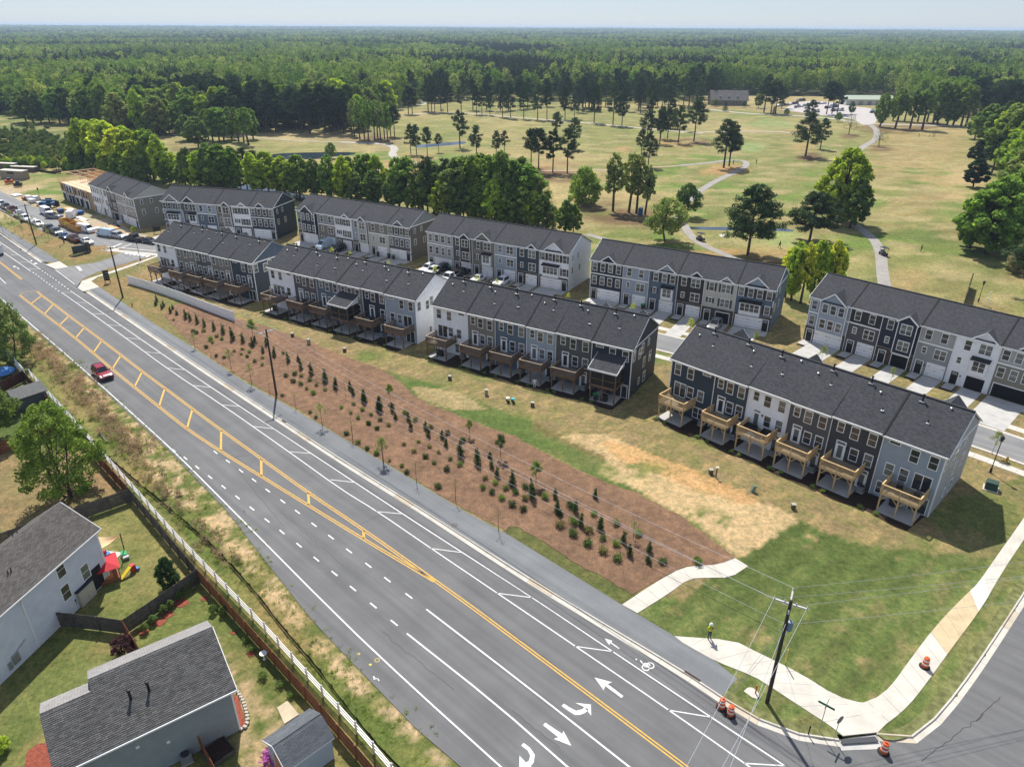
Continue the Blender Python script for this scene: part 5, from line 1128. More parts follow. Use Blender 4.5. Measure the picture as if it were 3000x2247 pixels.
for x, y, t, l in ((1757, 1365, 985, 'leafy slender tree next to the big round one'), (1860, 1375, 980, 'slender sparse tree, second of the four in a line'), (1910, 1380, 1000, 'thin-stemmed sparse tree, third of the four in a line'), (1965, 1390, 1060, 'slender sparse tree beside the blue portable toilet')): plant('a%d' % (x % 3), 1000 + x / s2, y / s2, t / s2, 'pale', l, sw=1.15)
plant('round', 1000 + 2095 / s2, 1560 / s2, 1270 / s2, 'pale', 'small open tree with bent trunk behind the blue front row', sw=1.2); plant('round', 2012, 1400 / s2, 1180 / s2, 'dark', 'small dark tree beside the pale cart path')
# woodland edge behind the houses
TLB = [(60, 1290, 1010), (130, 1280, 1000), (180, 1290, 990), (240, 1300, 1000), (300, 1310, 1090), (375, 1340, 1010), (430, 1350, 1010), (600, 1380, 1040), (760, 1420, 1010), (700, 1390, 1050), (820, 1410, 1010), (850, 1430, 1000), (950, 1440, 1000), (905, 1400, 985), (1040, 1440, 970), (1000, 1400, 990), (1110, 1450, 1030), (1160, 1430, 1010), (1200, 1450, 1050)]
zone(1000, 0, s2, TLB, 'leafy green tree in the belt behind the central front rows', 'tree belt behind the central rows', ['t0', 't1', 't2', 'b1', 'b3'], ['green', 'green', 'mid', 'lime'], 1.25)
zone(1000, 0, s2, [(20, 1300, 1080), (100, 1320, 1110), (210, 1330, 1100), (340, 1350, 1130), (480, 1370, 1150), (650, 1410, 1160), (790, 1440, 1170), (890, 1450, 1170), (990, 1460, 1150), (1080, 1470, 1180), (1170, 1480, 1200), (1240, 1480, 1230)], 'lower leafy tree at the foot of the belt behind the central rows', 'lower trees of the central belt', ['b0', 'b1', 'b2', 'b3'], ['green', 'mid', 'lime'], 1.1)
zone(1000, 0, s2, [(530, 1370, 1000), (680, 1400, 1035), (500, 1360, 1010), (560, 1380, 1020)], 'nearly bare grey tree in the belt behind the central rows', 'bare trees of the belt', ['bareT', 'p3'], ['grey', 'pine'])
zone(1000, 0, s2, [(1270, 1470, 1120), (1330, 1480, 1180)], 'thin grey-green tree at the right end of the belt', 'thin trees at the belt end', ['bareT'], ['olive'])
zone(1000, 0, s2, [(1300, 1490, 1250), (1370, 1500, 1330), (1450, 1520, 1290), (1500, 1515, 1320)], 'spreading low tree behind the white gabled house', 'low trees behind the white gabled house', ['b0', 'b2', 'round'], ['mid', 'olive', 'green'])
zone(0, 0, s2, [(560, 1090, 760), (600, 1070, 770), (640, 1100, 780), (680, 1080, 765), (720, 1110, 770), (800, 1130, 820), (880, 1150, 830), (960, 1170, 840), (840, 1100, 810)], 'yellow-green tree in the tall clump behind the unfinished row', 'yellow-green clump behind the unfinished row', ['b0', 'b1', 'b2', 'b3', 't1'], ['lime', 'yellow', 'lime', 'green'], 1.2)
zone(0, 0, s2, [(500, 1080, 900), (540, 1095, 960), (480, 1085, 990), (620, 1120, 960), (700, 1140, 960), (780, 1160, 980), (860, 1180, 980), (940, 1190, 1000)], 'lower green tree under the yellow-green clump', 'lower trees of the left clump', ['b0', 'b2', 'b3'], ['green', 'mid', 'lime'], 1.1)
zone(0, 0, s2, [(1000, 1170, 830), (1060, 1190, 870), (1140, 1180, 980), (1200, 1190, 980), (1290, 1200, 990), (1370, 1200, 930), (1440, 1200, 930), (1520, 1200, 940), (1790, 1230, 1040), (1850, 1230, 1060), (1920, 1240, 1060), (2030, 1250, 1110), (2130, 1260, 1080), (1400, 1180, 950), (1480, 1180, 960)], 'leafy tree in the belt behind the far front row', 'tree belt behind the far row', ['t0', 't1', 't2', 'b1', 'b2'], ['green', 'mid', 'lime'], 1.2)
zone(0, 0, s2, [(1100, 1200, 1030), (1180, 1205, 1060), (1260, 1210, 1070), (1340, 1215, 1060), (1430, 1220, 1060), (1560, 1225, 1080), (1700, 1240, 1110), (1830, 1250, 1130), (1960, 1260, 1150), (2080, 1270, 1160)], 'lower tree at the foot of the belt behind the far row', 'lower trees of the far belt', ['b0', 'b1', 'b2', 'b3'], ['green', 'mid'], 1.1)
zone(0, 0, 1, [(590, 553, 440), (622, 556, 415), (655, 560, 420), (690, 562, 430), (745, 566, 445), (790, 570, 440), (835, 575, 455), (880, 580, 450), (925, 586, 462), (970, 590, 452), (1010, 596, 455), (560, 550, 430)], 'tall airy tree standing by the creek behind the far rows', 'airy trees by the creek', ['t0', 't1', 't2', 'a0', 'b1'], ['lime', 'green', 'mid'], 1.25)
zone(0, 0, s2, [(1600, 1210, 960), (1660, 1210, 980), (900, 1120, 840), (1010, 1150, 860)], 'dark pine amid the leafy belt behind the far row', 'pines amid the far belt', ['p2', 'p4'], ['pine'])
zone(0, 0, s2, [(1215, 910, 740), (1285, 960, 750)], 'spreading tree on the grass before the left woods', 'spreading trees before the left woods', ['b1', 'b3'], ['mid'], 1.4)
zone(0, 0, s2, [(1380, 920, 700), (1420, 915, 690), (1450, 910, 690), (1500, 900, 690), (1545, 915, 690), (1580, 925, 700), (1610, 940, 690), (1640, 900, 700), (1350, 900, 700)], 'tall leafy tree with bare stems left of the large pond', 'tall trees left of the pond', ['a0', 'a1', 'b2', 't1'], ['mid', 'green'], 1.3)
zone(0, 0, s2, [(130, 760, 600), (170, 790, 590), (220, 800, 575), (270, 800, 580), (320, 790, 600), (60, 730, 590), (10, 740, 630), (390, 800, 560), (450, 800, 560), (510, 800, 590), (570, 800, 580), (640, 790, 590), (700, 800, 640), (760, 800, 620), (820, 830, 640), (880, 850, 620), (950, 870, 640), (1010, 870, 640)], 'big dark green tree at the front of the left woods', 'front trees of the left woods', ['b0', 'b1', 'b2', 'b3', 't2'], ['mid', 'dark', 'green'], 1.25)
# right-hand side of the course
s3 = 2.209
plant('p2', 2000 + 72 / s3, 915 / s3, 655 / s3, 'pine', 'single dark pine standing on straw at the course centre'); plant('p4', 2000 + 265 / s3, 1085 / s3, 780 / s3, 'pine', 'dark pine with full crown inside the cart path loop', sw=1.2); plant('p1', 2000 + 300 / s3, 1075 / s3, 800 / s3, 'pined', 'slimmer dark pine inside the cart path loop', sw=1.1)
plant('p0', 2000 + 795 / s3, 1010 / s3, 730 / s3, 'pine', 'dark pine on straw left of the crowned pair', sw=1.3); plant('p3', 2000 + 890 / s3, 965 / s3, 770 / s3, 'pine', 'second dark pine beside the one on straw', sw=1.1); plant('p3', 2000 + 820 / s3, 800 / s3, 650 / s3, 'pined', 'dark pine behind the pair on straw, before the car park', sw=1.3)
plant('pbig', 2000 + 420 / s3, 1650 / s3, 1205 / s3, 'pine', 'large open-crowned pine right behind the blue front row', sw=1.15); plant('pbig', 2000 + 820 / s3, 1560 / s3, 1250 / s3, 'pined', 'broad dark pine left of the big leafy tree', sw=1.5, rz=2.0)
plant('big', 2000 + 1010 / s3, 1440 / s3, 950 / s3, 'lime', 'biggest bright leafy tree on the right side of the course', sw=.95); plant('big2', 2000 + 1080 / s3, 1475 / s3, 1125 / s3, 'mid', 'leafy tree leaning over the cart path below the biggest one', sw=1.0)
plant('bare', 2000 + 1075 / s3, 870 / s3, 740 / s3, 'grey', 'nearly bare brown tree beside the car park road', sw=1.2); plant('bare', 2000 + 1270 / s3, 950 / s3, 830 / s3, 'grey', 'nearly bare brown tree beside the pale cart path', sw=1.2)
for x, y, t, k, c, l in ((670, 750, 700, 'round', 'mid', 'small round bush-like tree before the car park'), (1005, 790, 725, 'round', 'mid', 'small tree at the car park road'), (275, 720, 660, 'cone', 'spruce', 'cone-shaped evergreen in front of the clubhouse'), (590, 740, 690, 'cone', 'spruce', 'cone-shaped evergreen right of the clubhouse'), (210, 690, 640, 'round', 'mid', 'small tree at the left corner of the clubhouse'), (395, 695, 655, 'round', 'dark', 'small dark tree at the clubhouse front'), (490, 700, 590, 'b1', 'pale', 'pale tree right of the clubhouse'), (1090, 740, 660, 'b2', 'mid', 'spreading tree by the metal shed')): plant(k, 2000 + x / s3, y / s3, t / s3, c, l)
zone(2000, 0, s3, [(525, 730, 490), (570, 735, 520), (600, 735, 530), (930, 740, 530), (965, 740, 540), (1000, 735, 560), (640, 700, 560)], 'tall dark pine between the clubhouse and car park', 'pines by the car park', P5, ['pined', 'pine'], 1.05)
zone(2000, 0, s3, [(5, 680, 500), (40, 690, 440), (95, 640, 420), (165, 670, 470), (185, 665, 440), (225, 640, 450), (60, 660, 470)], 'tall dark pine left of the clubhouse', 'pines left of the clubhouse', P5, ['pined', 'pine'])
zone(2000, 0, s3, [(1275, 820, 600), (1375, 830, 560), (1470, 835, 570), (1550, 840, 545), (1620, 805, 520), (1650, 805, 520), (1710, 810, 540), (1750, 810, 530), (1800, 820, 540), (1830, 820, 545), (1360, 780, 600), (1395, 780, 590), (1435, 785, 580), (1520, 790, 580), (1580, 790, 560)], 'tall slim green tree in the stand right of the car park', 'slim trees right of the car park', ['a0', 'a1', 'a2', 't0'], ['mid', 'green'], 1.35)
zone(2000, 0, s3, [(1950, 930, 670), (2050, 960, 650), (2130, 960, 640), (2200, 970, 620), (1890, 900, 720)], 'leafy tree in the wood edge at the right of the course', 'leafy trees at the right edge', ['b0', 'b1', 'b2'], ['green', 'mid'], 1.3)
zone(2000, 0, s3, [(1900, 1060, 900), (2000, 1120, 880), (2080, 1040, 760), (2120, 1080, 800), (2180, 1040, 720), (1880, 1210, 1020), (2160, 1150, 850)], 'dark tree in the shadowed clump at the right edge', 'dark trees at the right edge', ['p1', 'p4', 'b3'], ['pined', 'dark'], 1.4)
plant('big', 2000 + 1960 / s3, 1640 / s3, 1130 / s3, 'green', 'large leafy tree nearest the fairway at the right edge', sw=1.15); plant('big2', 2000 + 2120 / s3, 1620 / s3, 1030 / s3, 'green', 'large leafy tree at the right frame edge', sw=1.15); plant('big2', 2000 + 1860 / s3, 1600 / s3, 1230 / s3, 'mid', 'lower leafy tree under the large ones at the right edge'); plant('big', 2000 + 2260 / s3, 1560 / s3, 980 / s3, 'green', 'large leafy tree half outside at the right')
plant('p2', 3010, 860, 690, 'pine', 'dark pine bough at the right frame edge above the street lamp', sw=1.5); plant('bush', 2990, 800, 710, 'grey', 'brownish bush at the right edge')
zone(0, 0, 1, [(2318, 880, 703), (2345, 888, 706), (2378, 878, 700), (2400, 870, 715), (2300, 870, 720), (2425, 866, 700), (2440, 862, 720)], 'lime green slender tree between the two right-hand front rows', 'lime trees between the right front rows', ['t0', 't1', 'a1', 't2'], ['yellow', 'lime', 'lime'], 1.0)
zone(0, 0, 1, [(1250 + 800 * rwx, 292 + 40 * rwy, 292 + 40 * rwy - 78 - 16 * rwz) for rwx, rwy, rwz in np.random.default_rng(9).random((46, 3))], 'tall dark pine in the ranks before the wood at the course head', 'pines in ranks before the wood', P5, ['pine', 'pined'], .95)
# young pines in the field at the far left
rngf = np.random.default_rng(12)
BP = PROTO['cone']
for i in range(270):
    x = rngf.uniform(-60, 250) ; y = 372 + rngf.random() ** .8 * 118
    if x > 130 + (y - 372) * 1.0: continue
    p = G(x, y); tree('young' if rngf.random() < .8 else 'round', p[0], p[1], rngf.uniform(1.6, 3.4), TR.choice(['spruce', 'mid', 'dark', 'olive']), 'young evergreen in the overgrown field at the far left', 'young trees in the overgrown field', name='young_tree')
for i in range(40):
    x = rngf.uniform(0, 330); y = 480 + rngf.random() * 16 + max(0, (x - 110)) * .12
    p = G(x, y); tree('round', p[0], p[1], rngf.uniform(2.5, 4.5), TR.choice(['lime', 'green', 'mid']), 'low bright scrub tree at the back of the building site', 'scrub trees behind the site', name='young_tree')
# ---------------------------------------------------------------- the wood: nearest trees one by one, the rest as one mass
FRONT = [(-900, 330), (0, 338), (136, 350), (340, 393), (450, 405), (570, 392), (760, 398), (1000, 395), (1080, 380), (1150, 330), (1230, 300), (1400, 296), (1800, 300), (2030, 296), (2090, 277), (2300, 282), (2600, 282), (2720, 330), (2850, 352), (3050, 360), (3900, 420)]
def frontline(u): return np.interp(u, [p[0] for p in FRONT], [p[1] for p in FRONT])
rw = np.random.default_rng(77)
def ringpts(r0, r1, sp, half=R(47)):
    out = []
    r = r0
    while r < r1:
        n = int(2 * half * r / sp); a = (np.arange(n) + rw.random(n)) / n * 2 * half - half; q = r + rw.uniform(-.5, .5, n) * sp
        out.append(np.stack([q * np.sin(a), q * np.cos(a)], 1)); r += sp
    return np.vstack(out)
near = ringpts(285, 1000, 8.4); U, V = project(near[:, 0], near[:, 1]); near = near[V < frontline(U) - 2]
# right-hand wood edge along the course
edge = np.vstack([ringpts(190, 420, 9.0)]); Ue, Ve = project(edge[:, 0], edge[:, 1]); edge = edge[(Ue > 2870 + (Ve - 350) * .35 + 0) & (Ue < 3350) & (Ve < 640)]
near = np.vstack([near, edge])
patch = fbm(near[:, 0] / 90 + 5, near[:, 1] / 90, 3); U, V = project(near[:, 0], near[:, 1])
isp = (patch + rw.normal(0, .05, len(near)) > .56) | ((U > 1250) & (U < 2100) & (rw.random(len(near)) < .35))
dist = np.hypot(near[:, 0], near[:, 1]); vis = (U > -60) & (U < 3060); order = np.argsort(dist + np.where(vis, 0, 1e6)); took = np.zeros(len(near), bool); nb = npn = 0
for k in order:
    if isp[k]:
        if npn >= 110: continue
        npn += 1; tree(TR.choice(P5), near[k, 0], near[k, 1], TR.uniform(17, 23), TR.choice(['pine', 'pined', 'pined']), 'dark pine standing in the dense wood beyond the golf course', 'pines of the wood', sw=1.15)
    else:
        if nb >= 125: continue
        nb += 1; tree(TR.choice(['b0', 'b1', 'b2', 'b3', 't0', 't2']), near[k, 0], near[k, 1], TR.uniform(16, 23), TR.choice(['lime', 'green', 'green', 'pale', 'mid']), 'leafy tree standing in the dense wood beyond the golf course', 'leafy trees of the wood', sw=1.15)
    took[k] = True
    if nb >= 125 and npn >= 110: break
rest = near[~took]; restp = isp[~took]
far = [(ringpts(1000, 1900, 12.5, R(42)), 1.25), (ringpts(1900, 3600, 19, R(41)), 1.75), (ringpts(3600, 6500, 33, R(40)), 2.6), (ringpts(6500, 11000, 60, R(40)), 4.0)]
pts = [rest]; scl = [np.ones(len(rest))]; pin = [restp]
for P, s in far:
    pts.append(P); scl.append(np.full(len(P), s)); pf = fbm(P[:, 0] / 160 + 5, P[:, 1] / 160, 3); pin.append(pf + rw.normal(0, .05, len(P)) > .55)
pts = np.vstack(pts); scl = np.concatenate(scl); pin = np.concatenate(pin)
def far_proto(seed, pinek):
    rng = np.random.default_rng(seed)
    if pinek:
        L = [(rng.normal() * 1.2, rng.normal() * 1.2, 8 + 11 * f, 2.6 * (1.15 - f), 2.6 * (1.15 - f), 1.7, 1) for f in np.linspace(0, 1, 7)]; v = leaf_arrays(rng, L, 620, .6, .1, .4, .45); m = FARNEED
    else:
        L = []
        for i in range(13): a = i * 2.4; f = i / 12; rd = 3.3 * math.sin(math.pi * (f * .8 + .15)); L.append((rd * math.cos(a), rd * math.sin(a), 5 + 12.5 * f, 1.9 + .5 * rng.random(), 1.9 + .5 * rng.random(), 1.9, 1))
        v = leaf_arrays(rng, L, 620, .62); m = FARLEAF
    o = bpy.data.objects.new('far_tree', quads_mesh('far_tree', v, m)); return o
FP = [far_proto(200 + k, k >= 4) for k in range(7)]
def forest():
    n = len(pts); z = terrain(pts[:, 0], pts[:, 1]) - .3
    me = bpy.data.meshes.new('forest'); me.vertices.add(n); me.vertices.foreach_set('co', np.stack([pts[:, 0], pts[:, 1], z], 1).ravel().astype(np.float32))
    idx = np.where(pin, rw.integers(4, 7, n), rw.integers(0, 4, n)).astype(np.int32); hv = (.82 + .36 * rw.random(n)) * np.where(rw.random(n) < .06, 1.15, 1.0)
    me.attributes.new('kind_index', 'INT', 'POINT').data.foreach_set('value', idx)
    sc = np.stack([scl * 1.12, scl * 1.12, hv * np.minimum(scl, 1.0 + (scl - 1) * .12)], 1); me.attributes.new('sc', 'FLOAT_VECTOR', 'POINT').data.foreach_set('vector', sc.ravel().astype(np.float32))
    ro = np.zeros((n, 3)); ro[:, 2] = rw.uniform(0, 6.28, n); me.attributes.new('ro', 'FLOAT_VECTOR', 'POINT').data.foreach_set('vector', ro.ravel().astype(np.float32))
    o = O('forest', me); tag(o, 'wooded land stretching to the horizon', None, None, 'stuff')
    ng = bpy.data.node_groups.new('forest_scatter', 'GeometryNodeTree'); ng.interface.new_socket('Geometry', in_out='INPUT', socket_type='NodeSocketGeometry'); ng.interface.new_socket('Geometry', in_out='OUTPUT', socket_type='NodeSocketGeometry')
    N = ng.nodes; gi = N.new('NodeGroupInput'); go = N.new('NodeGroupOutput'); ins = N.new('GeometryNodeInstanceOnPoints'); g2i = N.new('GeometryNodeGeometryToInstance')
    for p in FP[::-1]:
        oi = N.new('GeometryNodeObjectInfo'); oi.inputs['Object'].default_value = p; oi.inputs['As Instance'].default_value = False; ng.links.new(oi.outputs['Geometry'], g2i.inputs[0])
    def attr(nm, t):
        a = N.new('GeometryNodeInputNamedAttribute'); a.data_type = t; a.inputs['Name'].default_value = nm; return a.outputs['Attribute']
    ng.links.new(gi.outputs[0], ins.inputs['Points']); ng.links.new(g2i.outputs[0], ins.inputs['Instance']); ins.inputs['Pick Instance'].default_value = True
    ng.links.new(attr('kind_index', 'INT'), ins.inputs['Instance Index']); ng.links.new(attr('sc', 'FLOAT_VECTOR'), ins.inputs['Scale'])
    e2r = N.new('FunctionNodeEulerToRotation'); ng.links.new(attr('ro', 'FLOAT_VECTOR'), e2r.inputs[0]); ng.links.new(e2r.outputs[0], ins.inputs['Rotation']); ng.links.new(ins.outputs[0], go.inputs[0])
    o.modifiers.new('scatter', 'NODES').node_group = ng
forest()
# ---------------------------------------------------------------- the air
def haze():
    b = MB().box(-13500, 13500, -300, 13600, -1.5, 61); m = bpy.data.materials.new('haze_air'); m.use_nodes = True; n = m.node_tree.nodes; n.remove(n['Principled BSDF'])
    v = n.new('ShaderNodeVolumePrincipled'); v.inputs['Color'].default_value = (.6, .77, 1.0, 1); v.inputs['Density'].default_value = HAZE; v.inputs['Anisotropy'].default_value = .2
    m.node_tree.links.new(v.outputs[0], n['Material Output'].inputs['Volume']); b.build('haze', m)['kind'] = 'stuff'
HAZE = .00012
haze()
# ================================================================= OLD HOUSES, YARDS AND FENCES
ROOF2 = shingle('weathered_grey_shingles', (.13, .12, .112), .145, .4, .25); ROOF3 = shingle('dark_grey_shingles', (.1, .099, .098), .15, .36, .3); ROOF4 = shingle('slate_blue_shingles', (.12, .13, .145), .14, .4, .15)
def courses(par, m, x0, x1, ylo, zlo, yhi, zhi, rowh=.15):
    """each shingle course laid as its own overlapping strip"""
    L = math.hypot(yhi - ylo, zhi - zlo); n = int(L / rowh); uy, uz = (yhi - ylo) / L, (zhi - zlo) / L; ny, nz = -uz, uy
    if nz < 0: ny, nz = -ny, -nz
    rng = random.Random(int(L * 100) + int(x1 * 10))
    base = MB(); base._hex([(x0, ylo, zlo), (x1, ylo, zlo), (x1, yhi, zhi), (x0, yhi, zhi), (x0, ylo + ny * .08, zlo + nz * .08), (x1, ylo + ny * .08, zlo + nz * .08), (x1, yhi + ny * .08, zhi + nz * .08), (x0, yhi + ny * .08, zhi + nz * .08)])
    o = base.build('roof', m, par)
    for i in range(n):
        a = i * rowh; b = min(L, a + rowh * 1.12); t = .115 + rng.uniform(-.004, .004); c = MB()
        P = lambda s, h: (ylo + uy * s + ny * h, zlo + uz * s + nz * h)
        l0, l1, h0, h1 = P(a, .06), P(b, .06), P(a, t), P(b, .085)
        c._hex([(x0 - .01, *l0), (x1 + .01, *l0), (x1 + .01, *l1), (x0 - .01, *l1), (x0 - .01, *h0), (x1 + .01, *h0), (x1 + .01, *h1), (x0 - .01, *h1)]); c.build('shingle_course', m, o)
    return o
# -- white house, left
dA = norm2(np.array((-41.69 + 39.38, 43.32 - 54.58)))   # eave runs from its far corner towards the camera
# local frame: x towards the camera along the eave, y towards the road (negative side lies under the roof)
H1 = thing('house', 'two-storey white sided house with brown-grey roof at the left edge', 'house', (-39.38, 54.58, 0), math.atan2(dA[1], dA[0]))
WS = lap_siding('white_house_siding', (.66, .68, .72), .13)
MB().box(.25, 16, -7.0, -.3, 0, 5.85).build('wall', WS, H1)
courses(H1, ROOF2, 0, 16.3, 0, 5.85, -3.6, 8.3); courses(H1, ROOF2, 0, 16.3, -7.3, 5.85, -3.6, 8.3)
g = MB(); g.face([(.24, -7, 5.8), (.24, -.3, 5.8), (.24, -3.6, 8.2)]); g.build('gable', WS, H1)
g = MB(); g.box(-.02, 16.3, .0, .12, 5.78, 5.92); g.bar((-.02, .05, 5.85), (-.02, -3.6, 8.36), .05, .2); g.bar((-.02, -7.3, 5.85), (-.02, -3.6, 8.36), .05, .2); g.build('gutter', WHITE, H1)
g = MB(); g.box(9.3, 9.42, -.28, -.18, .1, 5.2); g.bar((9.36, -.23, 5.2), (9.36, .06, 5.75), .1, .1); g.build('downspout', WHITE, H1)
# places of the wall details: from the photograph's points on the wall plane y = -0.3
def onwall(T, px, py, yloc):
    M = (Matrix.Translation(T.location) @ T.rotation_euler.to_matrix().to_4x4()).inverted()
    d = M.to_3x3() @ Vector(_ray(px, py)); o = M @ Vector((0, 0, CAM_H)); t = (yloc - o.y) / d.y; return o + d * t
for wx, wy, t in ((815 / 4.602, 1540 + 595 / 4.602, 'n'), (1150 / 4.602, 1540 + 620 / 4.602, 'n'), (890 / 4.602, 1540 + 895 / 4.602, 'n')):
    p = onwall(H1, wx, wy, -.3); f, pn = cached(('win', t), lambda: window_meshes(t)); o = O('window', f, H1, (p.x, -.3, p.z), R(180)); O('pane', pn, o)
MB().box(1.0, 3.0, -3, -.29, .1, 2.5).build('porch_opening', mat('opening_shade', (.02, .02, .022), .9, .1), H1)  # no real recess: porch shade is painted as a dark face
c = MB(); c.box(.25, .45, -.45, -.25, 0, 5.6); c.build('corner_board', WHITE, H1)
for px, py in ((35 / 2.209, 1497 + 360 / 2.209), (112 / 2.209, 1497 + 485 / 2.209)):
    p = onwall(H1, px, py, -1.8); O('vent_pipe', PIP, H1, (p.x, -1.8, 7.15))
for px, py in ((175 / 4.4, 1200 + 1600 / 4.4), (235 / 4.4, 1200 + 1560 / 4.4)):
    p = onwall(H1, px, py, -5.0); O('vent_pipe', PIP, H1, (p.x, -5.2, 7.2))
m = MB(); m.box(11.2, 11.8, -.3, -.1, .6, 1.5); m.box(12.0, 12.3, -.3, -.15, .5, 1.2); m.bar((11.5, -.2, 1.5), (10.2, -.25, 1.9), .05, .05); m.build('meter_box', GALV, H1)
# -- grey house, bottom left
dB = norm2(np.array((-29.28 + 20.54, 31.0 - 37.35)))
H2 = thing('house', 'grey house with dark shingle roof at the bottom left', 'house', (-20.54, 37.35, 0), math.atan2(dB[1], dB[0]))
GS = lap_siding('grey_green_siding', (.26, .29, .29), .13)
MB().box(.3, 11.6, -6.3, -.3, 0, 4.55).build('wall', GS, H2)
courses(H2, ROOF3, 0, 8.7, 0, 4.55, -5.05, 6.65); courses(H2, ROOF3, 8.72, 11.9, 0, 4.55, -4.15, 6.27)
FARS = shingle('sunlight_painted_shingles', (.3, .29, .28), .15, .36, .12)  # far slope of the same roof, sunlight put into a paler colour
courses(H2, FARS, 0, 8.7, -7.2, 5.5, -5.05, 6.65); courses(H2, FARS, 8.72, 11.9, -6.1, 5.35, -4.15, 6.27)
g = MB(); g.box(-.02, 11.95, 0, .13, 4.46, 4.6); g.bar((-.03, .05, 4.55), (-.03, -5.05, 6.68), .05, .18); g.build('gutter', WHITE, H2)
MB().box(.3, .42, -.42, -.28, .1, 4.4).build('downspout', WHITE, H2)
g = MB(); g.face([(.29, -7, 4.5), (.29, -.3, 4.5), (.29, -5.05, 6.5)]); g.build('gable', GS, H2)
for px, py in ((978 / 2.209, 1497 + 1200 / 2.209), (910 / 2.209, 1497 + 1400 / 2.209)):
    p = onwall(H2, px, py, -2.5); O('flue_pipe', STK, H2, (p.x, -2.5, 5.7))
for px, py in ((890 / 2.209, 1497 + 1525 / 2.209), (1090 / 2.209, 1497 + 1492 / 2.209)):
    p = onwall(H2, px, py, -.3); MB().box(-.12, .12, -.02, .03, -.1, .1).build('wall_vent', WHITE, H2, (p.x, -.28, p.z))
# -- sheds
dC = norm2(np.array((-15.36 + 12.94, 32.69 - 35.07)))
SH = thing('garden_shed', 'grey-blue garden shed with ridged roof beside the fence at the bottom', 'shed', (-12.94, 35.07, 0), math.atan2(dC[1], dC[0]))
MB().box(.15, 3.7, -3.2, -.15, 0, 2.3).build('wall', lap_siding('pale_blue_siding', (.42, .46, .52), .2), SH)
g = MB(); g.face([(.14, -3.2, 2.3), (.14, -.15, 2.3), (.14, -1.6, 3.25)]); g.face([(3.71, -.15, 2.3), (3.71, -3.2, 2.3), (3.71, -1.6, 3.25)]); g.build('gable', lap_siding('pale_blue_siding', (.42, .46, .52), .2), SH)
courses(SH, ROOF4, 0, 3.9, 0, 2.25, -1.62, 3.3, .13); courses(SH, ROOF4, 0, 3.9, -3.4, 2.25, -1.62, 3.3, .13)
g = MB(); g.bar((3.92, .02, 2.28), (3.92, -1.62, 3.36), .04, .14); g.bar((3.92, -3.4, 2.28), (3.92, -1.62, 3.36), .04, .14); g.box(0, 3.9, 0, .03, 2.2, 2.3); g.build('rake_trim', WHITE, SH)
MB().box(3.7, 3.74, -2.2, -1.0, .05, 2.0).build('shed_door', mat('terracotta_door', (.45, .2, .1), .7, .1), SH)
s0 = G(30, 1190); S2 = thing('garden_shed', 'dark grey garden shed in the fenced corner below the white fence', 'shed', (s0[0], s0[1], 0), R(-38))
MB().box(0, 3.2, 0, 4.0, 0, 2.0).build('wall', lap_siding('dark_shed_siding', (.1, .11, .11), .2), S2)
q = MB(); q._hex([(-.2, -.2, 1.95), (1.6, -.2, 2.95), (1.6, 4.2, 2.95), (-.2, 4.2, 1.95), (-.2, -.2, 2.05), (1.6, -.2, 3.05), (1.6, 4.2, 3.05), (-.2, 4.2, 2.05)]); q._hex([(1.6, -.2, 2.95), (3.4, -.2, 1.95), (3.4, 4.2, 1.95), (1.6, 4.2, 2.95), (1.6, -.2, 3.05), (3.4, -.2, 2.05), (3.4, 4.2, 2.05), (1.6, 4.2, 3.05)]); q.build('roof', shingle('grey_shed_shingles', (.2, .2, .19), .14, .4, .1), S2)
q = MB(); q.face([(0, 0, 2), (3.2, 0, 2), (1.6, 0, 2.95)]); q.face([(3.2, 4, 2), (0, 4, 2), (1.6, 4, 2.95)]); q.build('gable', lap_siding('dark_shed_siding', (.1, .11, .11), .2), S2)
# -- timber privacy fences: posts and panels of pickets
FB = {'brown': mat('red_brown_fence_timber', (.2, .085, .04), .85, .35, 2.2, .2, 25), 'grey': mat('weathered_grey_fence', (.1, .088, .078), .9, .35, 2.2, .2, 25), 'rust': mat('rust_fence_timber', (.27, .11, .05), .85, .3, 2.2, .2, 25), 'dark': mat('maroon_fence_timber', (.1, .04, .032), .85, .3, 2.2)}
def picket_fence(pts, h, col, label, jag=.012, side=1):
    P = resample(np.asarray(pts), 2.4); T = thing('wooden_fence', label, 'fence', (float(P[0][0]), float(P[0][1]), 0)); o = P[0]; rng = random.Random(len(P))
    for i in range(len(P) - 1):
        a = P[i] - o; b = P[i + 1] - o; d = norm2(b - a); n = np.array([-d[1], d[0]]) * .05; L = np.linalg.norm(b - a); m = MB(); k = int(L / .15)
        for j in range(k):
            s = a + d * (j * L / k + .006) + n * .0; e = a + d * ((j + 1) * L / k - .006); hh = h + rng.uniform(-jag, jag) * 2; off = n * rng.uniform(-.12, .12)
            c = [s + off - n * .2, e + off - n * .2, e + off + n * .2, s + off + n * .2]
            m._hex([(*q, .02) for q in c] + [(*q, hh) for q in c], 0)
        pn = m.build('fence_panel', FB[col], T)
        r = MB()
        for z in (.3, h * .55, h - .25): r.bar((*(a - n * side * .7), z), (*(b - n * side * .7), z), .04, .09)
        r.build('rail', FB[col], pn)
        q = a - n * side * 1.2; MB().box(-.05, .05, -.05, .05, 0, h + .06).build('post', FB[col], T, (q[0], q[1], 0), math.atan2(d[1], d[0]))
    return T
WF = np.array([(-75.1, 98.2), (-52.7, 75.95), (-44.05, 67.5), (-30.72, 53.87), (-22.87, 46.29), (-18.86, 42.35), (-15.7, 39.3), (-12.74, 36.24), (-8, 31.4)])
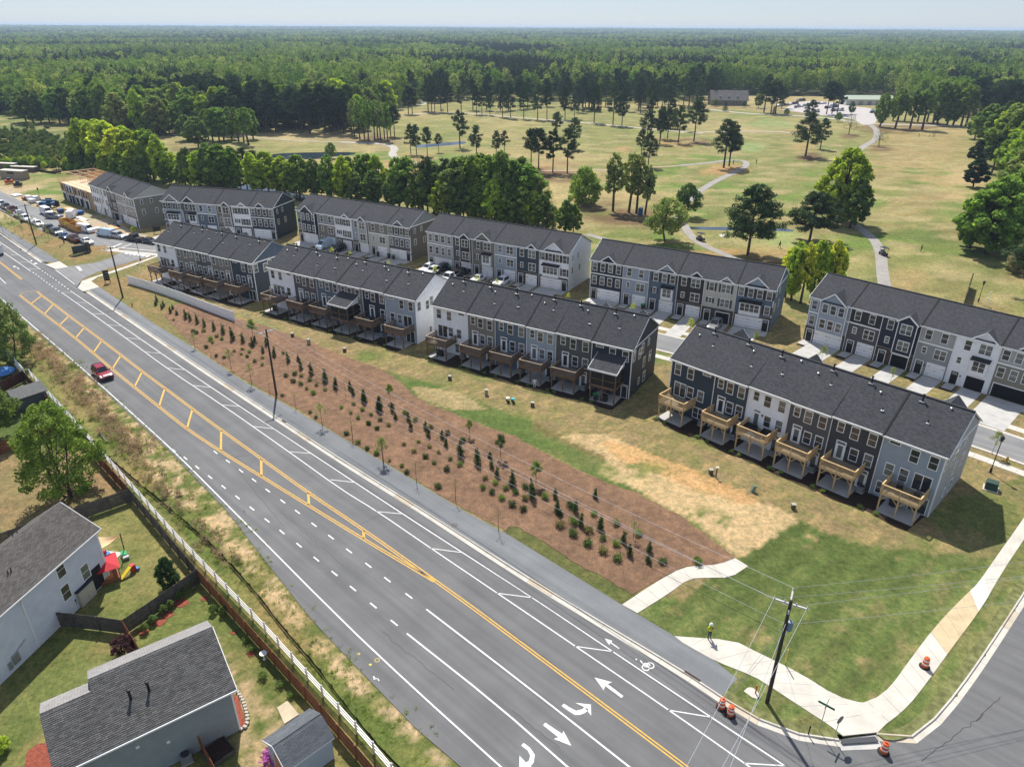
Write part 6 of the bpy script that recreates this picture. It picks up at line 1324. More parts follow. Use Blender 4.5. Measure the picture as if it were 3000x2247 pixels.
picket_fence(WF[:2], 1.7, 'dark', 'maroon board fence behind the round garden shed'); picket_fence(WF[1:4][:2], 1.7, 'brown', 'brown board fence beside the birch trees'); picket_fence(WF[2:4], 1.7, 'grey', 'weathered grey board fence along the yard with toys'); picket_fence(WF[3:], 1.7, 'rust', 'rust brown board fence beside the bottom garden shed')
PT = lambda l, z: [G2(x, y, z) for x, y in l]
picket_fence(PT([(-60, 1150), (64, 1086)], 1.7), 1.7, 'dark', 'maroon cross fence meeting the white fence at far left'); picket_fence(PT([(-80, 1322), (66, 1273), (190, 1228)], 1.7), 1.7, 'brown', 'brown cross fence left of the birch trees')
picket_fence(PT([(-60, 1582), (203, 1492), (380, 1431)], 1.75), 1.75, 'grey', 'dark grey cross fence behind the white house'); picket_fence(PT([(575, 1667), (460, 1748), (356, 1816)], 1.7), 1.7, 'grey', 'grey diagonal fence past the conical shrub', side=-1)
picket_fence(PT([(356, 1816), (240, 1800), (130, 1790)], 1.7), 1.7, 'grey', 'grey fence running to the white house wall', side=-1); picket_fence(PT([(356, 1816), (406, 1896)], 1.7), 1.7, 'rust', 'short rust fence beside the purple-leaved shrub'); picket_fence(PT([(583, 2157), (630, 2250)], 1.7), 1.7, 'rust', 'short rust fence against the grey house')
# -- white three-rail fence: every post and rail of its own
RL = np.array([(-75.1, 98.9), (-61.96, 85.96), (-56.38, 80.37), (-35.88, 59.83), (-22.3, 46.9), (-19.0, 43.6), (-16.0, 40.6), (-12.8, 37.5), (-9.9, 34.5), (-4, 28.2)]) + np.array((.28, .28))
P = resample(RL, 2.4); T = thing('rail_fence', 'white three-rail vinyl fence running along the road verge', 'fence', (float(P[0][0]), float(P[0][1]), 0)); o = P[0]
pm = MB().box(-.065, .065, -.065, .065, 0, 1.32).lathe((0, 0, 1.32), [(.1, 0), (.1, .03), (.02, .1)], 4).mesh('post', VINYL)
for i in range(len(P)): O('post', pm, T, (*(P[i] - o), 0), R(45))
for i in range(len(P) - 1):
    for z in (.42, .78, 1.14): MB().bar((*(P[i] - o), z), (*(P[i + 1] - o), z), .045, .14).build('rail', VINYL, T)
def vinyl_fence(pts, h, label):
    P = resample(np.asarray(pts), 2.4); T = thing('vinyl_fence', label, 'fence', (float(P[0][0]), float(P[0][1]), .05)); o = P[0]
    for i in range(len(P) - 1):
        a, b = P[i] - o, P[i + 1] - o; m = MB(); m.bar((*a, h / 2), (*b, h / 2), .04, h - .1); m.bar((*a, .12), (*b, .12), .06, .14); m.bar((*a, h - .05), (*b, h - .05), .07, .12); m.build('fence_panel', VINYL, T)
    for p in P: MB().box(-.07, .07, -.07, .07, 0, h + .05).lathe((0, 0, h + .05), [(.11, 0), (.11, .03), (.02, .09)], 4).build('post', VINYL, T, (*(p - o), 0))
vinyl_fence([(-110, 133), (-90, 113.5), (-75.3, 98.7)], 1.7, 'solid white vinyl fence at the far left edge')
vinyl_fence(smooth(PX([(378, 833), (440, 851), (500, 871), (560, 894), (620, 918), (688, 942)]), 2), 1.9, 'curved solid white fence behind the far evergreen shrubs')
# -- black silt fence in the verge
P = resample(PX([(250, 1285), (420, 1430), (502, 1497), (606, 1587), (683, 1664), (751, 1741), (828, 1841), (937, 1968), (1000, 2054), (1108, 2190), (1180, 2262)]), 2.0); T = thing('silt_fence', 'low black fabric silt fence sagging along the verge', 'fence', (float(P[0][0]), float(P[0][1]), 0)); rr = random.Random(3)
fm = mat('black_silt_fabric', (.018, .018, .02), .8, .3, 3); m = MB()
for i in range(len(P) - 1):
    a, b = P[i] - P[0], P[i + 1] - P[0]; sg = (a + b) / 2; h0, h1, h2 = rr.uniform(.35, .55), rr.uniform(.2, .5), rr.uniform(.35, .55)
    m.face([(*a, 0), (*sg, 0), (*sg, h1), (*a, h0)]); m.face([(*sg, 0), (*b, 0), (*b, h2), (*sg, h1)])
    MB().box(-.025, .025, -.025, .025, 0, .7).build('stake', BARK, T, (*a, 0))
m.build('fabric', fm, T)
MB().bar((0, 0, .1), (2.4, -2.6, .12), .25, .1).build('fallen_board', mat('grey_board', (.13, .12, .11), .9, .2), None, tuple(G(292, 1268)))
_o = bpy.data.objects['fallen_board']; tag(_o, 'grey weathered board lying in the verge weeds', 'board')
# ---------------------------------------------------------------- weeds, tufts
def weeds(name, label, px, n, spread, size, cols, hmax, clump):
    rng = np.random.default_rng(len(px) * 7 + n); P = resample(PX(px), .5); V = []
    for _ in range(n):
        c = P[rng.integers(len(P))] + rng.normal(0, spread, 2); h = hmax * rng.uniform(.4, 1); w = clump * rng.uniform(.5, 1)
        V.append(leaf_arrays(rng, [(c[0], c[1], h * .45, w, w, h * .55, 1)], int(70 * w * h / .5) + 10, size, -.3, .22, .6))
    o = O(name, quads_mesh(name, np.vstack(V), LEAF)); o.color = (*cols, 1); tag(o, label, None, None, 'stuff')
W1_ = [(70, 985), (110, 1020), (150, 1065), (215, 1120), (270, 1180), (330, 1240), (400, 1330)]; W2_ = [(330, 1260), (420, 1370), (480, 1440), (540, 1500), (600, 1570), (650, 1620), (680, 1650)]
weeds('dry_weeds', 'tall dry pinkish-brown weeds along the road verge', W1_, 300, 1.15, .13, (.4, .3, .25), 1.4, .75); weeds('dry_weeds', 'dry brown weeds further down the verge', W2_, 130, .8, .13, (.38, .29, .23), 1.1, .6)
weeds('green_weeds', 'green weeds mixed into the dry verge growth', W1_ + W2_, 170, 1.3, .13, (.2, .28, .075), .8, .6)
weeds('undergrowth', 'dark green thicket filling the overgrown field at far left', [(-60, 395), (60, 405), (110, 425), (20, 440), (150, 452), (60, 465), (200, 470), (-20, 480), (170, 485)], 320, 9.0, .5, (.11, .16, .055), 3.0, 1.7)
VERGE = [(130, 1000), (300, 1150), (420, 1270), (540, 1385), (680, 1530), (800, 1690), (900, 1810), (1000, 1930), (1100, 2040), (1250, 2190)]
weeds('grass_tufts', 'rough green tufts on the sandy road shoulder', VERGE, 330, .75, .1, (.24, .32, .085), .22, .4); weeds('grass_tufts', 'green tufts along the mown strip by the silt fence', [(560, 1520), (700, 1660), (860, 1840), (980, 1990), (1120, 2160)], 260, .8, .1, (.2, .28, .07), .2, .4)
# ---------------------------------------------------------------- yard trees and shrubs
plant('birch', 205, 1452, 1172, 'green', 'multi-stemmed bright green tree beside the brown fence', sw=1.0, cat='tree'); plant('birch', 40, 1065, 862, 'mid', 'leafy tree at the left frame edge by the white fence', sw=.9); plant('birch', -60, 1040, 840, 'mid', 'leafy tree mostly outside the left edge', sw=1.0)
plant('round', 0, 1290, 1120, 'mid', 'small tree at the left edge beside the dark shed', sw=.9); plant('round', 40, 1222, 1165, 'mid', 'leafy bush in front of the dark shed'); plant('bush', 500, 1722, 1632, 'spruce', 'conical dark evergreen shrub against the grey diagonal fence', sw=.62)
plant('round', 365, 1915, 1865, 'plum', 'purple-leaved shrub at the short rust fence', sw=1.3); plant('bush', 2, 2200, 2160, 'lime', 'bright green bush at the bottom left edge')
for x, y, h in ((425, 1850, 30), (450, 1825, 36), (480, 1795, 36), (500, 1780, 36), (525, 1755, 36), (540, 1738, 30), (555, 1720, 46), (625, 1795, 36), (655, 1800, 40)): plant('round', x, y, y - h * .62, 'mid', 'small garden shrub in the bed along the fence', 'garden shrubs along the fence', cat='shrub', name='garden_shrub')
for x, y, rx, ry in ((420, 1850, 16, 8), (465, 1822, 20, 9), (490, 1800, 18, 9), (530, 1765, 22, 9), (600, 1752, 12, 8), (683, 1852, 8, 12), (735, 1915, 12, 14)):
    c = np.array(G2(x, y)); r = np.linalg.norm(np.array(G2(x + rx, y)) - c); sheet('mulch_ring', [(c[0] + r * math.cos(t) * (1 + .15 * math.sin(3 * t + x)), c[1] + r * .8 * math.sin(t)) for t in np.linspace(0, 6.28, 14)[:-1]], -.02, mat('red_mulch', (.24, .07, .045), .95, .35, 5, .5, 20, .1, world=True))
sheet('patio', PX([(830 / 2.209 - 80, 1620), (300, 1612), (360, 1618), (335, 1643), (298, 1640)]), .02, CONC); sheet('stepping_patio', PX([(812, 2072), (842, 2052), (876, 2092), (833, 2120)]), .02, mat('tan_pavers', (.5, .42, .3), .9, .15, 1.5, .2, 8, .2, world=True))
sheet('mulch_bed', PX([(682, 2030), (700, 2046), (716, 2100), (718, 2120), (705, 2132), (690, 2090)]), .03, mat('red_mulch', (.24, .07, .045), .95, .35, 5, .5, 20, .1, world=True))
sheet('mulch_bed', PX([(80, 2200), (110, 2180), (148, 2172), (152, 2260), (70, 2260)]), .03, mat('red_mulch', (.24, .07, .045), .95, .35, 5, .5, 20, .1, world=True))
STN = mat('edging_stone', (.42, .38, .32), .9, .25, 3, .3, 12); par = thing('stone_edging', 'curved row of pale edging stones round the red mulch bed', 'edging', tuple(G(725, 2110)))
ep = resample(smooth(PX([(697, 2028), (712, 2050), (724, 2090), (727, 2115), (718, 2132), (706, 2136)]), 2), .34)
for p in ep: MB().box(-.15, .15, -.1, .1, 0, .16).build('stone', STN, par, (p[0] - par.location.x, p[1] - par.location.y, 0), TR.uniform(-.5, .5))
# ================================================================= PLANTS OF THE MULCH BED
def shrub_mesh(seed, H, W, n, size, colu):
    rng = np.random.default_rng(seed); L = []
    if colu:
        for i in range(9): f = i / 8; L.append((rng.normal() * .07, rng.normal() * .07, H * (.12 + .8 * f), W * (1.0 - .72 * f ** 1.5), W * (1.0 - .72 * f ** 1.5), H * .11, 1))
    else:
        for i in range(7): a = i * 2.4; L.append((W * .5 * math.cos(a), W * .5 * math.sin(a), H * (.35 + .08 * (i % 3)), W * .55, W * .55, H * .4, 1))
    return quads_mesh('shrub', leaf_arrays(rng, L, n, size, .1, .5, .5), LEAF)
HOL = [shrub_mesh(300 + k, 2.0, .46, 900, .075, True) for k in range(3)]; RND = [shrub_mesh(310 + k, .8, .5, 420, .07, False) for k in range(3)]
def shrub(x, y, hpx, kind):
    p = G(x, y, .13); h = max(.5, tall(x, y, x, y - hpx)); me = TR.choice(HOL if kind == 'c' else RND); b = 2.0 if kind == 'c' else .8
    if kind == 'c':
        o = O('evergreen_shrub', me, None, (p[0], p[1], .12), TR.uniform(0, 6)); tag(o, 'upright dark evergreen shrub in the planted rows on the mulch bed', 'shrub', 'upright evergreens on the mulch bed'); s = min(h / b * .92, 1.35); sw = max(.75, min(1.2, s)); o.scale = (sw, sw, s); c = COLR['spruce']; k = TR.uniform(.8, 1.3)
    else:
        o = O('round_shrub', me, None, (p[0], p[1], .12), TR.uniform(0, 6)); tag(o, 'small round shrub in the loose rows on the mulch bed', 'shrub', 'small round shrubs on the mulch bed'); s = min(h / b, 1.25) * .95; o.scale = (s, s, s); c = COLR[TR.choice(['green', 'dark', 'mid', 'olive', 'spruce'])]; k = TR.uniform(.6, 1.0)
    o.color = (c[0] * k, c[1] * k, c[2] * k, 1)
for (ox, oy, s), cs, rs in (((440, 840, 1.813), [(190, 170, 55), (212, 180, 50), (250, 195, 55), (288, 212, 50), (340, 230, 55), (388, 250, 60), (436, 283, 75), (493, 295, 58), (545, 318, 55), (558, 292, 36), (600, 350, 42), (618, 312, 50), (662, 370, 60), (732, 400, 60), (788, 395, 40), (800, 438, 60), (855, 465, 70), (930, 505, 80), (988, 540, 70), (1062, 545, 55), (1078, 575, 50), (1136, 612, 72), (1217, 655, 80), (35, 80, 40), (30, 100, 30), (72, 105, 35), (62, 118, 30), (108, 140, 40), (120, 120, 30), (143, 150, 30)],
        [(515, 375, 18), (528, 350, 18), (490, 335, 16), (484, 362, 14), (556, 400, 20), (597, 382, 18), (595, 418, 18), (722, 478, 22), (770, 468, 25), (760, 508, 25), (800, 522, 25), (848, 500, 22), (885, 526, 20), (865, 570, 28), (930, 552, 20), (832, 545, 18), (1015, 645, 20), (1080, 628, 20), (1128, 658, 22), (1064, 673, 20), (1105, 701, 22), (1160, 731, 22), (1222, 711, 20), (1205, 756, 20), (1173, 684, 16), (320, 285, 30), (285, 240, 22), (355, 268, 20), (382, 282, 20), (332, 300, 18), (125, 180, 14), (447, 345, 16), (706, 358, 18), (804, 478, 20), (245, 250, 24), (228, 240, 20), (298, 326, 22), (352, 372, 18), (393, 380, 18), (702, 582, 18), (850, 670, 18), (880, 698, 18), (1152, 860, 18), (1040, 785, 20), (1203, 890, 24)]),
        ((1000, 1100, 2.538), [(170, 200, 110), (285, 262, 120), (378, 270, 80), (402, 325, 60), (498, 335, 75), (515, 400, 75), (627, 400, 75), (648, 455, 80), (750, 465, 75), (780, 530, 80), (885, 600, 140), (1010, 660, 140), (1105, 610, 50), (1118, 685, 75), (1158, 750, 85)],
        [(205, 365, 30), (290, 338, 28), (265, 402, 30), (352, 376, 32), (472, 285, 35), (550, 340, 35), (790, 436, 35), (664, 388, 36), (575, 498, 25), (466, 518, 28), (540, 572, 35), (627, 612, 38), (690, 656, 30), (655, 536, 30), (725, 576, 28), (810, 628, 30), (880, 670, 40), (785, 705, 42), (488, 726, 35), (718, 836, 45), (192, 550, 30), (265, 585, 40), (450, 680, 30), (357, 636, 24), (125, 505, 34), (42, 440, 34), (905, 490, 40), (222, 296, 20)]),
        ((1400, 1200, 2.115), [(213, 470, 110), (330, 545, 130), (480, 550, 70), (492, 640, 90), (510, 655, 40), (605, 635, 85), (640, 720, 90), (760, 745, 100), (902, 825, 85), (938, 905, 85), (1060, 880, 70), (1055, 945, 60), (728, 545, 65)],
        [(45, 430, 30), (107, 460, 32), (28, 490, 32), (88, 520, 34), (173, 494, 34), (232, 520, 34), (147, 555, 36), (293, 558, 34), (213, 596, 38), (280, 626, 38), (293, 490, 38), (418, 550, 40), (508, 726, 45), (590, 706, 60), (590, 778, 45), (685, 756, 50), (680, 838, 52), (772, 806, 35), (858, 840, 40), (775, 886, 50), (865, 931, 50), (573, 606, 56), (718, 656, 35), (855, 711, 40), (992, 776, 40), (1145, 950, 40)])):
    for x, y, h in cs: shrub(ox + x / s, oy + y / s, h / s, 'c')
    for x, y, h in rs: shrub(ox + x / s, oy + y / s, h / s, 'r')
for x, y, h in ((2042, 1662 - 12, 22),): shrub(x, y, h, 'r')
def sapling_mesh(seed, H, n, sparse):
    rng = np.random.default_rng(seed); t = MB(); t.tube((0, 0, 0), (.04, 0, H * .5), .035, .025, 5); t.tube((.04, 0, H * .5), (0, .03, H), .025, .006, 4); L = []
    for i in range(9):
        z = H * (.45 + .5 * i / 9); a = i * 2.4; r = H * .16 * (1.1 - i / 10); e = (r * math.cos(a), r * math.sin(a), z + r * .7); t.tube((.02, 0, z), e, .014, .004, 3); L.append((*e, H * .1, H * .1, H * .1, 1))
    if sparse:
        for e in L: t.tube(e[:3], (e[0] * 1.5, e[1] * 1.5, e[2] + .3), .006, .002, 3); t.tube(e[:3], (e[0] * 1.2 + .15, e[1] * 1.3 - .1, e[2] + .25), .006, .002, 3)
    return (quads_mesh('crown', leaf_arrays(rng, L, n, .085, 0, .55, .5), LEAF) if n else None), t.mesh('trunk', BARK)
SAP = {'ball': sapling_mesh(1, 3.0, 900, 0), 'thin': sapling_mesh(2, 3.2, 220, 1), 'bare': sapling_mesh(3, 3.2, 24, 1), 'street': sapling_mesh(4, 4.2, 700, 0)}
def sapling(kind, x, y, top, col, label, group=None, z=.12):
    p = G(x, y, z); h = tall(x, y, x, top); cr, tk = SAP[kind]; H = {'ball': 3.0, 'thin': 3.2, 'bare': 3.2, 'street': 4.2}[kind]; o = thing('young_tree', label, 'tree', (p[0], p[1], z), TR.uniform(0, 6), group); s = h / H; o.scale = (s, s, s); O('trunk', tk, o); c = O('crown', cr, o); c.color = (*COLR[col], 1)
sapling('ball', 1000 + 365 / 2.538, 1100 + 195 / 2.538, 1100 + 66 / 2.538, 'green', 'young ball-headed tree at the upper edge of the mulch'); sapling('ball', 1000 + 955 / 2.538, 1100 + 455 / 2.538, 1100 + 330 / 2.538, 'pale', 'young bushy tree on the mulch by the green strip'); sapling('ball', 1000 + 1185 / 2.538, 1100 + 612 / 2.538, 1100 + 440 / 2.538, 'dark', 'young dark round-headed tree on the mulch')
sapling('ball', 1400 + 360 / 2.115, 1200 + 462 / 2.115, 1200 + 318 / 2.115, 'green', 'young leafy tree standing among the upright evergreens'); sapling('thin', 1400 + 962 / 2.115, 1200 + 800 / 2.115, 1200 + 690 / 2.115, 'pale', 'thin young tree near the lower end of the mulch'); sapling('ball', 440 + 548 / 1.813, 840 + 285 / 1.813, 840 + 175 / 1.813, 'green', 'young bushy tree beside the utility pole on the bed')
for x, y, h in ((432, 438, 110), (540, 520, 115), (915, 738, 125), (1240, 938, 140), (238, 325, 80)): sapling('thin', 440 + x / 1.813, 840 + y / 1.813, 840 + (y - h) / 1.813, 'pale', 'thin sparse sapling along the asphalt path edge', 'thin saplings along the path')
for x, y, h in ((310, 642, 190),): sapling('thin', 1000 + x / 2.538, 1100 + y / 2.538, 1100 + (y - h) / 2.538, 'pale', 'tallest thin sapling along the asphalt path edge')
for ox, oy, s, x, y, h in ((1000, 1100, 2.538, 560, 800, 170), (1000, 1100, 2.538, 850, 935, 170), (1000, 1100, 2.538, 85, 480, 150), (1400, 1200, 2.115, 128, 755, 150), (440, 840, 1.813, 775, 645, 90), (440, 840, 1.813, 1075, 800, 110), (440, 840, 1.813, 636, 560, 70), (440, 840, 1.813, 325, 380, 70), (440, 840, 1.813, 880, 475, 60), (440, 840, 1.813, 1040, 590, 80)): sapling('bare', ox + x / s, oy + y / s, oy + (y - h) / s, 'olive', 'bare leafless sapling on the mulch bed', 'bare saplings on the mulch')
for x, y, t, l in ((975, 752, 724, 'lime sapling before the taupe-grey house'), (1027, 757, 735, 'low lime sapling by the stone-based houses'), (1140, 790, 762, 'lime sapling before the dark grey end house'), (1275, 812, 778, 'lime sapling beside the white parked cars'), (1397, 838, 806, 'lime sapling in front of the taupe house'), (1456, 850, 818, 'lime sapling in front of the light blue house'), (1664, 888, 858, 'lime sapling beside the white end house'), (1852, 925, 888, 'lime sapling before the light blue pale front'), (2020, 985, 932, 'lime sapling before the black townhouse'), (2210, 1015, 970, 'pale sapling at the blue end house'), (2404, 1070, 1012, 'pale sapling on the first right-hand driveway'), (2607, 1125, 1075, 'pale sapling before the navy house with stone'), (2905, 1332, 1262, 'pale sapling in the strip by the street lamp'), (1850, 1000, 960, 'lime sapling behind the middle roofs'), (197, 672, 650, 'lime sapling at the building site')):
    sapling('street', x, y, t, 'yellow' if x < 2100 else 'pale', l)
plant('round', 393, 683, 662, 'yellow', 'bright lime tree at the end of the building site', sw=.8)
for x, y in ((10, 690), (25, 668), (45, 685), (62, 665), (70, 700), (95, 690), (110, 700), (100, 672), (128, 690), (145, 712), (35, 655)): sapling('thin', x, y - 6, y - 40, 'pale', 'thin sapling on the grass by the parked cars', 'thin saplings by the parked cars')
# ================================================================= VEHICLES
PAINTS = {'red': (.26, .012, .03), 'white': (.72, .72, .72), 'black': (.012, .012, .014), 'grey': (.2, .2, .2), 'silver': (.42, .43, .44), 'blue': (.03, .09, .22), 'maroon': (.12, .02, .025), 'pale blue': (.5, .6, .68), 'green': (.08, .1, .09), 'dark': (.03, .033, .04)}
def paint(c): return mat(c.replace(' ', '_') + '_car_paint', PAINTS[c], .22, .04, 2, spec=.6)
SHP = {  # length, width, [(x, top z, top half width, is cabin)]
    'suv': (4.75, 1.88, 1.0, [(-2.37, .8, .7), (-2.3, 1.05, .8), (-2.05, 1.62, .66), (-1.6, 1.7, .66), (.15, 1.7, .66), (.95, 1.1, .8), (1.9, 1.02, .8), (2.25, .88, .74), (2.37, .6, .68)], (2, 3, 4, 5)),
    'sedan': (4.7, 1.82, .9, [(-2.35, .7, .7), (-2.3, .95, .76), (-1.65, 1.02, .76), (-1.0, 1.42, .6), (-.7, 1.45, .6), (.35, 1.43, .6), (1.1, .98, .76), (2.0, .88, .74), (2.28, .74, .7), (2.35, .55, .64)], (3, 4, 5, 6)),
    'pickup': (5.7, 1.95, 1.05, [(-2.85, .95, .86), (-2.8, 1.1, .88), (-.95, 1.1, .88), (-.85, 1.8, .7), (-.5, 1.88, .7), (.65, 1.86, .7), (1.35, 1.15, .86), (2.5, 1.05, .84), (2.8, .9, .8), (2.85, .6, .74)], (3, 4, 5, 6)),
    'van': (5.6, 2.02, 1.15, [(-2.8, 1.9, .84), (-2.78, 2.1, .8), (-2.6, 2.15, .8), (1.0, 2.15, .8), (1.35, 2.05, .78), (2.1, 1.25, .82), (2.65, 1.05, .8), (2.8, .6, .74)], (2, 3, 4, 5))}
def car_parts(kind):
    L, W, belt, sec, cab = SHP[kind]; hw = W / 2; rings = []
    for x, z, tw in sec:
        b = min(belt, z - .02); e = abs(x) > L / 2 - .12; w = hw * (.86 if e else 1.0); lo = .34 if e else .26
        rings.append([(x, -w * .92, lo), (x, -w, lo + .16), (x, -w, max(lo + .2, b - .12)), (x, -w * .96, b), (x, -tw * (1 if z > belt + .1 else w / hw), z - .03), (x, -tw * .6, z), (x, tw * .6, z), (x, tw * (1 if z > belt + .1 else w / hw), z - .03), (x, w * .96, b), (x, w, max(lo + .2, b - .12)), (x, w, lo + .16), (x, w * .92, lo)])
    body = MB(); body.loft(rings)
    g = {}
    def quad(a, b, fa=.08, fb=.92):
        """window over the side faces between sections a and b"""
        m = MB()
        for s in (3, 8):
            t = 4 if s == 3 else 7; q = -1 if s == 3 else 1
            A0, A1 = Vector(rings[a][s]), Vector(rings[a][t]); B0, B1 = Vector(rings[b][s]), Vector(rings[b][t])
            pts = [A0.lerp(A1, .08).lerp(B0.lerp(B1, .08), fa), A0.lerp(A1, .08).lerp(B0.lerp(B1, .08), fb), A0.lerp(A1, .9).lerp(B0.lerp(B1, .9), fb), A0.lerp(A1, .9).lerp(B0.lerp(B1, .9), fa)]
            o = Vector((0, q * .012, .004)); pts = [p + o for p in pts]; m.face(pts if q < 0 else pts[::-1])
        return m
    def screen(a, b):
        m = MB(); A, B_ = rings[a], rings[b]; o = Vector((.012 if A[0] < B_[0] else .0, 0, .012)); al = Vector(A[4]); ar = Vector(A[7]); bl = Vector(B_[4]); br = Vector(B_[7])
        bl = Vector((B_[4][0], B_[4][1], B_[5][2])); br = Vector((B_[7][0], B_[7][1], B_[6][2])); al.z = A[5][2]; ar.z = A[6][2]
        p = [al.lerp(ar, .06).lerp(bl.lerp(br, .06), .08), al.lerp(ar, .94).lerp(bl.lerp(br, .94), .08), al.lerp(ar, .94).lerp(bl.lerp(br, .94), .92), al.lerp(ar, .06).lerp(bl.lerp(br, .06), .92)]
        d = (p[1] - p[0]).cross(p[3] - p[0]).normalized(); d = d if d.z > 0 else -d; m.face([q + d * .014 for q in p]); return m
    r0, r1, f0, f1 = cab
    sd = quad(r1, f0, .03, .97); x = quad(f0, f1, .04, .55)
    n = len(sd.v); sd.v += x.v; sd.f += [tuple(i + n for i in f) for f in x.f]; sd.m += x.m
    if kind == 'van': sd = quad(f0, f1, .02, .6)
    return dict(body=body.mesh('body', []), side=sd.mesh('window', [CARGLASS]), ws=screen(f1, f0).mesh('windshield', [CARGLASS]), rear=screen(r0, r1).mesh('rear_window', [CARGLASS]), L=L, W=W, sec=sec, belt=belt)
WHL = MB().tube((0, -.11, 0), (0, .11, 0), .34, n=14).mesh('tyre', RUBBER); RIM = MB().tube((0, -.115, 0), (0, .115, 0), .2, n=10).mesh('rim', mat('alloy_rim', (.4, .4, .41), .35, .1, metal=.6))
LAMP = mat('headlamp_lens', (.75, .76, .78), .15, .05); TAIL = mat('tail_lamp', (.3, .01, .01), .3, .05)
def car(kind, col, x, y, rz, label, group=None, z=.0, detail=False, name=None):
    p = cached(('car', kind), lambda: car_parts(kind)); T = thing(name or {'suv': 'suv', 'sedan': 'sedan', 'pickup': 'pickup_truck', 'van': 'van'}[kind], label, {'pickup': 'pickup truck'}.get(kind, 'van' if kind == 'van' else 'car'), (x, y, z), rz, group)
    def body():
        me = p['body'].copy(); me.materials.append(paint(col)); return me
    B_ = O('body', cached(('carb', kind, col), body), T); O('window', p['side'], T); O('windshield', p['ws'], T)
    if kind != 'van': O('rear_window', p['rear'], T)
    L, W = p['L'], p['W']
    for sx in (-.3, .31):
        for sy in (-1, 1): w = O('wheel', WHL, T, (sx * L, sy * (W / 2 - .1), .34)); O('rim', RIM, w)
    hl = cached(('hl', kind), lambda: MB().box(-.05, .07, -.2, .2, -.07, .07).mesh('headlight', LAMP)); tl = cached(('tl', kind), lambda: MB().box(-.06, .05, -.12, .12, -.12, .12).mesh('tail_light', TAIL))
    for sy in (-1, 1): O('headlight', hl, T, (L / 2 - .16, sy * (W / 2 - .34), .78 if kind != 'sedan' else .66)); O('tail_light', tl, T, (-L / 2 + .03, sy * (W / 2 - .3), .85))
    if kind == 'pickup':
        MB().box(-2.72, -1.02, -.78, .78, 1.06, 1.112).build('truck_bed', mat('black_bed_liner', (.02, .02, .02), .8, .1), T)
    if detail:
        MB().box(2.3, 2.4, -.62, .62, .45, .72).build('grille', BLACK, T); MB().box(-.04, .04, -.03, .03, 0, 0).v
        for sy in (-1, 1): MB().box(.55, .75, sy * 1.0 - .1, sy * 1.0 + .1, 1.08, 1.25).build('wing_mirror', paint(col), T); MB().box(-1.7, .1, sy * .6 - .02, sy * .6 + .02, 1.7, 1.76).build('roof_rail', BLACK, T)
        MB().box(2.2, 2.42, -.85, .85, .28, .42).build('bumper', DARKP, T)
    return T
rd = norm2(PX([(340, 1110)])[0] - PX([(272, 1055)])[0]); c = G(302, 1103); car('suv', 'red', c[0], c[1], math.atan2(rd[1], rd[0]), 'red SUV driving towards the camera on the main road', detail=True)
ps = norm2(PX([(255, 716)])[0] - PX([(8, 606)])[0]); pa = math.atan2(ps[1], ps[0])
for k, c_, x, y, l in (('suv', 'white', 8, 605, 'white SUV first in the kerbside line at left'), ('suv', 'dark', 22, 613, 'dark SUV behind the first white one at left'), ('pickup', 'maroon', 38, 622, 'maroon pickup in the kerbside line'), ('pickup', 'white', 60, 635, 'white pickup next to the maroon one'), ('suv', 'white', 79, 647, 'white SUV in the middle of the kerbside line'), ('sedan', 'white', 97, 654, 'white sedan before the last white car'), ('sedan', 'white', 113, 661, 'white car ending the first group by the utility pole'),
                       ('pickup', 'black', 148, 678, 'dark loaded work truck at the kerb'), ('suv', 'green', 168, 686, 'grey-green car behind the loaded truck'), ('sedan', 'blue', 192, 698, 'blue car beside the street lamp'), ('pickup', 'maroon', 220, 707, 'dark red pickup with a ladder rack'), ('sedan', 'white', 256, 714, 'white sedan parked behind the monument sign')):
    p = G(x, y, .14); car(k, c_, p[0], p[1], pa + (0 if TR.random() < .5 else math.pi), l, 'cars parked along the left street', .14)
p2 = norm2(PX([(440, 712)])[0] - PX([(313, 692)])[0]); pb = math.atan2(p2[1], p2[0])
for k, c_, x, y, l, a in (('van', 'pale blue', 313, 692, 'pale minivan at the corner of the inner street', pb + math.pi), ('suv', 'silver', 350, 698, 'silver SUV beside the pale minivan', pb), ('pickup', 'black', 395, 706, 'black pickup on the inner street', pb + math.pi), ('sedan', 'dark', 440, 713, 'dark sedan behind the black pickup', pb), ('van', 'white', 138, 628, 'white van with open rear by the building site', pa), ('suv', 'grey', 159, 640, 'grey SUV beside the open white van', pa + .6), ('van', 'white', 212, 636, 'long white van on the building site', pa + 2.6), ('van', 'white', 254, 680, 'white van right of the yellow skips', pa + .2)):
    p = G(x, y, .14); car(k, c_, p[0], p[1], a, l, None, .14)
def bcar(bk, k, c_, x, y, l, flip=1):
    p = G(x, y, .15); a = math.atan2(bk.n[1], bk.n[0]) + (math.pi if flip else 0); car(k, c_, p[0], p[1], a, l, None, .15)
bcar(B2, 'van', 'pale blue', 956, 726, 'pale blue van on the driveway of the taupe-grey house'); bcar(B2, 'suv', 'black', 990, 737, 'black car beside the pale blue van'); bcar(B3, 'suv', 'white', 1254, 795, 'white SUV furthest left before the light grey house'); bcar(B3, 'suv', 'white', 1268, 803, 'second white SUV before the light grey house'); bcar(B3, 'suv', 'black', 1292, 796, 'black SUV next to the green bin'); bcar(B3, 'pickup', 'black', 1350, 808, 'black pickup before the dark grey house', 0); bcar(B3, 'pickup', 'white', 1317, 822, 'white pickup partly behind the white gable'); bcar(B3, 'sedan', 'white', 1402, 824, 'white sedan before the taupe house'); bcar(B3, 'suv', 'white', 1470, 834, 'white hatchback before the light blue house'); bcar(B4, 'suv', 'grey', 2092, 962, 'grey car nosing out of the open garage')
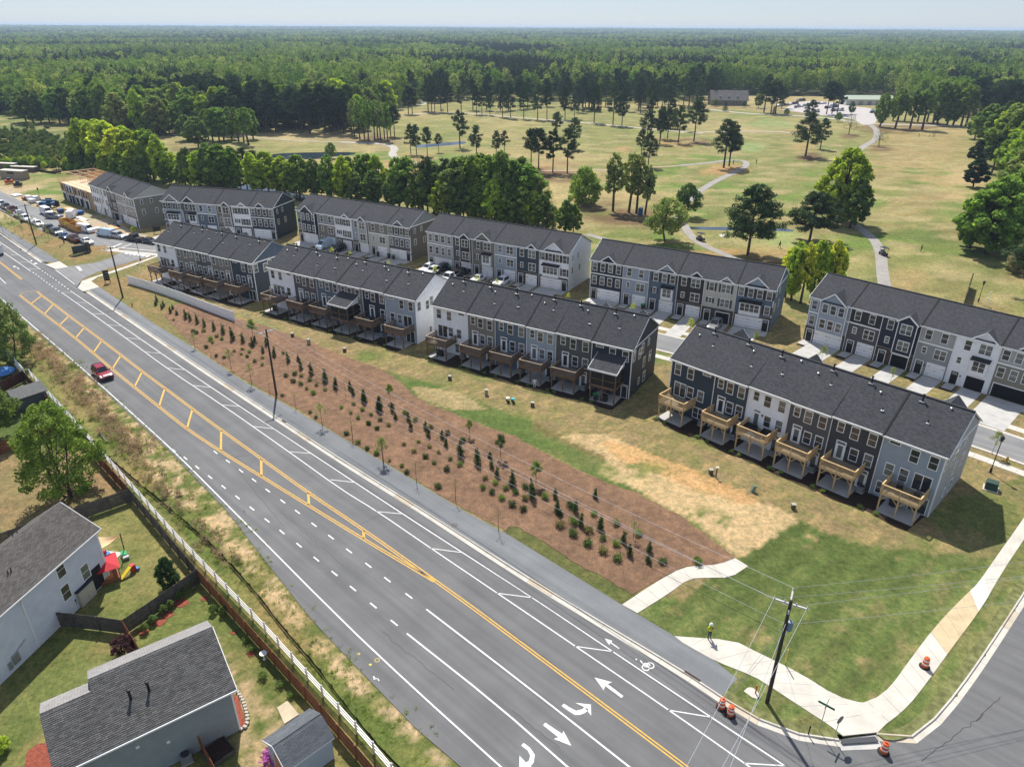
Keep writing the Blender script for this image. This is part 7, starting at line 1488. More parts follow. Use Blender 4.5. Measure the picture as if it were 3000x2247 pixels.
p = G(-16, 742); tr = thing('box_truck', 'white box truck cut off by the left frame edge', 'truck', (p[0], p[1], 0), pa); MB().box(-4.5, 1.5, -1.2, 1.2, .9, 3.4).build('cargo_box', mat('white_truck_box', (.7, .7, .7), .5, .06), tr); MB().box(1.6, 3.4, -1.1, 1.1, .5, 2.4).build('cab', paint('white'), tr); MB().box(-4.54, -4.5, -1.1, 1.1, .9, 3.3).build('rear_door', mat('grey_truck_door', (.4, .4, .4), .6, .1), tr)
for sx in (-3.2, 2.4):
    for sy in (-1, 1): w = O('wheel', WHL, tr, (sx, sy * 1.0, .42)); w.scale = (1.25, 1.2, 1.25)
# car park of the clubhouse
rp = random.Random(8); cols = ['white', 'silver', 'black', 'grey', 'white', 'blue', 'maroon', 'dark', 'silver']
lot = [(2280 + i * 9, 312 - i * 1.2) for i in range(7)] + [(2330 + i * 9, 316 - i * 1.4) for i in range(6)] + [(2338 + i * 8, 296) for i in range(3)] + [(2390 + i * 9, 306 - i * .6) for i in range(4)] + [(2420 + i * 8, 318 - i * 1.0) for i in range(5)] + [(2440 + i * 9, 326 - i * .4) for i in range(4)] + [(2436, 312), (2446, 310), (2556, 325), (2562, 330), (2566, 335), (2553, 331)]
for i, (x, y) in enumerate(lot): p = G(x, y); car(rp.choice(['suv', 'sedan', 'suv', 'pickup']), cols[i % 9], p[0], p[1], R(60) + rp.uniform(-.15, .15), 'car among those parked on the clubhouse car park', 'cars on the clubhouse car park', -.04)
# ================================================================= POLES, WIRES, SIGNS, LAMPS
WOOD = mat('creosoted_pole', (.05, .042, .034), .9, .35, 2.5, .4, 18); PALEW = mat('pale_crossarm', (.6, .58, .54), .7, .15, 3); PORC = mat('porcelain', (.42, .43, .45), .3, .1)
POLE = {}
def pole(px, py, h, label, arm=1.3, ang=None):
    p = G(px, py, .1); T = thing('utility_pole', label, 'utility pole', (p[0], p[1], .05), 0); m = MB(); m.tube((0, 0, -.1), (0, 0, h), .17, .12, 10); m.build('pole', WOOD, T)
    a = R(43.4) if ang is None else ang; d = Vector((math.sin(a), math.cos(a), 0)); zc = h - .35; tips = []
    if arm: 
        MB().bar(d * -arm + Vector((0, 0, zc)), d * arm + Vector((0, 0, zc)), .1, .13).build('crossarm', PALEW if h > 10.4 else mat('weathered_arm', (.3, .28, .25), .8, .2), T)
        for k in (-1, -.35, .35, 1):
            q = d * arm * k * .93; MB().lathe((q.x, q.y, zc + .06), [(.03, 0), (.06, .06), (.04, .1), (.06, .14), (.03, .2)], 8).build('insulator', PORC, T); tips.append(Vector((p[0] + q.x, p[1] + q.y, .05 + zc + .26)))
    POLE[label] = (Vector((p[0], p[1], .05)), tips, h); return T, d
p0, _ = pole(107, 717, 10.0, 'far utility pole by the parked white cars'); p1, _ = pole(360, 872, 10.4, 'utility pole between path and curved white fence'); p2, _ = pole(810, 1157, 10.5, 'utility pole standing at the mulch bed edge')
p3, d3 = pole(2247, 2058, 11.0, 'big utility pole with transformer near the corner', 1.25, R(117)); q = p3
dd = Vector((math.sin(R(25)), math.cos(R(25)), 0))
MB().bar(dd * -.35 + Vector((0, 0, 9.95)), dd * 1.5 + Vector((0, 0, 10.9)), .12, .16).build('crossarm', PALEW, q)
MB().lathe((.34, .02, 8.0), [(.2, 0), (.24, .05), (.24, .75), (.2, .85), (.06, .9), (.05, 1.1)], 12).build('transformer', mat('blue_grey_steel', (.16, .22, .28), .4, .1), q); MB().box(.1, .3, -.05, .05, 8.2, 8.7).build('bracket', GALV, q)
for a in (0.6, 1.5): MB().lathe(tuple(dd * a * .9 + Vector((0, 0, 9.95 + .5 * a + .1))), [(.04, 0), (.07, .08), (.05, .16), (.03, .24)], 8).build('insulator', PORC, q)
WIRE = mat('aluminium_wire', (.55, .56, .58), .4, .05, metal=.3); BWIRE = mat('black_cable', (.03, .03, .03), .6, .05)
def wire(a, b, sag, label, r=.018, m=WIRE, grp=None):
    a = Vector(a); b = Vector(b); me = MB(); n = 14; o = a.copy(); pts = [a.lerp(b, i / n) - Vector((0, 0, sag * 4 * (i / n) * (1 - i / n))) - o for i in range(n + 1)]
    for u, v in zip(pts[:-1], pts[1:]): me.tube(u, v, r, n=4, m=0, caps=False)
    t = me.build('power_line', m, None, tuple(o)); tag(t, label, 'power line', grp)
T0, T1, T2, T3 = (POLE[k][1] for k in ('far utility pole by the parked white cars', 'utility pole between path and curved white fence', 'utility pole standing at the mulch bed edge', 'big utility pole with transformer near the corner'))
b3 = POLE['big utility pole with transformer near the corner'][0]; b2 = POLE['utility pole standing at the mulch bed edge'][0]; b1 = POLE['utility pole between path and curved white fence'][0]; b0 = POLE['far utility pole by the parked white cars'][0]
t3 = [b3 + Vector((0, 0, 10.4)), b3 + dd * 1.5 + Vector((0, 0, 11.0)), b3 + d3 * -1.2 + Vector((0, 0, 10.7)), b3 + Vector((0, 0, 8.6))]
for k, (i, j) in enumerate(((3, 1), (2, 0), (0, 2))): wire(T2[i], t3[j], 1.1, ['upper bright wire over the mulch bed', 'middle bright wire over the mulch bed', 'lowest of the three bright wires over the mulch bed'][k])
wire(b2 + Vector((0, 0, 8.0)), t3[3], 1.0, 'thin lower wire over the mulch bed', .014); wire(b2 + Vector((0, 0, 7.0)), b3 + Vector((0, 0, 7.6)), 1.2, 'dark cable along the road side of the mulch bed', .02, BWIRE)
for i in (0, 1, 3): wire(T1[i], T2[i], .9, 'wire strung between the far poles beside the path', .016, WIRE, 'wires between the far poles'); wire(T0[i], T1[i], .9, 'wire strung between the two farthest poles', .016, WIRE, 'wires between the farthest poles'); wire(T0[i], T0[i] + (T0[i] - T1[i]) * 1.1, .9, 'wire running off past the left frame edge', .016, WIRE, 'wires running off left')
wire(b1 + Vector((0, 0, 7.5)), b2 + Vector((0, 0, 7.2)), 1.0, 'dark cable between the far poles', .02, BWIRE)
ex = b3 + Vector((62, 14, 0))
for k, z in enumerate((10.6, 10.2, 9.8, 8.4)): wire(t3[[1, 0, 2, 3][k]], ex + Vector((0, k * -1.0, z)), 1.0, 'wire from the big pole across the corner lawn', .014, WIRE, 'wires across the corner lawn')
cr = b3 + Vector((-16.5, -21, 0))
for k, (i, z) in enumerate(((0, 10.2), (3, 10.2), (1, 9.4))): wire(T3[i] if i != 1 else b3 + Vector((0, 0, 8.8)), cr + Vector((k * 1.2, -k * .6, z)), .8, 'wire from the big pole crossing the main road', .016, WIRE, 'wires crossing the main road')
wire(b3 + Vector((0, 0, 9.0)), tuple(G(2120, 2060, .1) * np.array((1, 1, 1))), .0, 'guy wire from the big pole to the verge', .014); wire(b3 + Vector((0, 0, 7.6)), tuple(G(2145, 2030, .1)), 0, 'lower guy wire from the big pole to the verge', .014); wire(b3 + Vector((0, 0, 9.3)), tuple(G(2300, 1945, .1)), 0, 'guy wire with yellow guard on the corner lawn', .012)
MB().tube((0, 0, 0), (.35 * (b3.x - G(2300, 1945)[0]) / 6, .35 * (b3.y - G(2300, 1945)[1]) / 6, 2.0), .05, n=8).build('guy_guard', mat('yellow_plastic', (.6, .45, .03), .5, .1), None, tuple(G(2300, 1945, .1))); tag(bpy.data.objects['guy_guard'], 'yellow guy wire guard standing on the corner lawn', 'guy guard')
def drum(x, y, label):
    p = G(x, y, .0); z = .155 if x > 2650 else .01; T = thing('traffic_drum', label, 'traffic drum', (p[0], p[1], z), TR.uniform(0, 6)); OR = mat('orange_plastic', (.62, .1, .02), .5, .12, 4); RW = mat('white_reflector', (.75, .75, .74), .4, .1, 4)
    m = MB(); rr = [(.29, .1), (.285, .32), (.27, .34), (.27, .5), (.255, .52), (.255, .68), (.24, .7), (.24, .86), (.225, .88), (.22, 1.0), (.1, 1.02)]; m.lathe((0, 0, 0), rr, 16, ms=[0, 0, 1, 0, 0, 0, 1, 0, 0, 0]); m.build('body', [OR, RW], T); MB().lathe((0, 0, 0), [(.44, 0), (.44, .05), (.3, .11)], 16).build('rubber_base', RUBBER, T); MB().bar((-.12, 0, 1.07), (.12, 0, 1.07), .05, .08).build('handle', OR, T)
drum(2707, 1956, 'orange traffic drum standing on the pale sidewalk'); drum(2113, 2073, 'orange drum at the kerb, left of the pair'); drum(2139, 2094, 'orange drum at the kerb, right of the pair'); drum(2588, 2203, 'orange drum in the gutter beside the kerb ramp')
GRN = mat('sign_green', (.01, .12, .06), .4, .05)
p = G(2400, 2139, .12); T = thing('street_sign', 'green crossed street name blades on a post at the corner', 'street sign', (p[0], p[1], .12), R(-40)); MB().tube((0, 0, 0), (0, 0, 3.0), .03, n=8).build('post', GALV, T)
MB().box(-.62, .62, -.012, .012, 2.72, 2.92).build('sign_blade', GRN, T); MB().box(-.012, .012, -.5, .5, 2.95, 3.13).build('sign_blade', GRN, T)
p = G(2443, 2164, .12); T = thing('stop_sign', 'stop sign seen from its grey back at the corner', 'stop sign', (p[0], p[1], .12), R(30)); MB().tube((0, 0, 0), (0, 0, 2.5), .03, n=8).build('post', GALV, T); f = MB(); oc = [(.38 * math.cos(R(22.5 + 45 * i)), .38 * math.sin(R(22.5 + 45 * i))) for i in range(8)]
f.loft([[(a, -.045, 2.2 + b) for a, b in oc], [(a, -.03, 2.2 + b) for a, b in oc]]); f.build('sign_plate', mat('sign_back_aluminium', (.12, .125, .13), .4, .1, metal=.3), T)
p = G(2368, 2150, .12); T = MB().tube((0, 0, 0), (0, 0, .75), .05, n=8).tube((0, 0, .75), (0, 0, .95), .07, .05, n=8).build('marker_post', BLACK, None, (p[0], p[1], .12)); tag(T, 'short dark marker post in the corner verge', 'post')
p = G(2213, 2030, .12); T = MB().tube((0, 0, 0), (0, 0, .9), .06, n=8).build('marker_post', mat('orange_marker', (.55, .1, .03), .6, .1), None, (p[0], p[1], .12)); tag(T, 'orange marker post beside the concrete pad', 'post'); sheet('pad', smooth(PX([(2178, 2027), (2192, 2014), (2212, 2020), (2226, 2040), (2212, 2052), (2178, 2027)]), 1)[:-1], .135, CONC)
def lamp(bx, by, tx, ty, label):
    p = G(bx, by, .12); h = tall(bx, by, tx, ty); T = thing('street_lamp', label, 'street lamp', (p[0], p[1], .1)); MB().lathe((0, 0, 0), [(.14, 0), (.14, .5), (.08, .7), (.055, 1.0), (.05, h - .9)], 10).build('post', BLACK, T); MB().lathe((0, 0, h - .9), [(.08, 0), (.17, .12), (.23, .55)], 8).build('lantern', mat('smoked_lantern', (.05, .05, .048), .2, .1), T); MB().lathe((0, 0, h - .35), [(.29, 0), (.2, .16), (.05, .3), (.02, .42)], 8).build('lantern_cap', BLACK, T)
lamp(2901, 1384, 2933, 1276, 'black street lamp on the lawn right of the nearest row'); lamp(412, 765, 398, 704, 'black street lamp at the junction by the white end house'); lamp(188, 713, 173, 658, 'black street lamp beside the blue parked car'); lamp(63, 655, 48, 604, 'black street lamp at the far kerbside line'); lamp(119, 587, 108, 550, 'black street lamp by the building site materials'); lamp(2866, 884, 2882, 822, 'black lamp post beyond the right-hand front row')
for x, y, l in ((2896, 880, 'white post left of its twin behind the last row'), (2888, 897, 'lower white post behind the last row')): p = G(x, y); t = MB().tube((0, 0, 0), (0, 0, 1.6), .04, n=6).box(-.1, .1, -.1, .1, 1.6, 1.85).build('white_post', VINYL, None, (p[0], p[1], -.1)); tag(t, l, 'post')
a = np.array(G2(2822, 899)); b = np.array(G2(2840, 840)); T = thing('screen_wall', 'dark timber screen wall behind the last front row', 'screen', (*a, -.1)); d = b - a; nb = 12
for i in range(nb): MB().bar((*(d * (i + .02) / nb), 1.4), (*(d * (i + .98) / nb), 1.4), .06, 2.8).build('plank', FB['grey'], T)
for i in range(0, nb + 1, 3): MB().box(-.09, .09, -.09, .09, 0, 3.0).build('post', FB['grey'], T, (*(d * i / nb), 0))
# signs on the left
p = G(309, 831, .12); q2 = G(324, 829, .12); d = norm2((q2 - p)[:2]); T = thing('notice_board', 'black notice board on two posts beside the sidewalk', 'sign', (p[0], p[1], .1), math.atan2(d[1], d[0])); w = float(np.linalg.norm((q2 - p)[:2]))
for x in (0, w): MB().box(x - .06, x + .06, -.06, .06, 0, 2.9).build('post', BLACK, T)
for k in range(4): MB().box(.06, w - .06, -.04, .04, .6 + k * .56, 1.12 + k * .56).build('plank', BLACK, T)
p = G(237, 742, .12); T = thing('monument_sign', 'dark stone monument sign with brick pier on the corner grass', 'sign', (p[0], p[1], .1), R(40)); MB().box(-1.6, 1.4, -.35, .35, 0, .5).build('stone_base', STONE, T); MB().box(-1.6, 1.4, -.22, .22, .5, 1.9).build('sign_panel', mat('slate_panel', (.06, .065, .07), .7, .1), T); MB().box(1.4, 2.2, -.45, .45, 0, 2.5).build('pier', STONE, T); MB().box(1.3, 2.3, -.55, .55, 2.5, 2.65).build('pier_cap', CONC, T)
sheet('mulch_bed', smooth(PX([(200, 750), (225, 742), (262, 733), (272, 738), (240, 752), (212, 758), (200, 750)]), 1)[:-1], .135, SOIL)
for i in range(14): p = G(212 + i * 4 + TR.uniform(-1, 1), 753 - i * 1.1, .13); o = O('round_shrub', RND[i % 3], None, (p[0], p[1], .12)); o.scale = (.7,) * 3; o.color = (*(COLR['pale'] if i % 2 else (.4, .42, .38)), 1); tag(o, 'pale small plant in the bed of the monument sign', 'shrub', 'plants round the monument sign')
p = G(462, 685, .12); T = thing('yard_sign', 'dark hanging sign board near the olive end house', 'sign', (p[0], p[1], .1), R(10)); MB().box(-.9, -.8, -.05, .05, 0, 2).build('post', BLACK, T); MB().box(.8, .9, -.05, .05, 0, 2).build('post', BLACK, T); MB().box(-.78, .78, -.03, .03, .7, 1.9).build('sign_panel', BLACK, T)
# hydrants, pedestals, transformer boxes
def hydrant(x, y, label):
    p = G(x, y, .12); T = thing('fire_hydrant', label, 'fire hydrant', (p[0], p[1], .1)); Y = mat('hydrant_yellow', (.55, .33, .03), .5, .1); MB().lathe((0, 0, 0), [(.17, 0), (.17, .06), (.11, .08), (.11, .55), (.15, .56), (.14, .66), (.06, .76)], 10).build('barrel', Y, T)
    m = MB(); m.tube((-.22, 0, .42), (.22, 0, .42), .06, n=8); m.tube((0, -.2, .4), (0, 0, .4), .08, n=8); m.build('outlet', mat('hydrant_cap', (.45, .2, .04), .5, .1), T)
hydrant(388, 897, 'yellow hydrant on the brown grass by the path'); hydrant(2948, 1352, 'yellow hydrant in the strip by the street lamp')
for i, (x, y) in enumerate(((857, 986), (905, 1008), (1010, 1030), (1318, 1112), (1425, 1157), (1560, 1190), (2082, 1388), (2323, 1490))):
    p = G(x, y, .12); l = ['squat utility pedestal on the grass behind the white end house with brown deck', 'pale utility pedestal right of the squat one above the mulch', 'utility pedestal in front of the light blue end house', 'utility pedestal behind the slate blue townhouse', 'tall pale utility pedestal near the two white spreaders', 'utility pedestal right of the two white spreaders', 'utility pedestal beside the path light post', 'utility pedestal near the light grey end house'][i]; pale = i in (1, 4)
    T = thing('utility_pedestal', l, 'utility box', (p[0], p[1], .1), TR.uniform(-.4, .4)); MB().box(-.22, .22, -.22, .22, 0, .62 if not pale else .85).build('case', mat('pedestal_brown', (.1, .085, .06), .7, .15) if not pale else mat('pedestal_beige', (.3, .3, .22), .6, .1), T); MB().box(-.25, .25, -.25, .25, .62 if not pale else .85, .7 if not pale else .95).build('lid', mat('pedestal_lid', (.35, .34, .28), .6, .1), T)
p = G(2203, 1440, .12); T = MB()._hex([(-.2, -.2, 0), (.2, -.2, 0), (.2, .2, 0), (-.2, .2, 0), (.1, -.15, .9), (.45, -.15, .85), (.45, .15, .85), (.1, .15, .9)]).build('utility_pedestal', mat('pedestal_green', (.16, .22, .16), .6, .1), None, (p[0], p[1], .1)); tag(T, 'leaning pale green pedestal on the bare sand', 'utility box')
p = G(2902, 1432, .12); T = thing('transformer_box', 'green pad-mounted transformer box on the lawn by the lamp', 'utility box', (p[0], p[1], .1), R(-35)); MB().box(-.8, .8, -.75, .75, 0, .1).build('pad', CONC, T); m = MB(); m._hex([(-.65, -.55, .1), (.65, -.55, .1), (.65, .55, .1), (-.65, .55, .1), (-.62, -.4, 1.0), (.62, -.4, 1.0), (.62, .52, 1.08), (-.62, .52, 1.08)]); m.build('case', mat('transformer_green', (.035, .07, .05), .5, .1), T)
p = G(2097, 1398, .12); T = thing('path_light', 'slim brown light post on the grass by the bare soil', 'light post', (p[0], p[1], .1)); MB().box(-.06, .06, -.06, .06, 0, 1.4).build('post', mat('brown_post', (.12, .08, .05), .8, .1), T); MB().box(-.16, .22, -.12, .12, 1.4, 1.47).build('cap', PALEW, T)
for i, x in enumerate((1488, 1503)):
    p = G(x, 1178 + i * 2, .12); T = thing('spreader', ['white push spreader on the lawn, the left one', 'push spreader with teal lid on the lawn'][i], 'spreader', (p[0], p[1], .1), R(20)); MB().lathe((0, 0, .35), [(.1, 0), (.3, .35), (.3, .4)], 10).build('hopper', VINYL if i == 0 else mat('teal_lid', (.03, .35, .4), .5, .1), T); m = MB(); m.bar((0, 0, .4), (-.9, 0, 1.0), .04, .04); m.build('handle', BLACK, T)
    for s in (-.3, .3): w = O('wheel', WHL, T, (0, s, .2)); w.scale = (.55, .4, .55)
# green and black wheeled bins
def bin_(x, y, c_, label, rz=0.3):
    p = G(x, y, .15); T = thing('wheeled_bin', label, 'bin', (p[0], p[1], .13), rz); m = MB(); m._hex([(-.25, -.28, .08), (.25, -.28, .08), (.25, .28, .08), (-.25, .28, .08), (-.3, -.36, 1.0), (.3, -.36, 1.0), (.3, .36, 1.0), (-.3, .36, 1.0)]); m.build('bin_body', DARKP, T); MB().box(-.32, .32, -.38, .4, 1.0, 1.07).build('lid', mat('bin_green', (.03, .3, .06), .5, .1) if c_ == 'g' else DARKP, T)
bin_(1108, 752, 'k', 'black bin outside the cream and olive house'); bin_(1153, 760, 'g', 'green-lidded bin by the dark grey end house garage'); bin_(1139, 757, 'k', 'black bin left of the green one at the end house'); bin_(1311, 791, 'g', 'green-lidded bin behind the black SUV'); bin_(1318, 794, 'g', 'second green-lidded bin behind the black SUV'); bin_(1744, 1172, 'g', 'green-lidded bin under the screened porch'); bin_(2613, 1482, 'g', 'green bin under the end deck of the nearest row'); bin_(1883, 906, 'g', 'green-lidded bin by the pale front of the light blue house'); bin_(236, 1760, 'g', 'green-lidded bin beside the small storage shed'); bin_(222, 1775, 'k', 'black bin beside the green-lidded one at the white house'); bin_(205, 1780, 'k', 'black bin nearest the downspout of the white house')
for bk, nm in ((A4, 'nearest row'), (A3, 'middle row'), (A2, 'row beside the fence end')):
    for i in range(1, len(bk.b) - 1):
        x, y = bk.w(bk.b[i] - .75, -.25); ac_unit((x, y, .12), bk.rz, 'grey air conditioner at the rear wall of the ' + nm, 'air conditioners behind the ' + nm)
    pts = [bk.w(0.3, .25)] + [bk.w(x, -3.9 + .35 * math.sin(x * .9)) for x in np.arange(.3, bk.len, 1.0)] + [bk.w(bk.len - .3, .25)]; sheet('planting_bed', pts, .118, SOIL)  # mulch bed, with the shade under the decks painted into its dark colour
    for i in range(len(bk.b) - 1):
        for k in range(2): x, y = bk.w(bk.b[i] + .7 + k * 1.6 + TR.uniform(-.3, .3), -3.55); o = O('round_shrub', RND[k], None, (x, y, .12), TR.uniform(0, 6)); o.scale = (.65,) * 3; o.color = (*COLR['green'], 1); tag(o, 'small shrub in the dark bed behind the ' + nm, 'shrub', 'bed shrubs behind the ' + nm)
pts = [A1.w(.3, .25)] + [A1.w(x, -3.9) for x in np.arange(.3, A1.len, 1.0)] + [A1.w(A1.len - .3, .25)]; sheet('planting_bed', pts, .118, SOIL)  # same bed here, deck shade included in the dark soil colour
for bk in (B2, B3, B4, B5):
    for i in range(len(bk.b) - 1):
        w = bk.b[i + 1] - bk.b[i]; x0 = bk.b[i]; sheet('planting_bed', [bk.w(x0 + .3, .2), bk.w(x0 + .3, -3.0), bk.w(x0 + w * .36, -3.0), bk.w(x0 + w * .36, .2)], .118, SOIL)
# deck furniture
BLK = mat('black_furniture', (.02, .018, .018), .6, .1)
def rocker(loc, rz, label):
    T = thing('rocking_chair', label, 'rocking chair', loc, rz); MB().box(-.28, .28, -.25, .25, .4, .45).build('seat', BLK, T); m = MB()
    for k in range(6): m.bar((-.24 + k * .096, .24, .45), (-.24 + k * .096, .42, 1.15), .05, .02)
    m.bar((-.28, .42, 1.15), (.28, .42, 1.15), .04, .1); m.build('backrest', BLK, T)
    for s in (-.28, .28): f = MB(); f.bar((s, -.25, .06), (s, -.25, .66), .05, .05); f.bar((s, .24, .06), (s, .24, .66), .05, .05); f.bar((s, -.3, .66), (s, .3, .66), .09, .03); f.bar((s, -.42, .08), (s, 0, .03), .04, .05); f.bar((s, 0, .03), (s, .55, .12), .04, .05); f.build('rocker_frame', BLK, T)
def sofa(loc, rz, w, label):
    T = thing('outdoor_sofa', label, 'sofa', loc, rz); MB().box(-w / 2, w / 2, -.35, .35, .12, .42).build('seat', BLK, T); MB().box(-w / 2, w / 2, .25, .4, .42, .85).build('backrest', BLK, T)
    for s in (-1, 1): MB().box(s * w / 2 - .06, s * w / 2 + .06, -.35, .38, .1, .62).build('armrest', BLK, T)
e = A4.b; zz = 2.72
x, y = A4.w(e[5] + (e[6] - e[5]) * .5, -1.0); rocker((x, y, zz), A4.rz + .3, 'black rocking chair near the sliding door of the end deck'); x, y = A4.w(e[5] + (e[6] - e[5]) * .78, -1.6); rocker((x, y, zz), A4.rz - .4, 'black rocking chair at the right rail of the end deck')
x, y = A4.w(e[2] + (e[3] - e[2]) * .3, -.9); sofa((x, y, zz), A4.rz, 1.5, 'black sofa left of the rug on the white house deck'); x, y = A4.w(e[2] + (e[3] - e[2]) * .68, -.9); sofa((x, y, zz), A4.rz, 1.2, 'black armchair right of the rug on the white house deck')
x, y = A4.w(e[2] + (e[3] - e[2]) * .48, -1.8); T = thing('rug', 'pale patterned outdoor rug on the white house deck', 'rug', (x, y, zz), A4.rz); MB().box(-1.0, 1.0, -.7, .7, .004, .014).build('rug_pile', mat('pale_rug', (.5, .5, .52), .9, .35, 6), T)
x, y = A4.w(e[2] + (e[3] - e[2]) * .55, -1.9); T = thing('coffee_table', 'black low table on the outdoor rug', 'table', (x, y, zz + .014), A4.rz); MB().box(-.4, .4, -.3, .3, .38, .42).build('table_top', BLK, T)
for a in (-.36, .36):
    for b in (-.26, .26): MB().box(a - .02, a + .02, b - .02, b + .02, 0, .38).build('leg', BLK, T)
def grill(bk, i, fx, y, z, label): x, y = bk.w(bk.b[i] + (bk.b[i + 1] - bk.b[i]) * fx, y); t = MB()._hex([(-.5, -.3, 0), (.5, -.3, 0), (.5, .3, 0), (-.5, .3, 0), (-.42, -.22, 1.05), (.42, -.22, 1.05), (.42, .22, 1.05), (-.42, .22, 1.05)]).build('covered_grill', BLK, None, (x, y, z), bk.rz); tag(t, label, 'grill')
grill(A2, 1, .6, -.8, 2.72, 'black covered grill on the dark grey house deck'); grill(A2, 4, .6, -1.0, 2.72, 'dark covered grill on the navy house deck'); grill(A3, 0, .35, -1.5, .19, 'black covered grill on the white house patio'); grill(A3, 5, .55, -2.2, .19, 'black covered grill under the screened porch'); grill(A2, 0, .35, -1.4, .19, 'black covered furniture on the far white house patio')
# ================================================================= BUILDING SITE
YEL = mat('skip_yellow', (.5, .24, .03), .55, .25, 2)
for i, (x, y) in enumerate(((203, 664), (226, 676))):
    p = G(x, y, .14); T = thing('skip', ['yellow skip at the back of the pair', 'yellow skip in front of the pair'][i], 'skip', (p[0], p[1], .14), pa + .05); L, Wd, Hh = 3.2, 1.15, 1.75
    for a, b in (((-L, -Wd), (L, -Wd)), ((L, -Wd), (L, Wd)), ((L, Wd), (-L, Wd)), ((-L, Wd), (-L, -Wd))):
        m = MB(); m._hex([(a[0] * .9, a[1], .15), (b[0] * .9, b[1], .15), (b[0] * .88, b[1] * .94, .15), (a[0] * .88, a[1] * .94, .15), (a[0], a[1], Hh), (b[0], b[1], Hh), (b[0] * .97, b[1] * .93, Hh), (a[0] * .97, a[1] * .93, Hh)]); m.build('side_plate', YEL, T)
    MB().box(-2.8, 2.8, -1.05, 1.05, .1, .3).build('floor_plate', mat('debris', (.2, .17, .13), .9, .4, 3), T)
p = G(142, 606, .1); T = thing('telehandler', 'blue telehandler by the lumber beside the unfinished house', 'telehandler', (p[0], p[1], .05), pa + .4); BL = mat('telehandler_blue', (.03, .12, .24), .5, .15); MB().box(-2.4, 2.2, -.9, .9, .7, 1.4).build('chassis', BL, T); MB().box(-.6, .9, .1, .95, 1.4, 2.5).build('cab', CARGLASS, T); MB().bar((-2.2, -.4, 1.9), (4.2, -.4, 2.2), .4, .45).build('boom', BL, T); MB().box(4.1, 4.3, -1.0, .3, .4, 2.1).build('fork', BLACK, T)
for sx in (-1.6, 1.5):
    for sy in (-1, 1): w = O('wheel', WHL, T, (sx, sy * .95, .62)); w.scale = (1.8, 1.8, 1.8)
rs = random.Random(31)
def stack(x, y, L, Wd, Hh, m, label, grp=None, rz=None, cat='stack', name='lumber_stack'):
    p = G(x, y, .12); T = thing(name, label, cat, (p[0], p[1], .1), pa if rz is None else rz, grp); n = max(2, int(Hh / .16))
    for i in range(n): z = i * Hh / n; d = rs.uniform(-.08, .08); MB().box(-L / 2 + d, L / 2 + d, -Wd / 2, Wd / 2, z + .01, z + Hh / n - .01).build('layer', m, T)
WRP = mat('white_wrap', (.62, .63, .65), .5, .1, 2)
for x, y, L, w, h, m, l in ((85, 585, 2.6, 1.4, 1.2, WRP, 'white wrapped pallet, back of the group'), (95, 592, 3.0, 1.6, 1.0, WRP, 'white wrapped bundle by the far kerb'), (107, 589, 2.2, 1.4, 1.5, WRP, 'tall white wrapped bundle beside the lamp'), (122, 602, 4.5, 1.4, .9, WRP, 'long white wrapped bundle by the telehandler'), (74, 584, 2.0, 1.4, .7, mat('pallet_red', (.35, .12, .08), .8, .2), 'red strapped pallet at the far left of the bundles'), (240, 643, 6, 1.2, .35, WRP, 'long pale siding bundle behind the skips'), (246, 650, 6, 1.0, .25, mat('pale_lumber', (.72, .55, .38), .8, .1), 'low pale lumber bundle behind the skips'), (205, 615, 5, 2, .35, LUMB, 'tan lumber piled before the unfinished house'), (330, 668, 5, 1.6, .3, LUMB, 'reddish lumber pile near the minivan'), (318, 676, 4.5, 1.4, .2, WRP, 'white boards lying near the minivan'), (337, 663, 4, 1.0, .5, mat('dark_bundle', (.04, .04, .045), .8, .2), 'dark bundle near the taupe end house'), (48, 571, 4, 2.4, .06, WRP, 'white sheet lying on the gravel at far left'), (285, 672, 2, 1, .5, WRP, 'white tool bench by the open van'), (352, 655, 1.2, 1, .8, WRP, 'small white crate by the unfinished garages'), (300, 684, 1.6, 1.0, .4, mat('pallet_red', (.35, .12, .08), .8, .2), 'reddish scrap pile behind the white van'), (234, 626, 2.2, 1.6, .8, mat('blue_tarp', (.03, .1, .35), .6, .1), 'blue tarped pallet at the white house front'), (178, 622, 1.8, 1.4, 1.0, mat('blue_tarp2', (.04, .07, .2), .6, .1), 'blue box pallet behind the long white van')): stack(x, y, L, w, h, m, l)
p = G(45, 523, 0); T = thing('site_container', 'tan site container with dark window strip at far left', 'container', (p[0], p[1], -.1), R(-14)); MB().box(-5, 5, -1.4, 1.4, 0, 2.9).build('container_body', mat('tan_steel', (.3, .25, .19), .6, .15), T); MB().box(-5.1, 5.1, -1.5, 1.5, 2.9, 3.0).build('roof', mat('pale_roof', (.55, .52, .46), .7, .1), T); MB().box(-1.5, 1.5, -1.43, -1.4, 1.8, 2.6).build('window', CARGLASS, T)
for x, y, L, h, l in ((20, 497, 9, 2.4, 'dark fenced enclosure at the far left field edge'), (70, 502, 11, 1.8, 'long brown shed row at the far left field edge')): p = G(x, y); T = thing('shed_row', l, 'shed', (p[0], p[1], -.1), R(-10)); MB().box(-L / 2, L / 2, -1, 1, 0, h).build('wall', mat('brown_shed_wall', (.12, .1, .085), .8, .3), T); MB().box(-L / 2 - .1, L / 2 + .1, -1.1, 1.1, h, h + .1).build('roof', mat('pale_roof', (.55, .52, .46), .7, .1), T)
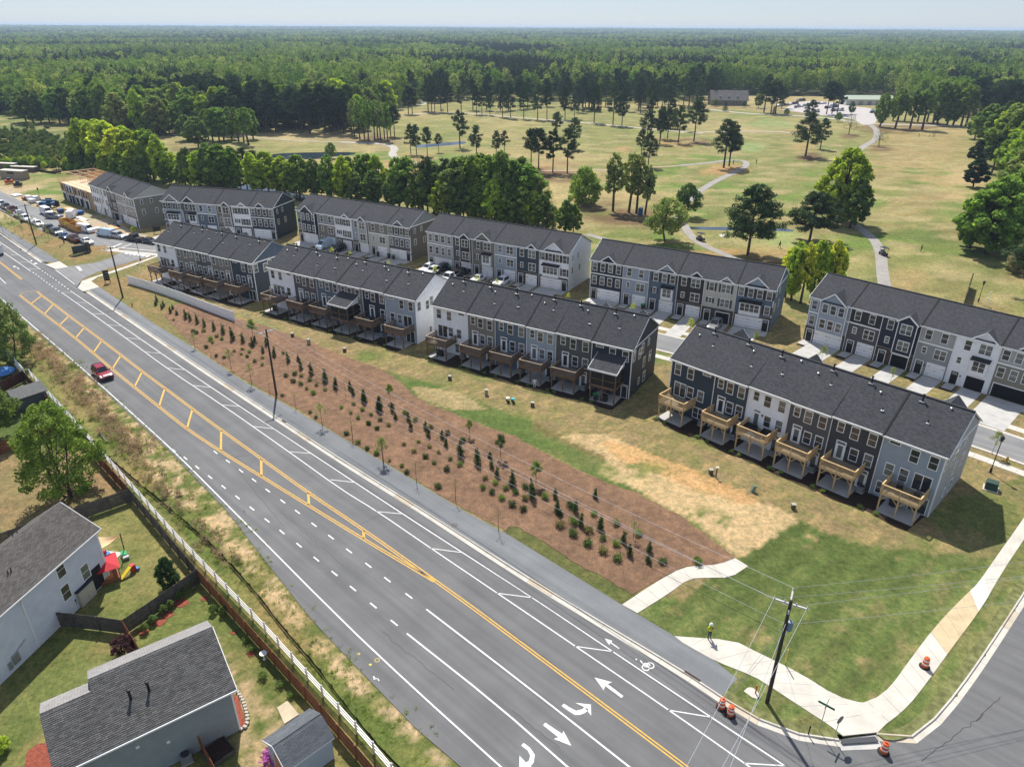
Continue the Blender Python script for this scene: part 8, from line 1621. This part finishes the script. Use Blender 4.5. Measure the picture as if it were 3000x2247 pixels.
for x, y, l in ((28, 538, 'orange and blue skid machine at the far left'), (54, 547, 'dark small trailer on the graded ground')): p = G(x, y); T = thing('site_machine', l, 'machine', (p[0], p[1], -.1), R(20)); MB().box(-1.2, 1.2, -.7, .7, .3, 1.3).build('body', mat('machine_orange', (.5, .12, .04), .6, .2) if x < 40 else BLACK, T); MB().box(-.4, .6, -.6, .6, 1.3, 2.0).build('cab', CARGLASS, T)
p = G(640, 925); P = resample(PX([(0, 486), (30, 490), (110, 502), (165, 510), (180, 508)]), 3); T = thing('silt_fence', 'black silt fence at the back of the graded building land', 'fence', (*P[0], -.1))
for i in range(len(P) - 1): MB().bar((*(P[i] - P[0]), .4), (*(P[i + 1] - P[0]), .4), .04, .8).build('fabric', fm, T)
# ladders leaning on the unfinished fronts
for k, s in enumerate((9, 13.5, -3)): x, y = B0f.w(s, -2.0); T = thing('ladder', ['ladder leaning on the white unfinished house', 'ladder leaning on the dark unfinished house', 'timber brace leaning on the bare frame'][k], 'ladder', (x, y, .1), B0f.rz); m = MB(); m.bar((-.2, 0, 0), (-.2, 2.1, 6), .05, .08); m.bar((.2, 0, 0), (.2, 2.1, 6), .05, .08); m.build('side_rail', GALV, T); r_ = MB(); [r_.bar((-.2, .07 * j, .2 * j), (.2, .07 * j, .2 * j), .03, .03) for j in range(2, 30, 2)]; r_.build('rung', GALV, T)
# ================================================================= GOLF COURSE BUILDINGS AND CARTS
p = G(2083, 309); T = thing('clubhouse', 'long grey-roofed clubhouse beyond the golf greens', 'building', (p[0], p[1], -.1), R(-4)); MB().box(0, 25, 0, 12, 0, 3.4).build('wall', mat('club_wall', (.24, .22, .19), .8, .15), T); m = MB(); m.xprism([(-1.2, 3.2), (6, 9.5), (6, 9.7), (-1.4, 3.4)], -.8, 25.8); m.xprism([(13.2, 3.2), (6, 9.5), (6, 9.7), (13.4, 3.4)], -.8, 25.8); m.build('roof', mat('club_shingles', (.14, .13, .125), .9, .15, .6), T); m = MB(); m.face([(25.02, 0, 3.4), (25.02, 12, 3.4), (25.02, 6, 9.3)]); m.face([(-.02, 12, 3.4), (-.02, 0, 3.4), (-.02, 6, 9.3)]); m.build('gable', mat('club_wall', (.24, .22, .19), .8, .15), T)
for x in (6, 12, 18): gable(T, x, 2.6, 1.4, -1, 5.2, 1.0, mat('club_wall', (.24, .22, .19), .8, .15), 2.0)
for x in range(1, 25, 4): add_window(T, 'd', x + 1.0, 1.8, -.02)
p = G(2478, 308); T = thing('metal_shed', 'long white metal shed with pale green roof beside the car park', 'building', (p[0], p[1], -.1), R(-2)); MB().box(0, 34, 0, 14, 0, 3.6).build('wall', mat('white_metal_wall', (.6, .6, .58), .6, .08), T); m = MB(); m.xprism([(-.5, 3.6), (7, 6.0), (7, 6.15), (-.5, 3.75)], -.5, 34.5); m.xprism([(14.5, 3.6), (7, 6.0), (7, 6.15), (14.5, 3.75)], -.5, 34.5); m.build('roof', mat('pale_green_metal', (.38, .43, .33), .5, .08), T)
for x in range(3, 34, 6): MB().box(x, x + 3, -.03, 0, 0, 2.6).build('shed_door', mat('grey_shed_door', (.3, .3, .3), .6, .1), T)
def golf_cart(x, y, rz, label):
    p = G(x, y); T = thing('golf_cart', label, 'golf cart', (p[0], p[1], -.05), rz); MB().box(-1.1, 1.1, -.58, .58, .3, .62).build('body', DARKP, T); MB().box(-.5, .1, -.55, .55, .62, .85).build('seat', mat('cart_seat', (.3, .28, .25), .7, .1), T); MB().box(-.65, -.5, -.55, .55, .8, 1.25).build('backrest', mat('cart_seat', (.3, .28, .25), .7, .1), T); MB().box(-.95, .95, -.62, .62, 1.82, 1.9).build('canopy', BLACK if x != 2588 else VINYL, T); m = MB()
    for sx in (-.85, .85):
        for sy in (-.55, .55): m.bar((sx, sy, .6), (sx * .95, sy, 1.82), .04, .04)
    m.build('canopy_post', BLACK, T)
    for sx in (-.75, .75):
        for sy in (-.52, .52): w = O('wheel', WHL, T, (sx, sy, .24)); w.scale = (.7, .7, .7)
golf_cart(2052, 704, R(-60), 'dark golf cart on the path by the foreground green'); golf_cart(2587, 747, R(-85), 'golf cart on the path beside the lime trees'); golf_cart(1022, 485, R(0), 'dark golf cart on the dry grass below the pond'); golf_cart(492, 396, R(30), 'golf cart at the left wood edge, left of two'); golf_cart(508, 400, R(30), 'golf cart at the left wood edge, right of two'); golf_cart(1018, 336, R(10), 'golf cart behind the slender grove'); golf_cart(1295, 325, R(0), 'golf cart under the row of pines')
p = G(1876, 630); T = thing('portable_toilet', 'blue portable toilet under the slender trees', 'toilet', (p[0], p[1], -.1), R(-20)); MB().box(-.6, .6, -.6, .6, 0, 2.1).build('cabin', mat('toilet_blue', (.02, .09, .2), .5, .1), T); m = MB(); m._hex([(-.62, -.62, 2.1), (.62, -.62, 2.1), (.62, .62, 2.1), (-.62, .62, 2.1), (-.4, -.4, 2.35), (.4, -.4, 2.35), (.4, .4, 2.35), (-.4, .4, 2.35)]); m.build('roof', mat('toilet_roof', (.5, .52, .55), .5, .05), T); MB().box(-.4, .4, -.63, -.6, .1, 1.95).build('door', mat('toilet_door', (.03, .13, .26), .5, .1), T)
T = thing('water_tower', 'tiny pale water tower on the far horizon', 'tower', (2560, 4900, 20)); MB().lathe((0, 0, 0), [(2, 0), (1.5, 18), (6, 22), (7, 26), (5, 30), (1, 32)], 12).build('tank', mat('tower_grey', (.4, .42, .45), .6, .05), T)
# ================================================================= YARD TOYS
p = G(345, 1595); CAN = mat('beige_sail', (.62, .45, .26), .8, .05)
T = thing('shade_sail', 'beige shade sail stretched from the white house to a pole', 'shade sail', tuple(G(366, 1618))); o = G(366, 1618)
c0 = G(352, 1565, 2.6) - o; c1 = G(286, 1573, 3.2) - o; c2 = G(297, 1606, 3.0) - o; m = MB(); n = 8
Pn = lambda u, v: tuple(c0 * (1 - u) + (c1 * (1 - v) + c2 * v) * u - np.array((0, 0, .35 * math.sin(math.pi * u) * (.4 + math.sin(math.pi * v)))) + (c1 + c2 - 2 * c0) * 0)
for i in range(n):
    for j in range(4): m.face([Pn(i / n, j / 4), Pn((i + 1) / n, j / 4), Pn((i + 1) / n, (j + 1) / 4), Pn(i / n, (j + 1) / 4)])
m.build('sail_cloth', CAN, T); MB().tube((0, 0, 0), (c0[0], c0[1], 2.7), .06, n=8).build('pole', mat('brown_post', (.12, .08, .05), .8, .1), T)
p = G(312, 1690); T = thing('toddler_playhouse', 'red-roofed timber sandbox gazebo beside the white house', 'playset', (p[0], p[1], 0), R(35)); RC = mat('red_canopy', (.5, .02, .03), .6, .1)
MB().box(-1.2, 1.2, -1.2, 1.2, 0, .3).build('sandbox', FB['rust'], T); m = MB(); m.loft([[(-1.35, -1.35, 1.6), (1.35, -1.35, 1.6), (1.35, 1.35, 1.6), (-1.35, 1.35, 1.6)], [(-.15, -.15, 2.15), (.15, -.15, 2.15), (.15, .15, 2.15), (-.15, .15, 2.15)]]); m.build('canopy', RC, T)
for a in (-1.15, 1.15):
    for b in (-1.15, 1.15): MB().box(a - .05, a + .05, b - .05, b + .05, .3, 1.65).build('post', FB['rust'], T)
MB().box(-.6, .6, -.9, .6, .3, .42).build('toy_pile', mat('orange_toy', (.6, .25, .05), .6, .3, 6), T)
p = G(378, 1682); T = thing('toy_slide', 'small yellow and red plastic slide on the lawn', 'slide', (p[0], p[1], 0), R(65)); m = MB(); m.bar((-.9, 0, .1), (.4, 0, .75), .4, .08); m.build('chute', mat('yellow_toy', (.65, .5, .04), .5, .1), T); MB().box(.35, .75, -.22, .22, 0, .8).build('tower', mat('red_toy', (.5, .03, .03), .5, .1), T); MB().box(.75, 1.0, -.35, .35, 0, .25).build('steps', mat('blue_toy', (.04, .2, .5), .5, .1), T)
p = G(366, 1630); T = thing('ride_on_toy', 'green and grey ride-on toy by the pole', 'toy car', (p[0], p[1], 0), R(-50)); MB().box(-.5, .3, -.25, .25, .15, .45).build('body', mat('green_toy', (.02, .3, .1), .5, .1), T); MB().box(.3, .7, -.3, .3, .1, .35).build('front', mat('grey_toy', (.4, .42, .42), .5, .1), T)
p = G(312, 1635); T = thing('water_table', 'blue and red plastic play table on the patio', 'toy', (p[0], p[1], .02), 0); MB().lathe((0, 0, 0), [(.3, 0), (.45, .45), (.45, .55)], 10).build('basin', mat('blue_toy', (.04, .2, .5), .5, .1), T); MB().box(-.12, .12, -.12, .12, .55, 1.0).build('tower', mat('red_toy', (.5, .03, .03), .5, .1), T)
p = G(252, 1757); T = thing('storage_shed', 'beige plastic storage shed with dark lid against the white house', 'storage shed', (p[0], p[1], 0), H1.rotation_euler.z); BEI = mat('beige_plastic', (.5, .46, .38), .6, .06); MB().box(-.95, .95, -.75, .45, 0, 1.75).build('cabin', BEI, T); m = MB(); m._hex([(-1.05, -.85, 1.75), (1.05, -.85, 1.75), (1.05, .5, 1.75), (-1.05, .5, 1.75), (-1.05, -.85, 2.15), (1.05, -.85, 2.15), (1.05, .5, 1.82), (-1.05, .5, 1.82)]); m.build('roof', mat('dark_lid', (.02, .025, .035), .6, .1), T); MB().box(-.85, -.02, .452, .48, .08, 1.68).build('door', BEI, T); MB().box(.02, .85, .452, .48, .08, 1.68).build('door', BEI, T)
p = G(4, 1102); T = thing('trampoline', 'round trampoline with blue pad at the left edge', 'trampoline', (p[0], p[1], 0)); MB().lathe((0, 0, .7), [(1.7, 0), (2.0, 0), (2.0, .05), (1.7, .06)], 20).build('pad', mat('blue_pad', (.06, .2, .5), .6, .1), T); MB().lathe((0, 0, .72), [(1.7, 0), (1.69, .01)], 20).build('mat', BLACK, T)
for k in range(6): a = k * 1.05; MB().tube((1.9 * math.cos(a), 1.9 * math.sin(a), 0), (1.9 * math.cos(a), 1.9 * math.sin(a), .7), .03, n=6).build('leg', GALV, T)
p = G(6, 1205); T = thing('toy_car', 'pink toy car on the grass at the left edge', 'toy car', (p[0], p[1], 0)); MB().box(-.6, .6, -.35, .35, .15, .5).build('body', mat('pink_toy', (.5, .04, .12), .5, .1), T); MB().box(-.6, -.2, -.33, .33, .5, .75).build('seat_back', VINYL, T)
p = G(548, 2228); ac_unit((p[0], p[1], 0), H2.rotation_euler.z, 'pale blue-grey air conditioner beside the grey house', None)
p = G(640, 2205); T = thing('raised_bed', 'square timber planter box behind the grey house', 'planter', (p[0], p[1], 0), H2.rotation_euler.z + .2)
for a, b in (((-.9, -.9), (.9, -.9)), ((.9, -.9), (.9, .9)), ((.9, .9), (-.9, .9)), ((-.9, .9), (-.9, -.9))): MB().bar((*a, .18), (*b, .18), .06, .36).build('plank', FB['grey'], T)
MB().box(-.87, .87, -.87, .87, 0, .28).build('soil', SOIL, T)
p = G(775, 1930); T = thing('bird_bath', 'white oval bird bath beside the rust fence', 'bird bath', (p[0], p[1], 0)); MB().lathe((0, 0, 0), [(.15, 0), (.08, .1), (.07, .6), (.33, .68), (.33, .72), (.2, .7)], 14).build('basin', VINYL, T)
o = O('flowering_shrub', RND[0], None, tuple(G(800, 2225)), .5); o.scale = (1.9, 1.9, 1.3); o.color = (.42, .12, .45, 1); tag(o, 'purple flowering shrub beside the bottom garden shed', 'shrub')
for x, y, s in ((770, 1985, .9), (735, 1905, .8), (720, 1880, .7), (820, 2010, .8), (850, 2040, .7)): p = G(x, y); o = O('garden_shrub', RND[1], None, tuple(p)); o.scale = (s,) * 3; o.color = (*COLR['mid'], 1); tag(o, 'small dark shrub in the shaded bed by the rust fence', 'shrub', 'shrubs by the rust fence')
# ================================================================= PEOPLE
def person(px, py, h, rz, top, trouser, label, pose='stand', skin=(.3, .18, .12), hair=(.03, .02, .015), hat=None, vest=None, z=0.0):
    p = G(px, py, z); T = thing('person', label, 'person', (p[0], p[1], z), rz); s = h / 1.75
    J = dict(pel=(0, 0, .95), ch=(0, 0, 1.28), nk=(0, .0, 1.46), hd=(0, -.02, 1.62), ht=(0, -.02, 1.74))
    up = pose == 'hold'; walk = pose == 'walk'; swing = pose == 'swing'
    for q, sx in (('l', -1), ('r', 1)):
        J['sh' + q] = (sx * .2, 0, 1.42); J['el' + q] = (sx * .3, -.02 if up else (.05 * sx if walk else -.02), 1.14); J['wr' + q] = (sx * .1, -.26, 1.34) if up else ((sx * .05, -.35, .95) if swing else (sx * .28, -.12 * (sx if walk else 1), .9)); J['fi' + q] = (sx * .05, -.3, 1.42) if up else ((0, -.4, .88) if swing else (sx * .27, -.16 * (sx if walk else 1), .8))
        f = .22 * sx if walk else 0; J['hp' + q] = (sx * .1, 0, .9); J['kn' + q] = (sx * .11, -.04 - f * .6, .5); J['an' + q] = (sx * .12, .02 - f, .09); J['to' + q] = (sx * .14, -.14 - f, .04)
    E = [('pel', 'ch'), ('ch', 'nk'), ('nk', 'hd'), ('hd', 'ht')] + [e for q in 'lr' for e in (('ch', 'sh' + q), ('sh' + q, 'el' + q), ('el' + q, 'wr' + q), ('wr' + q, 'fi' + q), ('pel', 'hp' + q), ('hp' + q, 'kn' + q), ('kn' + q, 'an' + q), ('an' + q, 'to' + q))]
    RD = dict(pel=.15, ch=.16, nk=.065, hd=.1, ht=.07, sh=.075, el=.055, wr=.04, fi=.035, hp=.1, kn=.07, an=.05, to=.045); K = list(J)
    me = bpy.data.meshes.new('body'); me.from_pydata([tuple(v * s for v in J[k]) for k in K], [(K.index(a), K.index(b)) for a, b in E], []); o = bpy.data.objects.new('body', me); COL.objects.link(o); o.modifiers.new('skin', 'SKIN'); o.modifiers.new('sub', 'SUBSURF').levels = 1
    sv = me.skin_vertices[0].data
    for i, k in enumerate(K): r_ = RD.get(k, RD.get(k[:2], .06)) * s; sv[i].radius = (r_, r_); sv[i].use_root = k == 'pel'
    dg = bpy.context.evaluated_depsgraph_get(); m2 = bpy.data.meshes.new_from_object(o.evaluated_get(dg)); bpy.data.objects.remove(o)
    for nm, c_ in (('skin', skin), ('top', top), ('trousers', trouser), ('shoes', (.03, .03, .03))): m2.materials.append(mat('person_%s_%.2f_%.2f' % (nm, c_[0], c_[1]), c_, .8, .1))
    for f in m2.polygons:
        c_ = f.center / s; arm = abs(c_.x) > .2 or (up and c_.y < -.17); f.use_smooth = True
        f.material_index = 3 if c_.z < .1 else 2 if c_.z < .93 and abs(c_.x) < .24 and not (swing and c_.y < -.22) else 0 if c_.z > 1.49 or (arm and c_.z < 1.1) or (up and c_.y < -.24) else 1
    O('body', m2, T)
    hm = MB().lathe((0, .01, 1.6), [(.115, .0), (.12, .07), (.09, .14), (.03, .17)], 10) if hat is None else MB().lathe((0, -.01, 1.63), [(.17, 0), (.135, .02), (.13, .08), (.09, .15), (.03, .17)], 12)
    q = hm.build('hair' if hat is None else 'hard_hat', mat('hair' if hat is None else 'white_hat', hair if hat is None else hat, .5, .1), T); q.scale = (s, s, s)
    if vest:
        v = MB()
        v.loft([[(.185 * math.cos(t) * s, .15 * math.sin(t) * s, 1.08 * s) for t in np.linspace(0, 6.283, 13)[:-1]], [(.185 * math.cos(t) * s, .15 * math.sin(t) * s, 1.13 * s) for t in np.linspace(0, 6.283, 13)[:-1]]], caps=False)
        for sx in (-1, 1): v.bar((sx * .1 * s, -.165 * s, 1.1 * s), (sx * .12 * s, -.12 * s, 1.44 * s), .05, .02)
        v.build('vest_stripe', mat('orange_vest_stripe', (.7, .2, .03), .6, .05), T)
    return T
t = person(2077, 1869, 1.78, R(20), (.5, .62, .03), (.03, .045, .06), 'person in white hard hat and yellow high-visibility vest on the sidewalk', 'hold', hat=(.75, .75, .75), vest=True, z=.15); MB().box(-.12, .12, -.03, .03, 0, .08).build('camera', BLACK, None, tuple(Vector(t.location) + Vector((.1, -.32, 1.46)))); tag(bpy.data.objects['camera.001'] if 'camera.001' in bpy.data.objects else bpy.data.objects['camera'], 'small black controller held up by the worker', 'controller')
person(1566, 1137, 1.7, R(0), (.7, .7, .7), (.5, .5, .52), 'person in white top and pale trousers behind the middle row', z=.12); person(2283, 727, 1.8, R(30), (.03, .03, .035), (.05, .05, .05), 'golfer in dark clothes walking on the foreground green', 'walk', z=-.1); person(2697, 738, 1.8, R(70), (.05, .05, .055), (.06, .06, .07), 'golfer in dark clothes swinging on the right fairway', 'swing', z=-.1)
for x, y, c_, l in ((2722, 402, (.6, .6, .6), 'golfer in pale top at the far tee'), (2732, 402, (.04, .04, .05), 'golfer in black at the far tee'), (2737, 402, (.2, .2, .22), 'golfer in grey at the far tee'), (2691, 402, (.05, .04, .04), 'dark figure left of the golfers at the far tee'), (2148, 482, (.05, .05, .05), 'dark figure beside the path loop pines'), (2215, 480, (.04, .04, .05), 'dark figure right of the path loop')): person(x, y, 1.8, R(40), c_, (.08, .08, .09), l, z=-.1)
